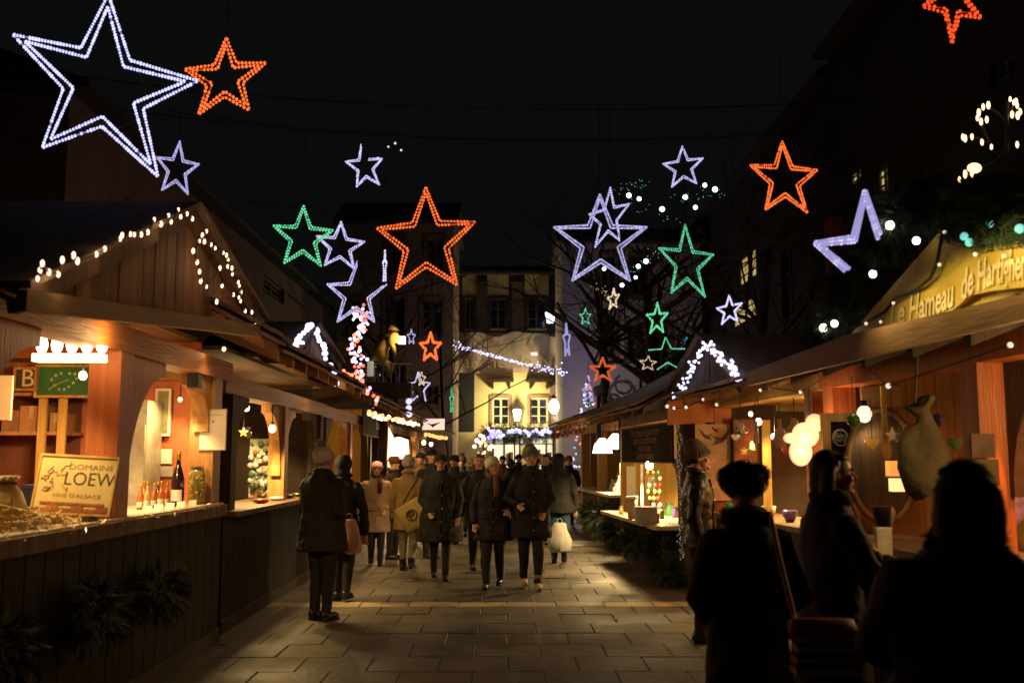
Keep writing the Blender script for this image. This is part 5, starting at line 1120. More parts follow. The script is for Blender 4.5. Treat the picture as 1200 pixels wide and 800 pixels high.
light_string('light_string', 'big round white bulbs along the fir covered verge of the lettered gable', [R1.wor(R1.hit(px,py,.42)[0], .42, R1.hit(px,py,.42)[1]) for px, py in ((965,384),(978,379),(1023,321),(1043,264),(1074,282))], emis('globe_white', (1,.85,.72), 5), r=.030, cord=True)
light_string('light_string', 'greenish bulbs on the fir garland right of the lettered gable peak', [R1.wor(R1.hit(px,py,.42)[0], .42, R1.hit(px,py,.42)[1]) for px, py in ((1130,277),(1136,284),(1195,268),(1160,262))], E_TEAL, r=.026, cord=False)
light_string('light_string', 'tiny warm bulbs on the cable across the lettered gable', [R1.wor(R1.hit(px,py,.40)[0], .40, R1.hit(px,py,.40)[1]) for px, py in ((1015,379),(1032,377),(1047,355),(1046,384),(1101,310),(1143,298),(1177,300),(1107,272))], E_CREAM, r=.012, cord=False)
# orange bulbs under the eave of the fourth left stall
light_string('light_string', 'row of glowing orange bulbs under the eave of the far left stalls', [P(432+58*(i/33)+rnd.uniform(-2,2), 484+13*(i/33)+rnd.uniform(-2,3), 15.8+8*(i/33)) for i in range(34)], [emis('orange_bulb', (1,.28,.08), 3), E_PINKW], r=.042, cord=False)
light_string('light_string', 'small orange bulbs under the canvas awning at the far left', [P(500+22*(i/11)+rnd.uniform(-1,1), 508+6*(i/11)+rnd.uniform(-1,1), 27) for i in range(12)], MATS['orange_bulb'], r=.05, cord=False)
# column of red and white lights
zc = []
for i in range(105):
    u = rnd.random(); cx_ = 420+6*math.sin(u*9)-8*max(0,u-.7)*3; w_ = 11+4*math.sin(u*14); zc.append((cx_+rnd.gauss(0,1)*w_*.42+6*u*0, 356+100*u))
for i in range(20): u = rnd.random(); zc.append((402+42*u+rnd.gauss(0,2), 432+38*u+rnd.gauss(0,3)))
light_string('light_string', 'tangled column of red and white bulbs rising over the left roofs', [P(px, py, 15.5+rnd.uniform(-.2,.2)) for px, py in zc], [E_RED, emis('red_orange_bulb', (1,.2,.08), 3), E_WHITE, E_WHITE], r=.028, cord=False, single=True)
# arched string over the street in front of the banner
pts = []
for i in range(230):
    u = i/229; s_ = 7 if (u < .09 or u > .72) else 2.2; px = 531+131*u; py = 404+33*u+5*math.sin(u*PI)*.3; pts.append(P(px+rnd.gauss(0,1)*s_*.4, py+rnd.gauss(0,1)*s_*.45, 36))
t = light_string('light_string', 'sparkling thin light chain slanting across the banner', pts, [E_LAV, E_WHITE], r=.030, cord=False, single=False)
# cool and red lights on the shop fascia
pts = []
for k, (ax, ay, bx, by, n_) in enumerate(((571,502,580,506,16),(572,511,588,512,26),(584,505,590,512,14),(594,507,606,505,18),(606,503,612,507,10),(614,504,622,510,22),(626,504,632,506,12),(633,508,640,502,18),(638,502,645,508,16),(575,509,585,506,12))):
    for i in range(n_): u = i/n_; pts.append(P(ax+(bx-ax)*u+rnd.gauss(0,.9), ay+(by-ay)*u+rnd.gauss(0,.9), 44.0))
light_string('light_string', 'blue white scribble of lights on the dark shop fascia', pts, [E_WHITE, emis('blue_white', (.30,.26,1), 2.5)], r=.06, cord=False, single=False)
mb = MB()
for i in range(10): fir_bits(mb, P(574+7.6*i, 506, 44.15), .42, 90, .2)
tag(mb.build('fir_garland', NEEDLE, recalc=False), 'fir garland with a red bow along the top of the shop front', 'garland', kind='stuff')
# white bulbs in the right tree
light_string('light_string', 'white bulbs with teal glints under the high white star', [P(px, py, 17.5) for px, py in ((737,229),(749,233),(803,231),(826,217),(838,222),(776,245),(815,243))], emis('blue_white_bulb', (.75,.9,1), 4), r=.045)
light_string('light_string', 'white bulbs looping under the large lavender star', [P(px, py, 13.2) for px, py in ((708,315),(729,334),(745,325),(757,306),(748,312))], MATS['blue_white_bulb'], r=.032)
light_string('light_string', 'faint violet bulbs high above the detached star', [P(px, py, 18) for px, py in ((455,172),(463,168),(443,185),(470,176))], E_LAV, r=.022)
for k, (ax, ay, bx, by, Y, n_) in enumerate(((722,222,760,216,17,26),(790,238,850,226,17,26),(735,320,770,296,14,26),(700,335,722,352,15,20),(740,240,800,262,18,16))):
    light_string('light_string', ['teal glints left of the high white star','teal glints right of the high white star','teal glints at the tree right of the lavender star','gold glints below the lavender star','sparse teal glints between the stars'][k], [P(ax+(bx-ax)*i/n_+rnd.gauss(0,4), ay+(by-ay)*i/n_+rnd.gauss(0,4), Y) for i in range(n_)], E_TEAL if k != 3 else E_CREAM, r=.006, cord=False)
# wreath of warm bulbs, top right
ZT = [(867,230),(845,238),(826,262),(820,285),(836,300),(860,292),(960,205),(975,218),(990,232),(1003,258),(968,270),(992,275),(985,215),(758,366),(768,372),(797,365),(840,388),(880,408),(990,398),(743,548),(768,524),(797,520),(820,500)]
wr = light_string('bulb_wreath', 'curling arms of warm elongated bulbs on a dark frame at the top right', [P(920+x*.275, 60+y*.275, 6.6) for x, y in ZT], E_WARM, r=.011, rz=.026, cord=False, cat='light decoration')
WD = P(1180, 170, 6.66)
MB().tube([P(920+x*.275, 60+y*.275, 6.63) for x, y in ((745,560),(790,515),(840,500),(900,470),(940,420),(945,300),(900,260),(860,230),(825,265),(835,310),(880,400),(800,360),(750,370))], .01, 5).tube([P(920+945*.275, 60+300*.275, 6.63), P(920+985*.275, 60+200*.275, 6.63), P(920+1010*.275, 60+270*.275, 6.63)], .01, 5).tube([P(1180,120,6.63), P(1180,270,6.63)], .014, 5).build('frame', CABLE, wr, world=True)
MB().ell(P(1142, 197, 6.63), .05, .03, .035).build('gold_ball', E_YEL, wr, world=True)
# ============================================================ TREES
def branch_tree(name, label, base, h, r0, seed, spread=1.0, levels=5, lean=(0,0), n0=5, cut=.28, group=None):
    rr = random.Random(seed); t = thing(name, label, 'tree', base, 0, group); trunk = MB(); limb = [MB() for _ in range(4)]; twig = MB()
    p = Vector((0,0,0)); d = Vector((lean[0], lean[1], 1)).normalized(); pts = [p.copy()]; rs = [r0*1.3]; n = 7
    for i in range(n): d = (d+Vector((rr.uniform(-.07,.07), rr.uniform(-.07,.07), .04))).normalized(); p = p+d*h*.62/n; pts.append(p.copy()); rs.append(r0*(1-.55*(i+1)/n))
    trunk.tube(pts, rs, 9).build('trunk', BARK, t, smooth=True)
    def grow(mb, p, d, ln, r, lv):
        q = [p.copy()]; w_ = [r]; m = 4
        for i in range(m): d = (d+Vector((rr.uniform(-.22,.22), rr.uniform(-.22,.22), rr.uniform(-.08,.16)))).normalized(); p = p+d*ln/m; q.append(p.copy()); w_.append(r*(1-.45*(i+1)/m))
        (mb if lv > levels-3 else twig).tube(q, w_, 6 if lv > levels-2 else 3, cap=False)
        if lv > 0:
            for _ in range(rr.choice((2,3,3))):
                k = rr.randrange(1, m+1); s = Vector((rr.gauss(0,1), rr.gauss(0,1), rr.gauss(.15,.6))).normalized()
                grow(mb, q[k], (d*.7+s*.75*spread).normalized(), ln*rr.uniform(.6,.8), w_[k]*.62, lv-1)
    for i in range(n0*2):
        k = rr.randrange(3, n+1); an = i*2.4; s = Vector((math.cos(an), math.sin(an), rr.uniform(.25,.9))).normalized()
        grow(limb[i % 4], pts[k], s, h*cut*rr.uniform(.8,1.2), rs[k]*.5, levels-1)
    for l in limb:
        if l.v: l.build('branch', BARK, t, recalc=False)
    twig.build('twigs', BARK, t, kind='stuff', recalc=False); return t
g2 = lambda px, Y: Vector((P(px, 538, Y).x, Y, 0))
branch_tree('bare_tree', 'bare dark tree with fine twigs in front of the pale brown house', g2(470, 35.4), 12, .16, 3, n0=6)
branch_tree('bare_tree', 'slender bare tree between the orange star and the banner', g2(528, 33), 10.5, .085, 8, n0=5)
branch_tree('bare_tree', 'bare tree right of the banner, before the lavender lit house edge', g2(718, 30), 11.5, .20, 14, n0=7)
branch_tree('bare_tree', 'bare tree with a thick trunk right of the small green star', g2(775, 28), 10.5, .30, 21, n0=6)
branch_tree('bare_tree', 'bare tree far on the right whose twigs cross the lit windows', g2(880, 24), 11, .2, 33, n0=6)
def fir_tree(label, base, h, r, mats_b=None, nb=60, br=.03, seed=1, dens=1.0, rstar=None, needle=NEEDLE):
    rr = random.Random(seed); t = thing('fir_tree', label, 'fir tree', base)
    MB().tube([(0,0,0),(0,0,h*.5),(0,0,h*.96)], [r*.09,r*.06,.01], 7).build('trunk', BARK, t)
    mb = MB(); lv = int(16*dens)+4
    for i in range(lv):
        z = h*(.08+.90*i/lv); rr_ = r*(1-i/lv)**.85+.04; nn = max(5, int(18*dens*(1-i/lv))+5)
        for k in range(nn):
            an = rr.uniform(0, 2*PI); L_ = rr_*rr.uniform(.75,1.12); d = Vector((math.cos(an), math.sin(an), rr.uniform(-.35,.0))); sd = Vector((-math.sin(an), math.cos(an), 0))
            p0 = Vector((0,0,z+rr.uniform(-.1,.1)*h*.2))
            for s_ in range(9):
                q = p0+d*L_*(.15+.85*s_/9); ln = .22*L_*(1-.5*s_/9)+.05
                for sg_ in (-1,1): mb.add([q, q+d*.04*L_, q+(d*.7+sd*sg_+Vector((0,0,rr.uniform(-.4,.2)))).normalized()*ln], [(0,1,2)])
    mb.build('crown', needle, t, recalc=False)
    if mats_b:
        for m_ in mats_b:
            b = MB()
            for k in range(nb//len(mats_b)):
                z = rr.random(); an = rr.uniform(0, 2*PI); q = r*(1-z)**.9*1.02; b.ell((q*math.cos(an), q*math.sin(an), h*(.08+.9*z)), br*rr.uniform(.7,1.2), n=6, m=4)
            b.build('bulbs', m_, t, kind='stuff', recalc=False)
    return t
bs_ = g2(808, 29); fir_tree('dark conical fir with blue bulbs behind the second right stall gable', bs_, 5.3, 1.6, [emis('deep_blue_bulb', (.02,.35,.6), .9)], 190, .035, 2)
fir_tree('slim fir with multicoloured bulbs over the right roofs', g2(690, 34), 4.6, .75, [E_WHITE, E_RED, E_BLUE, E_TEAL, E_LAV], 110, .036, 3)
fir_tree('small golden lit fir at the far end of the lane', g2(567, 34), 2.5, .85, [E_YEL, E_CREAM], 90, .04, 4)
light_string('light_string', 'pinkish white bulbs on the small golden fir', [P(px, py, 33.2) for px, py in ((563,510),(559,516),(563,519),(556,523),(576,523),(574,528),(567,514))], E_PINKW, r=.07, cord=False)
fir_tree('dense dark fir behind the globe on the right roofs', g2(752, 31.5), 5.4, 1.3, None, seed=6)
fir_tree('dark fir right of the red and white light column', g2(440, 37.2), 5.3, 1.3, [E_TEAL], 24, .022, 7)
fir_tree('taller dark fir behind the light column', g2(466, 37.4), 4.7, 1.1, None, seed=8)
fir_tree('low dark fir standing before the closed stall on the right', g2(703, 27.5), 2.5, .6, None, seed=9)
# fir branches covering the verge of the lettered gable
for k, (px, py, r_) in enumerate(((970,392,.15),(985,365,.18),(1003,335,.22),(1018,300,.24),(1035,272,.22),(1060,250,.20),(1090,238,.16),(1135,248,.16),(1165,250,.18),(1195,244,.18),(1225,240,.2))):
    mb = MB(); a, z = R1.hit(px, py, .28); fir_bits(mb, R1.wor(a, .28, z), r_, 520, .10)
    tag(mb.build('fir_bunch', NEEDLE, recalc=False), f'dark fir bunch, {["first","second","third","fourth","fifth","sixth","seventh","eighth","ninth","tenth","last"][k]} from the left along the lettered gable', 'fir bunch', 'fir bunches on the lettered gable')
# ============================================================ ROOF FIGURES AND LAMPS
# carved golden figure with lantern on a bracket
fg = thing('lantern_figure', 'golden bent figure holding a glowing lantern above the left roofs', 'statue', P(458, 425, 21.5))
def fp(px, py, dy=0): return P(px, py, 21.5+dy)-fg.location
GOLD = mat('figure_gold', (.55,.42,.08), .5, col2=(.30,.20,.04), scale=7, bump=.2)
mb = MB().tube([fp(444,424),fp(447,408),fp(455,396),fp(462,390)], [.20,.17,.13,.09], 10).tube([fp(462,391),fp(470,397),fp(476,400)], [.07,.05,.04], 8).tube([fp(455,396,-.1),fp(461,408,-.15),fp(463,418,-.1)], [.07,.06,.03], 8).ell(fp(461,392), .11, .1, .12)
mb.tube([fp(448,422),fp(457,430),fp(455,442)], [.12,.10,.06], 8); mb.build('figure_body', GOLD, fg, smooth=True)
MB().rings([(fp(461,387).x,fp(461,387).y,fp(461,387).z,.13,.13),(fp(459,381).x,fp(461,387).y,fp(459,381).z,.07,.07),(fp(454,378).x,fp(461,387).y,fp(454,376).z,.01,.01)], 10).build('pointed_hat', GOLD, fg, smooth=True)
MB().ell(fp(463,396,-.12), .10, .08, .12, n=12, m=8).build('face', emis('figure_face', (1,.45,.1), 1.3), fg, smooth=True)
MB().cbox(fp(471,399), .15, .15, .17).build('lantern', emis('lantern_white', (1,.72,.45), 4), fg); MB().cbox(fp(471,394), .18,.18,.02).cbox(fp(471,404), .18,.18,.02).build('lantern_cap', BLACKM, fg)
lamp('lantern_light', fp(470,398,-.3), (1,.6,.25), 10, .06, fg)
dk = thing('roof_deck', 'dark railing deck carrying the golden figure', 'platform', P(450, 452, 21.6)); MB().box(-.6,.6,-.2,.3,-.25,.06).build('deck_board', W_DK, dk)
for k in range(7): MB().tube([(-.55+.18*k,-.18,.06),(-.55+.18*k,-.18,.45)], .015, 5).build('baluster', METAL, dk)
MB().box(-.6,.6,-.2,-.16,.45,.48).build('rail', METAL, dk); MB().box(-.1,.1,-.1,.1,-2.2,-.25).build('support', W_DK, dk)
cr = thing('coiled_lamp', 'small ribbed pale lamp on the roof deck', 'lamp', P(434, 432, 21.3))
MB().rings([(0,0,-.16+.04*k,.06+.015*(k % 2),.06+.015*(k % 2)) for k in range(9)], 10).build('ribbed_body', emis('rib_glow', (.8,.7,.55), .35), cr, smooth=True)
# street lamp at the end, right of the shop
sl_ = thing('street_lamp', 'glowing round street lamp on a curved bracket at the pale house', 'street lamp', P(649, 476, 35))
MB().ell((0,0,0), .20, .20, .27, n=14, m=9).build('globe', emis('globe_pink', (1,.72,.66), 2.2), sl_, smooth=True)
MB().tube([(0,0,-.33),(.05,0,-.5),(.3,0,-.62),(.6,0,-.5),(.9,0,-.6)], .04, 6).build('bracket', METAL, sl_); MB().rings([(0,0,.30,.12,.12),(0,0,.42,.03,.03)], 10).build('cap', BLACKM, sl_)
lamp('globe_light', (0,-.5,-.4), (1,.72,.46), 190, .25, sl_)
wl = thing('wall_lantern', 'bright wall lantern between the two windows of the yellow house', 'lantern', P(606, 484, 44.3))
MB().rings([(0,0,-.35,.10,.10),(0,0,.15,.20,.20)], 8).build('glass_box', emis('lantern_bright', (1,.82,.62), 6), wl); MB().rings([(0,0,.16,.24,.24),(0,0,.42,.04,.04),(0,0,.55,.03,.03)], 8).build('cap', BLACKM, wl); MB().tube([(0,0,-.36),(0,.1,-.7),(0,.6,-.75)], .04, 6).build('bracket', mat('bracket_gold', (.5,.35,.08), .4, metal=.6, bump=0), wl)
lamp('wall_light', (0,-.5,.1), (1,.78,.36), 480, .15, wl)
pl_ = thing('street_lamp', 'small bluish wall lamp high on the dark upper floor', 'street lamp', P(645, 371, 43.6)); MB().rings([(0,0,-.28,.15,.15),(0,0,.18,.24,.24)], 8).build('glass_box', emis('lamp_bluish', (.75,.85,1), 3), pl_); MB().rings([(0,0,.2,.28,.28),(0,0,.5,.04,.04)], 8).build('cap', BLACKM, pl_); MB().tube([(0,0,.45),(.5,.5,.9)], .03, 5).build('bracket', BLACKM, pl_)
# globe and carved scroll on the right roofs
gb_ = thing('ball_ornament', 'dull pale ball resting on the dark roof under the small orange star', 'ornament', P(701, 458, 19.0)); MB().ell((0,0,0), .11, n=14, m=10).build('ball', mat('ball_grey', (.42,.36,.30), .4, bump=.1), gb_, smooth=True); MB().rings([(0,0,-.9,.05,.05),(0,0,-.1,.03,.03)], 8).build('stem', BLACKM, gb_)
sc_ = thing('scroll_ornament', 'pale carved swirl ornament among fir branches on the right roofs', 'ornament', P(727, 462, 17.5))
mb = MB()
for q_, (a0_, r0_, ox, oz) in enumerate(((0,.28,0,0),(2,.20,.08,.16),(4,.16,-.14,-.1),(1,.14,.16,-.18))): mb.tube([(ox+r0_*(1-.1*k/2)*math.cos(a0_+k*.5), -.03*q_, oz+r0_*(1-.1*k/2)*math.sin(a0_+k*.5)) for k in range(13)], .028, 6)
mb.build('scroll', mat('scroll_pale', (.34,.36,.33), .7, bump=.1), sc_, smooth=True); MB().tube([(0,.1,-.3),(0,.1,-1.2)], .03, 5).build('stem', BLACKM, sc_)
lamp('roof_fill', P(735, 400, 17.5)+Vector((0,-1.2,0)), (.8,.85,1), 5, .1)  # added cool fill over the right roofs, no lamp stands there
lamp('corner_lavender_fill', P(668, 430, 35.5), (.46,.40,1), 34, .3)  # added unseen fill for the lavender edge of the corner house
light_string('light_string', 'rosy white bulbs under the loose white star on the left', [P(479, 470, 22.5), P(479, 478, 22.5), P(479.5, 485, 22.5)], E_LAV, r=.07)
# lit little sign among the far left stalls
t = thing('lit_sign', 'small white lit sign with a dark bird mark at the far left stalls', 'sign', P(508, 497, 27)); MB().box(-.30,.30,-.02,.02,-.15,.15).build('panel', emis('sign_lit', (1,.75,.62), .9), t); MB().prism([(-.2,.04),(-.05,.0),(.2,.06),(.02,-.05),(-.02,-.09),(-.06,-.04)], lambda u, v, d: (u, d, v), -.024, -.021).build('bird_mark', CHALK, t); MB().box(-.32,.32,-.025,.025,-.30,-.155).build('lower_panel', mat('green_strip', (.3,.35,.1), .6, bump=0), t)

# the strings' own light on the boards round them
for px, py in ((70,330),(130,290),(200,262),(250,310),(285,360)): lamp('string_glow', PX(px, py, -2.10), (1,.62,.30), .55, .06)
for k, (px, Y) in enumerate(((436,16),(452,18.5),(468,21.5),(484,25))): lamp('orange_row_glow', P(px, 488+2*k, Y)+Vector((.15,0,-.12)), (1,.58,.22), 60, .12, spot=146, aim=(.15,0,-1))

for px, py, Y, e_ in ((804,477,11,7),(840,474,10.5,4),(938,459,9.0,5),(1003,421,8.0,4)): lamp('eave_bulb_light', P(px, py, Y)+Vector((0,0,-.05)), (1,.70,.36), e_, .03, spot=150, aim=(-.2,-.1,-1))

lamp('cool_string_light', P(366, 402, 13.0)+Vector((.25,-.3,.0)), (.80,.80,1), 3, .1)
lamp('column_light', P(424, 400, 15.2), (1,.62,.50), 5, .15)
lamp('cool_string_light', P(826, 412, 10.6)+Vector((-.2,-.2,.05)), (.80,.80,1), 3, .1)
# ============================================================ PEOPLE
PEND = []
_ct = bpy.data.textures.new('cloth_folds', 'CLOUDS'); _ct.noise_scale = .16; _ct.noise_depth = 2
_cf = bpy.data.textures.new('knit_folds', 'CLOUDS'); _cf.noise_scale = .03; _cf.noise_depth = 1
def fuse(o, vox, smooth=2, disp=0, tex=None):
    m = o.modifiers.new('r', 'REMESH'); m.mode = 'VOXEL'; m.voxel_size = vox; m.use_smooth_shade = True
    if smooth: s = o.modifiers.new('s', 'SMOOTH'); s.iterations = smooth; s.factor = .5
    if disp: d = o.modifiers.new('d', 'DISPLACE'); d.texture = tex or _ct; d.strength = disp; d.mid_level = .5
    PEND.append(o); return o
def limb(mb, pts, rs, n=10, sq=1):
    mb.tube(pts, rs, n)
    for p, r in zip(pts, rs): mb.ell(p, r, r, r, n=n, m=6)
COAT_BK = mat('coat_black', (.012,.012,.013), .8, col2=(.006,.006,.007), scale=5, bump=.3)
COAT_NV = mat('coat_navy', (.010,.013,.022), .8, scale=5, bump=.3)
COAT_BR = mat('coat_dark_brown', (.035,.022,.015), .8, scale=5, bump=.3)
COAT_BE = mat('coat_beige', (.44,.30,.20), .85, col2=(.34,.22,.14), scale=4, bump=.3)
COAT_MU = mat('coat_mustard', (.42,.28,.10), .8, col2=(.30,.19,.06), scale=4, bump=.3)
LEATHER = mat('leather_black', (.022,.02,.018), .32, col2=(.014,.013,.012), scale=7, bump=.35)
TR_BK = mat('trousers_black', (.018,.018,.02), .8, scale=6, bump=.2)
TR_JN = mat('trousers_blue', (.02,.07,.14), .8, scale=6, bump=.2)
SHOE_B = mat('shoe_black', (.02,.018,.016), .35, bump=.05)
SHOE_T = mat('boot_tan', (.50,.38,.18), .7, col2=(.40,.29,.13), scale=8, bump=.2)
H_CRM = mat('knit_cream', (.80,.74,.56), .9, col2=(.66,.60,.42), scale=18, bump=.6)
H_GRY = mat('knit_grey', (.20,.18,.17), .9, col2=(.12,.11,.10), scale=18, bump=.6)
H_PNK = mat('knit_pink', (.62,.36,.34), .9, col2=(.50,.26,.26), scale=18, bump=.6)
H_PGR = mat('knit_pink_grey', (.55,.40,.40), .9, col2=(.42,.42,.36), scale=5, bump=.6)
H_RED = mat('felt_red_brown', (.10,.03,.02), .85, scale=9, bump=.3)
H_BLK = mat('knit_black', (.02,.02,.022), .9, scale=14, bump=.5)
HAIR_D = mat('hair_dark', (.025,.015,.01), .5, scale=20, stretch=(1,1,.1), bump=.5)
HAIR_R = mat('hair_auburn', (.22,.08,.03), .5, col2=(.12,.04,.02), scale=20, stretch=(1,1,.1), bump=.5)
HAIR_G = mat('hair_grey', (.42,.38,.34), .6, scale=20, stretch=(1,1,.1), bump=.5)
FUR = mat('fur_black', (.02,.018,.016), .8, bump=0); FURB = mat('fur_brown', (.12,.07,.035), .8, bump=0)
LIPS = mat('lips', (.42,.12,.10), .45, bump=0); EYEW = mat('eye_white', (.6,.58,.55), .3, bump=0); IRIS = mat('iris', (.03,.02,.015), .2, bump=0)
BUTTON = mat('button_metal', (.5,.45,.35), .3, metal=.8, bump=0)
def fuzz(mb, pts, ln=.03, n=3):
    for p, nrm in pts:
        for _ in range(n):
            d = (Vector(nrm)+Vector((rnd.uniform(-.6,.6), rnd.uniform(-.6,.6), rnd.uniform(-.6,.6)))).normalized()*ln*rnd.uniform(.6,1.3)
            s_ = d.cross(Vector((.3,.7,.2))).normalized()*ln*.10; p_ = Vector(p); mb.add([p_-s_, p_+s_, p_+d], [(0,1,2)])
def ell_pts(c, r, n):
    out = []
    for _ in range(n):
        v = Vector((rnd.gauss(0,1), rnd.gauss(0,1), rnd.gauss(0,1))).normalized(); out.append((Vector(c)+Vector((v.x*r[0], v.y*r[1], v.z*r[2])), v))
    return out
def person(label, x, y, H, face=0, coat=COAT_BK, hem=.42, flare=1.0, trousers=TR_BK, shoes=SHOE_B, hat=None, hatm=H_BLK, hair=None, hairlen=0, stride=.0,
           armL=None, armR=None, width=1.0, headyaw=0, headtilt=0, collar=None, scarf=None, glasses=False, vox=.013, fingers=True, group=None, features=True, boots=False, z=0, lean=0, wide=1.0, skirt=False):
    """local frame: faces -Y; sizes are fractions of the height"""
    t = thing('person', label, 'person', (x, y, z), R(face), group); S = lambda *p: Vector(p)*H
    sw = .100*width
    aL = armL or ((.145,.015,.635),(.150,-.02,.49)); aR = armR or ((.145,.015,.635),(.150,-.02,.49))
    # body: one continuous surface
    b = MB(); hd = S(0, -.012-lean, .932); RH = Matrix.Rotation(R(headyaw), 4, 'Z') @ Matrix.Rotation(R(headtilt), 4, 'Y')
    def hp(px, py, pz): return hd+(RH @ Vector((px, py, pz)))*H
    b.ell(hd+(RH @ Vector((0,.004,.012)))*H, .044*H, .054*H, .056*H, n=16, m=12, M=RH)
    b.ell(hp(0,-.018,-.022), .033*H, .036*H, .044*H, n=12, m=8, M=RH)                         # jaw
    b.ell(hp(0,-.045,-.052), .014*H, .012*H, .011*H, n=8, m=6, M=RH)                          # chin
    b.tube([hp(0,-.046,.012), hp(0,-.062,-.013), hp(0,-.052,-.021)], [.005*H,.0085*H,.008*H], 8)   # nose
    b.ell(hp(0,-.049,.016), .030*H, .008*H, .006*H, n=10, m=6, M=RH)                          # brow
    for s in (-1, 1):
        b.ell(hp(s*.025,-.036,-.012), .013*H, .012*H, .012*H, n=8, m=6); b.ell(hp(s*.044,.008,-.002), .006*H, .012*H, .019*H, n=8, m=6, M=RH)
    b.tube([S(0,.012-lean*.6,.80), hp(0,.01,-.035)], [.036*H,.031*H], 12)
    b.rings([(0,0,.47*H,.078*H,.052*H),(0,0,.52*H,.085*H,.058*H),(0,0,.60*H,.070*H,.048*H),(0,-lean*.3*H,.70*H,.082*H,.055*H),(0,-lean*.5*H,.78*H,.095*H,.05*H),(0,-lean*.6*H,.825*H,.05*H,.035*H)], 14)
    feet = []
    for s in (-1, 1):
        st = stride*s; hip = S(s*.048,0,.50); kn = S(s*.048,-.018-st*.45 if st > 0 else -.012-st*.25,.275); an = S(s*.045,.0-st,.045 if st >= 0 else .060)
        limb(b, [hip, kn, an], [.050*H,.032*H,.022*H]); b.ell(an+S(0,-.035,-.022), .024*H, .065*H, .020*H, n=10, m=6)
        feet.append((hip, kn, an))
    hands = []
    for s, A_ in ((-1, aR), (1, aL)):
        sh = S(s*sw,-lean*.5,.782); el = S(s*A_[0][0],A_[0][1],A_[0][2]); wr_ = S(s*A_[1][0],A_[1][1],A_[1][2]); limb(b, [sh, el, wr_], [.030*H,.023*H,.015*H])
        d = (wr_-el).normalized(); d2 = (d+Vector((0,0,-.35))).normalized(); pc_ = wr_+d2*.030*H; side = d2.cross(Vector((0,1,0) if abs(d2.y) < .8 else (1,0,0))).normalized()*s; nrm = side.cross(d2).normalized()
        M_ = Matrix((side, nrm, d2)).transposed().to_4x4(); b.ell(pc_, .022*H, .011*H, .030*H, n=10, m=6, M=M_)
        if fingers:
            curl = -nrm if nrm.y > 0 else nrm
            for k, (off, ln) in enumerate(((-.016,.040),(-.0055,.046),(.005,.043),(.0145,.034))):
                f0 = pc_+side*off*H+d2*.020*H; f1 = f0+(d2*.9+curl*.25).normalized()*ln*.45*H; f2 = f1+(d2*.7+curl*.7).normalized()*ln*.33*H; f3 = f2+(d2*.3+curl*.95).normalized()*ln*.25*H
                b.tube([f0, f1, f2, f3], [.0052*H,.0050*H,.0045*H,.0036*H], 6); b.ell(f3, .0036*H, n=6, m=4)
            t0 = pc_-side*.016*H-d2*.012*H; t1 = t0+(-side*.75+d2*.6+curl*.4).normalized()*.022*H; t2 = t1+(-side*.1+d2+curl*.3).normalized()*.020*H
            b.tube([t0, t1, t2], [.0075*H,.006*H,.0045*H], 6); b.ell(t2, .0045*H, n=6, m=4)
        hands.append((sh, el, wr_, pc_, d2))
    fuse(b.build('body', SKIN, t, recalc=False), vox*.62 if fingers else vox*.9, 1)
    # trousers or tights
    tr = MB()
    for hip, kn, an in feet: limb(tr, [hip, kn, an+S(0,0,.012)], [.058*H,.042*H,.030*H] if not skirt else [.057*H,.038*H,.029*H])
    tr.ell(S(0,0,.52), .088*H, .060*H, .06*H); fuse(tr.build('trousers', trousers, t, recalc=False), vox, 2, .020)
    for hip, kn, an in feet:
        sh = MB(); c = an+S(0,0,-.045+.0)
        sh.ell(an+S(0,-.030,-.022), .030*H, .078*H, .024*H, n=12, m=8); sh.ell(an+S(0,.012,-.012), .027*H, .032*H, .032*H, n=10, m=7); sh.box(an.x-.024*H, an.x+.024*H, an.y-.098*H, an.y+.036*H, an.z-.045*H, an.z-.034*H)
        if boots: sh.tube([an+S(0,.004,-.01), an+S(0,.006,.06)], [.030*H,.036*H], 12)
        fuse(sh.build('shoe', shoes, t, recalc=False), vox*.8, 1)
    # coat
    c = MB(); hw_ = .100*width*wide; f = flare
    rr_ = [(0,.004*H,hem*H,hw_*1.10*f*H,.078*f*wide*H),(0,.002*H,(hem+.03)*H,hw_*1.09*f*H,.076*f*wide*H)]
    for z_, a_, b_ in ((.53,1.02,.070),(.62,.93,.064),(.70,1.0,.070),(.755,1.04,.066),(.79,.92,.060),(.82,.68,.054),(.845,.47,.050),(.868,.42,.048)):
        if z_ > hem+.04: rr_.append((0, -lean*(z_-.5)*1.6*H, z_*H, hw_*a_*H*(1+(f-1)*max(0,(.66-z_)/.3)), b_*H*(1+(f-1)*max(0,(.66-z_)/.3))*wide))
    c.rings(rr_, 22)
    for sh, el, wr_, pc_, d2 in hands: limb(c, [sh+Vector((0,0,-.005*H)), el, wr_-(wr_-el).normalized()*.008*H], [.040*H*wide,.034*H*wide,.027*H])
    co = fuse(c.build('coat', coat, t, recalc=False), vox, 2, .040)
    cm_ = collar or coat
    if features:      # placket, buttons and pocket flaps on the coat front
        fr_ = sorted([(r_[2], r_[1]-r_[4]) for r_ in rr_ if r_[2] < .84*H]); pk = MB()
        pk.tube([(0, y_-.006, z_) for z_, y_ in fr_], .010, 6); pk.build('placket', coat, t, smooth=True)
        bt = MB()
        for k in range(5):
            z_ = hem*H+.10+k*(.80*H-hem*H-.14)/4; y_ = np.interp(z_, [q[0] for q in fr_], [q[1] for q in fr_]); bt.ell((.022, y_-.014, z_), .011, .006, .011, n=8, m=4)
        bt.build('buttons', BUTTON, t, kind='stuff')
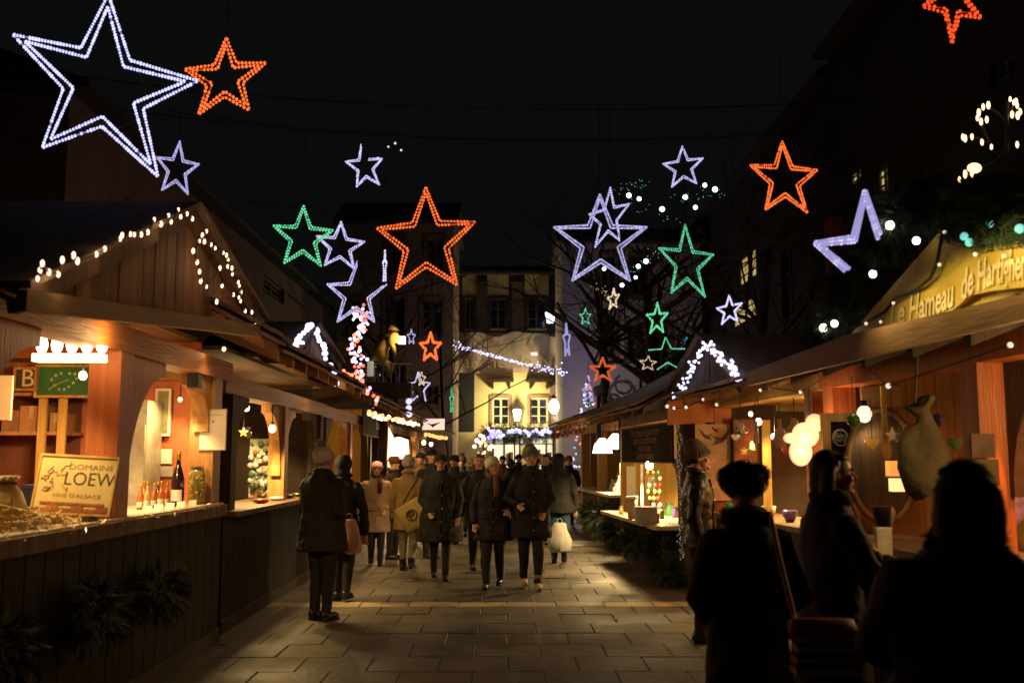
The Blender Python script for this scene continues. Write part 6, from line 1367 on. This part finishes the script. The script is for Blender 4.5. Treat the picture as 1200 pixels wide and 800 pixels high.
        for s_ in (-1, 1):
            y_ = np.interp(.55*H, [q[0] for q in fr_], [q[1] for q in fr_]); MB().cbox((s_*.055*H*wide, y_*.90-.006, .55*H), .12, .02, .045, (0, 0, s_*.35)).build('pocket_flap', coat, t)
    cl = MB().tube([S(.046*math.cos(a), .040*math.sin(a)+.006-lean*.7, .862+.010*math.sin(a)) for a in [k*PI/8 for k in range(16)]], .017*H, 8, closed=True); 
    if collar in (FUR, FURB): fz = MB(); pts_ = [(S(.05*math.cos(a)+rnd.uniform(-.012,.012), .046*math.sin(a)+.006-lean*.7, .848+rnd.uniform(-.02,.02)), (math.cos(a), math.sin(a), .3)) for a in [rnd.uniform(0, 2*PI) for _ in range(420)]]; fuzz(fz, pts_, .035); fz.build('fur_trim', collar, t, recalc=False)
    cl.build('collar', cm_, t, smooth=True)
    if scarf: MB().tube([S(.045*math.cos(a), .040*math.sin(a)-lean*.8, .862+.010*math.cos(2*a)) for a in [k*PI/8 for k in range(16)]], .021*H, 8, closed=True).tube([S(.02,-.05-lean,.86), S(.03,-.075-lean*.8,.80), S(.028,-.078-lean*.5,.70)], [.02*H,.022*H,.022*H], 8).build('scarf', scarf, t, smooth=True)
    if features:
        for s in (-1, 1):
            e = MB().ell(hp(s*.018,-.0475,.002), .0075*H, .005*H, .0050*H, n=10, m=6); eo = e.build('eye', EYEW, t, smooth=True); MB().ell(hp(s*.018,-.0520,.002), .0036*H, .0018*H, .0038*H, n=8, m=5).build('iris', IRIS, eo, smooth=True)
            MB().tube([hp(s*.008,-.0555,.014), hp(s*.018,-.0560,.018), hp(s*.029,-.049,.014)], .0022*H, 5).build('eyebrow', hair or HAIR_D, t)
        MB().ell(hp(0,-.0525,-.034), .0135*H, .006*H, .0048*H, n=10, m=6).build('mouth', LIPS, t, smooth=True)
    if glasses:
        g_ = MB()
        for s in (-1, 1): g_.tube([hp(s*.019+.013*math.cos(a), -.064, .002+.010*math.sin(a)) for a in [k*PI/6 for k in range(12)]], .0016*H, 5, closed=True).tube([hp(s*.032,-.062,.004), hp(s*.046,.0,.004)], .0015*H, 4)
        g_.tube([hp(-.006,-.065,.003), hp(.006,-.065,.003)], .0015*H, 4).build('glasses', BLACKM, t)
    if hair:
        h_ = MB(); h_.ell(hp(0,.019,.017), .051*H, .052*H, .058*H, n=16, m=10, M=RH); h_.ell(hp(0,-.014,.048), .040*H, .028*H, .018*H, n=12, m=8)
        if hairlen:
            for s in (-1, 0, 1): h_.tube([hp(s*.036,.026+.02*(s == 0),.02), hp(s*.042,.034+.016*(s == 0),-.03), hp(s*.038,.036,-.03-hairlen)], [.026*H,.026*H,.018*H], 10)
        fuse(h_.build('hair', hair, t, recalc=False), .011, 1, .006, _cf)
        if y < 6:
            fz = MB(); fuzz(fz, [q_ for q_ in ell_pts(hp(0,.019,.012), (.052*H,.053*H,.060*H), 2200) if (RH.inverted() @ q_[1]).y > -.15], .013, 1); fz.build('loose_strands', hair, t, recalc=False)
    if hat == 'beanie' or hat == 'pom' or hat == 'slouch':
        m_ = MB(); k_ = 1.0; top = .068 if hat != 'slouch' else .085
        rr_ = [(0,.010,-.004,.051,.060),(0,.008,.004,.058,.067),(0,.006,.030,.059,.068),(0,.007,.034,.056,.064),(0,.010,.052,.056,.063),(0,.014,.070,.047,.053),(0,.016,top+.012,.028,.032),(0,.016,top+.020,.006,.007)]
        m_.rings([(a*H,b_*H,z_*H,rx*H,ry*H) for a, b_, z_, rx, ry in rr_], 22); TM = Matrix.Translation(hd) @ RH @ Matrix.Rotation(R(-13), 4, 'X'); m_.v = [tuple(TM @ Vector(v)) for v in m_.v]
        ho = m_.build('hat', hatm, t, smooth=True)
        rb = MB()
        for k in range(26): a_ = 2*PI*k/26; rb.tube([tuple(TM @ Vector((.0585*math.cos(a_)*H, (.006+.0675*math.sin(a_))*H, z_*H))) for z_ in (.010, .031)], .0032*H, 4)
        rb.build('knit_ribbing', hatm, ho)
        if hat == 'pom':
            pm = MB(); c_ = tuple(TM @ Vector((0,.016*H,(top+.034)*H))); pm.ell(c_, .022*H, n=10, m=7); fuzz(pm, ell_pts(c_, (.020*H,)*3, 260), .018*H); pm.build('pompom', hatm if hatm != H_BLK else H_CRM, ho, recalc=False)
    elif hat == 'cap':
        m_ = MB().ell(hp(0,.004,.030), .052*H, .062*H, .042*H, n=16, m=9); ho = m_.build('hat', hatm, t, smooth=True)
        MB().prism([(.040*math.cos(a)*H, -(.050+.030*math.sin(a))*H) for a in [k*PI/8 for k in range(9)]], lambda u, v, d: tuple(hd+(RH @ Vector((u, v, d)))), .022*H, .028*H).build('visor', hatm, ho)
    elif hat == 'brim':
        m_ = MB().rings([(0,.004*H,.018*H,.078*H,.088*H),(0,.004*H,.024*H,.080*H,.090*H),(0,.004*H,.027*H,.053*H,.062*H),(0,.004*H,.055*H,.048*H,.056*H),(0,.004*H,.070*H,.032*H,.040*H)], 22); m_.v = [tuple(hd+(RH @ Vector(v))) for v in m_.v]; m_.build('hat', hatm, t, smooth=True)
    elif hat == 'hood':
        m_ = MB().ell(hp(0,.022,.008), .062*H, .062*H, .070*H, n=16, m=10); m_.ell(hp(0,.03,-.045), .055*H, .048*H, .05*H); fuse(m_.build('hood', coat, t, recalc=False), .013, 2, .014)
    elif hat == 'furhat':
        m_ = MB(); 
        c0 = hp(0,.005,.026); m_.ell(c0, .066*H, .070*H, .052*H, n=18, m=11); m_.ell(hp(-.046,.01,.044), .030*H, .036*H, .026*H); m_.ell(hp(.050,.01,.036), .028*H, .038*H, .026*H)
        ho = fuse(m_.build('hat', hatm, t, recalc=False), .014, 2, .02); fz = MB(); fuzz(fz, ell_pts(c0, (.068*H,.072*H,.054*H), 2200)+ell_pts(hp(-.046,.01,.044), (.030*H,.036*H,.026*H), 300)+ell_pts(hp(.050,.01,.036), (.028*H,.038*H,.026*H), 300), .012); fz.build('fur', hatm, ho, recalc=False)
    return t, hands, S
def hand_world(t, hands, i):
    M_ = Matrix.Translation(t.location) @ Matrix.Rotation(t.rotation_euler.z, 4, 'Z'); return M_ @ hands[i][3]
def gp(px, Y): return P(px, 600, Y).x
POCK = ((.150,.02,.63),(.092,-.062,.545))
# -- left side of the lane
p1 = person('person in a dark coat and pale knitted pompom hat, turned to the ornament stall', gp(378,10.6), 10.6, 1.76, 148, COAT_BK, .40, 1.05, hat='pom', hatm=mat('knit_offwhite', (.58,.52,.44), .9, col2=(.44,.38,.32), scale=18, bump=.6), hair=HAIR_G, armL=((.155,-.03,.64),(.13,-.10,.56)), armR=POCK, wide=1.35, width=1.15, headyaw=-8)
p2 = person('person in a dark hooded coat carrying a pink bag, behind the pale hat', gp(402,12.0), 12.0, 1.70, 165, COAT_NV, .42, 1.1, hat='hood', features=False, armR=((.150,.0,.63),(.155,-.03,.46)), stride=.03, wide=1.05)
p3 = person('older person in a beige coat and pink hat facing the camera', gp(441,16.0), 16.0, 1.60, 8, COAT_BE, .32, 1.15, hat='beanie', hatm=H_PNK, hair=HAIR_G, armL=POCK, armR=((.150,.01,.62),(.140,-.04,.48)), wide=1.15, stride=.02, scarf=mat('scarf_brown', (.07,.035,.025), .9, scale=14, bump=.5))
p4 = person('person in a dark red felt hat just behind the beige coat', gp(460,16.9), 16.9, 1.70, 60, COAT_BR, .40, 1.0, hat='brim', hatm=H_RED, features=False, fingers=False)
p5 = person('person in a mustard coat and pink grey knit hat, seen from behind', gp(478,15.2), 15.2, 1.68, 170, COAT_MU, .36, 1.12, trousers=mat('trousers_pale', (.32,.27,.17), .8), hat='slouch', hatm=H_PGR, features=False, armR=((.150,.02,.63),(.12,-.09,.56)), armL=((.150,.0,.63),(.15,-.03,.52)), wide=1.1, stride=.02, boots=True)
p6 = person('tall man in a black cap walking behind the woman with glasses', gp(505,17.2), 17.2, 1.82, 20, COAT_BK, .42, hat='cap', hatm=H_BLK, fingers=False, wide=1.1)
p7 = person('woman in a dark hat, glasses and knee length coat walking to the camera', gp(516,14.1), 14.1, 1.72, 4, COAT_BK, .30, 1.22, trousers=TR_BK, hat='cap', hatm=H_BLK, hair=HAIR_D, hairlen=.05, glasses=True, stride=.07, armL=((.155,.01,.63),(.14,-.05,.50)), armR=POCK, wide=1.28, skirt=True, width=1.1)
p8 = person('woman in a dark coat and cream pompom hat leaning her head, arm in arm', gp(578,13.2), 13.2, 1.67, -6, COAT_BK, .36, 1.12, hat='pom', hatm=H_CRM, hair=HAIR_R, hairlen=.05, stride=-.075, scarf=mat('scarf_rust', (.28,.10,.05), .9, scale=14, bump=.5), headtilt=-14, headyaw=18, armL=((.165,.0,.64),(.13,-.09,.60)), armR=((.150,.01,.62),(.14,-.05,.50)), wide=1.28)
p8b = person('auburn haired person in black directly behind the cream hat', gp(561,15.0), 15.0, 1.72, 6, COAT_BK, .38, hair=HAIR_R, hairlen=.03, stride=.05, wide=1.05, fingers=False)
p9 = person('man in a long black coat, dark beanie and tan boots walking to the camera', gp(622,13.1), 13.1, 1.80, 3, COAT_BK, .36, 1.08, hat='slouch', hatm=mat('knit_dark_pattern', (.04,.045,.045), .9, col2=(.25,.25,.2), scale=9, bump=.5), hair=HAIR_D, shoes=SHOE_T, boots=True, stride=.075, headyaw=10, armL=POCK, armR=((.165,.0,.64),(.10,-.08,.60)), wide=1.28)
p10 = person('person in a black jacket walking away with a white carrier bag', gp(655,16.2), 16.2, 1.74, 176, COAT_BK, .46, 1.12, trousers=TR_JN, hat='hood', features=False, armL=((.155,.0,.63),(.155,-.03,.47)), stride=.03, wide=1.25)
# -- distant walkers
far_specs = [(541,22,1.70,COAT_BK,'pom',H_GRY),(553,25,1.68,COAT_BR,None,None),(532,20,1.72,COAT_NV,'beanie',H_BLK),(598,21,1.66,COAT_NV,None,None),(589,27,1.74,COAT_BK,'cap',H_BLK),(640,20,1.75,COAT_BK,None,None),(667,25,1.72,COAT_NV,'beanie',H_GRY),(608,30,1.78,COAT_BR,'beanie',H_RED),(571,30,1.70,COAT_BK,'brim',H_BLK),(628,26,1.70,COAT_BK,None,None),(646,31,1.73,COAT_BR,'cap',H_BLK),(524,27,1.75,COAT_BK,None,None),(492,19.5,1.78,COAT_NV,'cap',H_BLK),(486,23,1.7,COAT_BR,'beanie',H_GRY),(560,19.5,1.66,COAT_BK,None,None)]
fl_ = ['in a grey coat and grey pompom hat, far between the crowd','in dark brown, far left of the golden fir','in navy with a black beanie beside the woman with glasses','small, bareheaded, behind the couple','in a wine red coat and cap, at the shop window','in black, right behind the man in the long coat','in navy with a grey beanie, by the right stalls','with a dark red beanie near the shop door','in black with a brimmed hat near the golden fir','in black, far behind the tan boots','in brown with a cap near the street lamp','in black, far left before the yellow house','tall, in a tan coat and cap, behind the mustard coat','in brown with a grey beanie by the far left stall','in black, just behind the auburn haired one']
FARC = [mat('coat_grey', (.09,.085,.08), .85, scale=5), mat('coat_wine', (.10,.02,.02), .85, scale=5), mat('coat_olive', (.07,.065,.03), .85, scale=5), mat('coat_tan', (.22,.15,.08), .85, scale=5)]
for k, (px, Y, H, c_, ht, hm_) in enumerate(far_specs):
    person('distant person '+fl_[k], gp(px, Y), Y, H, rnd.choice((0, 180, 15, 170, -20)), c_ if k % 4 else FARC[(k//4) % 4], .42, 1.1, hat=ht, hatm=hm_ or H_BLK, hair=rnd.choice((HAIR_D, HAIR_R)), features=False, fingers=False, vox=.022, stride=rnd.choice((.04,-.05,.06)), wide=1.1)
# -- right side
p12 = person('man in a shiny black leather jacket and grey beanie facing the right stalls', gp(818,9.3), 9.3, 1.79, 78, LEATHER, .47, 1.0, hat='slouch', hatm=mat('knit_brown_grey', (.17,.12,.085), .9, col2=(.10,.07,.05), scale=22, bump=.6), hair=HAIR_D, armL=((.165,.03,.64),(.150,-.02,.475)), armR=((.150,.02,.63),(.145,-.02,.48)), collar=LEATHER, wide=1.12, vox=.010, headyaw=4)
p13 = person('person in a lumpy black fur hat and long dark coat seen from behind', 1.14, 4.75, 1.62, 184, COAT_BK, .16, 1.25, hat='furhat', hatm=FUR, features=False, collar=FURB, wide=1.15, width=.9, vox=.012, armL=POCK, armR=POCK)
p14 = person('dark haired woman in profile looking at the right stall counter', 1.60, 4.95, 1.69, 96, COAT_BK, .34, 1.1, hair=HAIR_D, hairlen=.06, armL=((.16,-.06,.66),(.09,-.19,.68)), armR=((.16,-.05,.65),(.10,-.18,.665)), wide=1.2, vox=.010, headyaw=-8, lean=.01, scarf=mat('scarf_dark', (.03,.02,.025), .9))
p15 = person('large dark figure in a bulky hooded coat filling the lower right corner', 1.40, 3.05, 1.64, 174, COAT_BK, .35, 1.2, hair=HAIR_D, hairlen=.09, collar=FURB, scarf=H_BLK, features=False, wide=1.35, width=1.12, vox=.013, armL=((.155,-.04,.66),(.12,-.16,.68)), armR=((.155,-.04,.66),(.11,-.16,.68)))
# ---- carried things
def bag(name, label, cat, p, w_, h_, d_, m, rz=0, handles=True, tilt=0, parts=None):
    t = thing(name, label, cat, p, R(rz)); mb = MB(); n = 18
    mb.rings([(0,0,-h_,w_*.38,d_*.35),(0,0,-h_*.92,w_*.48,d_*.5),(0,0,-h_*.6,w_*.5,d_*.55),(0,0,-h_*.25,w_*.42,d_*.35),(0,0,-h_*.05,w_*.25,d_*.12),(0,0,0,w_*.16,d_*.08)], n)
    mb.v = [(x+noise.noise(Vector((x*11,y*11,z*9)))*.05*w_/.3, y+noise.noise(Vector((x*12+5,y*9,z*8)))*.04, z) for x, y, z in mb.v]
    if tilt: Mt = Matrix.Rotation(R(tilt), 4, 'Y'); mb.v = [tuple(Mt @ Vector(v)) for v in mb.v]
    mb.build('bag_body', m, t, smooth=True)
    if handles: MB().tube([(-.04,0,-.01),(-.03,0,.05),(0,0,.07),(.03,0,.05),(.04,0,-.01)], .006, 5).build('handle', m, t)
    return t
bag('carrier_bag', 'bulging white plastic carrier bag held low by the person walking away', 'bag', P(656, 612, 16.0), .36, .46, .22, mat('plastic_white', (.72,.70,.62), .45, col2=(.6,.58,.5), scale=9, bump=.4))
bag('carrier_bag', 'pink paper bag hanging beside the hooded coat on the left', 'bag', P(409, 608, 11.8), .22, .40, .14, mat('bag_pink', (.55,.22,.20), .6, col2=(.65,.40,.38), scale=14, bump=.1), tilt=-8)
cbg = thing('canvas_bag', 'ochre canvas bag with a round dark emblem on the mustard coat', 'bag', P(483, 603, 14.75)); MR = Matrix.Rotation(R(-32), 4, 'Y')
mb = MB().rings([(0,0,-.20,.19,.05),(0,0,-.17,.21,.07),(0,0,.0,.20,.075),(0,0,.15,.20,.05),(0,0,.19,.20,.02)], 20); mb.v = [tuple(MR @ Vector(v)) for v in mb.v]; mb.build('bag_body', mat('canvas_ochre', (.50,.36,.12), .85, col2=(.42,.29,.09), scale=8, bump=.2), cbg, smooth=True)
mb = MB(); dk_ = mat('emblem_dark', (.10,.05,.03), .8, bump=0); mb.tube([(.075*math.cos(a), -.079, .075*math.sin(a)) for a in [k*PI/10 for k in range(20)]], .010, 5, closed=True); mb.tube([(.04*math.cos(a), -.080, .045*math.sin(a)) for a in [k*PI/6 for k in range(9)]], .009, 5); mb.box(-.03,.03,-.084,-.078,-.012,.006)
mb.v = [tuple(MR @ Vector(v)) for v in mb.v]; mb.build('emblem', dk_, cbg); MB().tube([(-.13,-.02,.17),(-.02,-.05,.36),(.10,0,.55)], .014, 5).build('strap', dk_, cbg)
sbg = thing('shoulder_bag', 'striped shoulder bag hanging behind the fur hat figure on a long strap', 'bag', P(965, 762, 4.3))
for k in range(8): MB().box(-.13+.002*k, .13+.002*k, -.05, .05, -.09+.0225*k, -.09+.0225*k+.021).build('stripe', [mat('stripe_tan', (.55,.42,.26), .8), mat('stripe_dark', (.08,.06,.05), .8)][k % 2], sbg)
MB().rings([(0,0,.045,.145,.06),(0,-.0,.09,.15,.062),(0,0,.13,.13,.04)], 18).build('flap', mat('flap_leather', (.30,.11,.05), .5, scale=9, bump=.2), sbg, smooth=True)
MB().tube([(-.12,.0,.1), P(930,720,4.4)-sbg.location, P(915,660,4.5)-sbg.location, P(903,604,4.55)-sbg.location], .012, 6).build('strap', mat('strap_leather', (.34,.15,.07), .5), sbg)
# phone or paper held by the leather jacket man
hw_ = hand_world(p12[0], p12[1], 1); t = thing('paper_cone', 'small cream paper cone held by the man in the leather jacket', 'paper', hw_+Vector((.0,-.04,-.07))); MB().rings([(0,0,-.09,.008,.008),(0,0,.07,.032,.032)], 12).build('cone', CREAM, t)
# small thing glowing yellow in the hands of the profile woman
t = thing('paper_bag', 'small cream paper bag held in front of the woman in profile', 'paper bag', P(1035, 605, 5.0)); mb = MB().rings([(0,0,-.05,.04,.03),(0,0,.02,.06,.035),(0,0,.05,.055,.02)], 14); mb.v = [(x+noise.noise(Vector((x*30,y*30,z*30)))*.02,y,z) for x,y,z in mb.v]; mb.build('bag_body', mat('paper_cream', (.70,.52,.20), .7, bump=.1), t)
# ---- finish: bake the fused surfaces
bpy.context.view_layer.update(); dg = bpy.context.evaluated_depsgraph_get(); new = []
for o in PEND: new.append(bpy.data.meshes.new_from_object(o.evaluated_get(dg)))
for o, me in zip(PEND, new):
    m_ = o.data.materials[0]; o.modifiers.clear(); o.data = me
    if not me.materials: me.materials.append(m_)
    me.polygons.foreach_set('use_smooth', [True]*len(me.polygons))
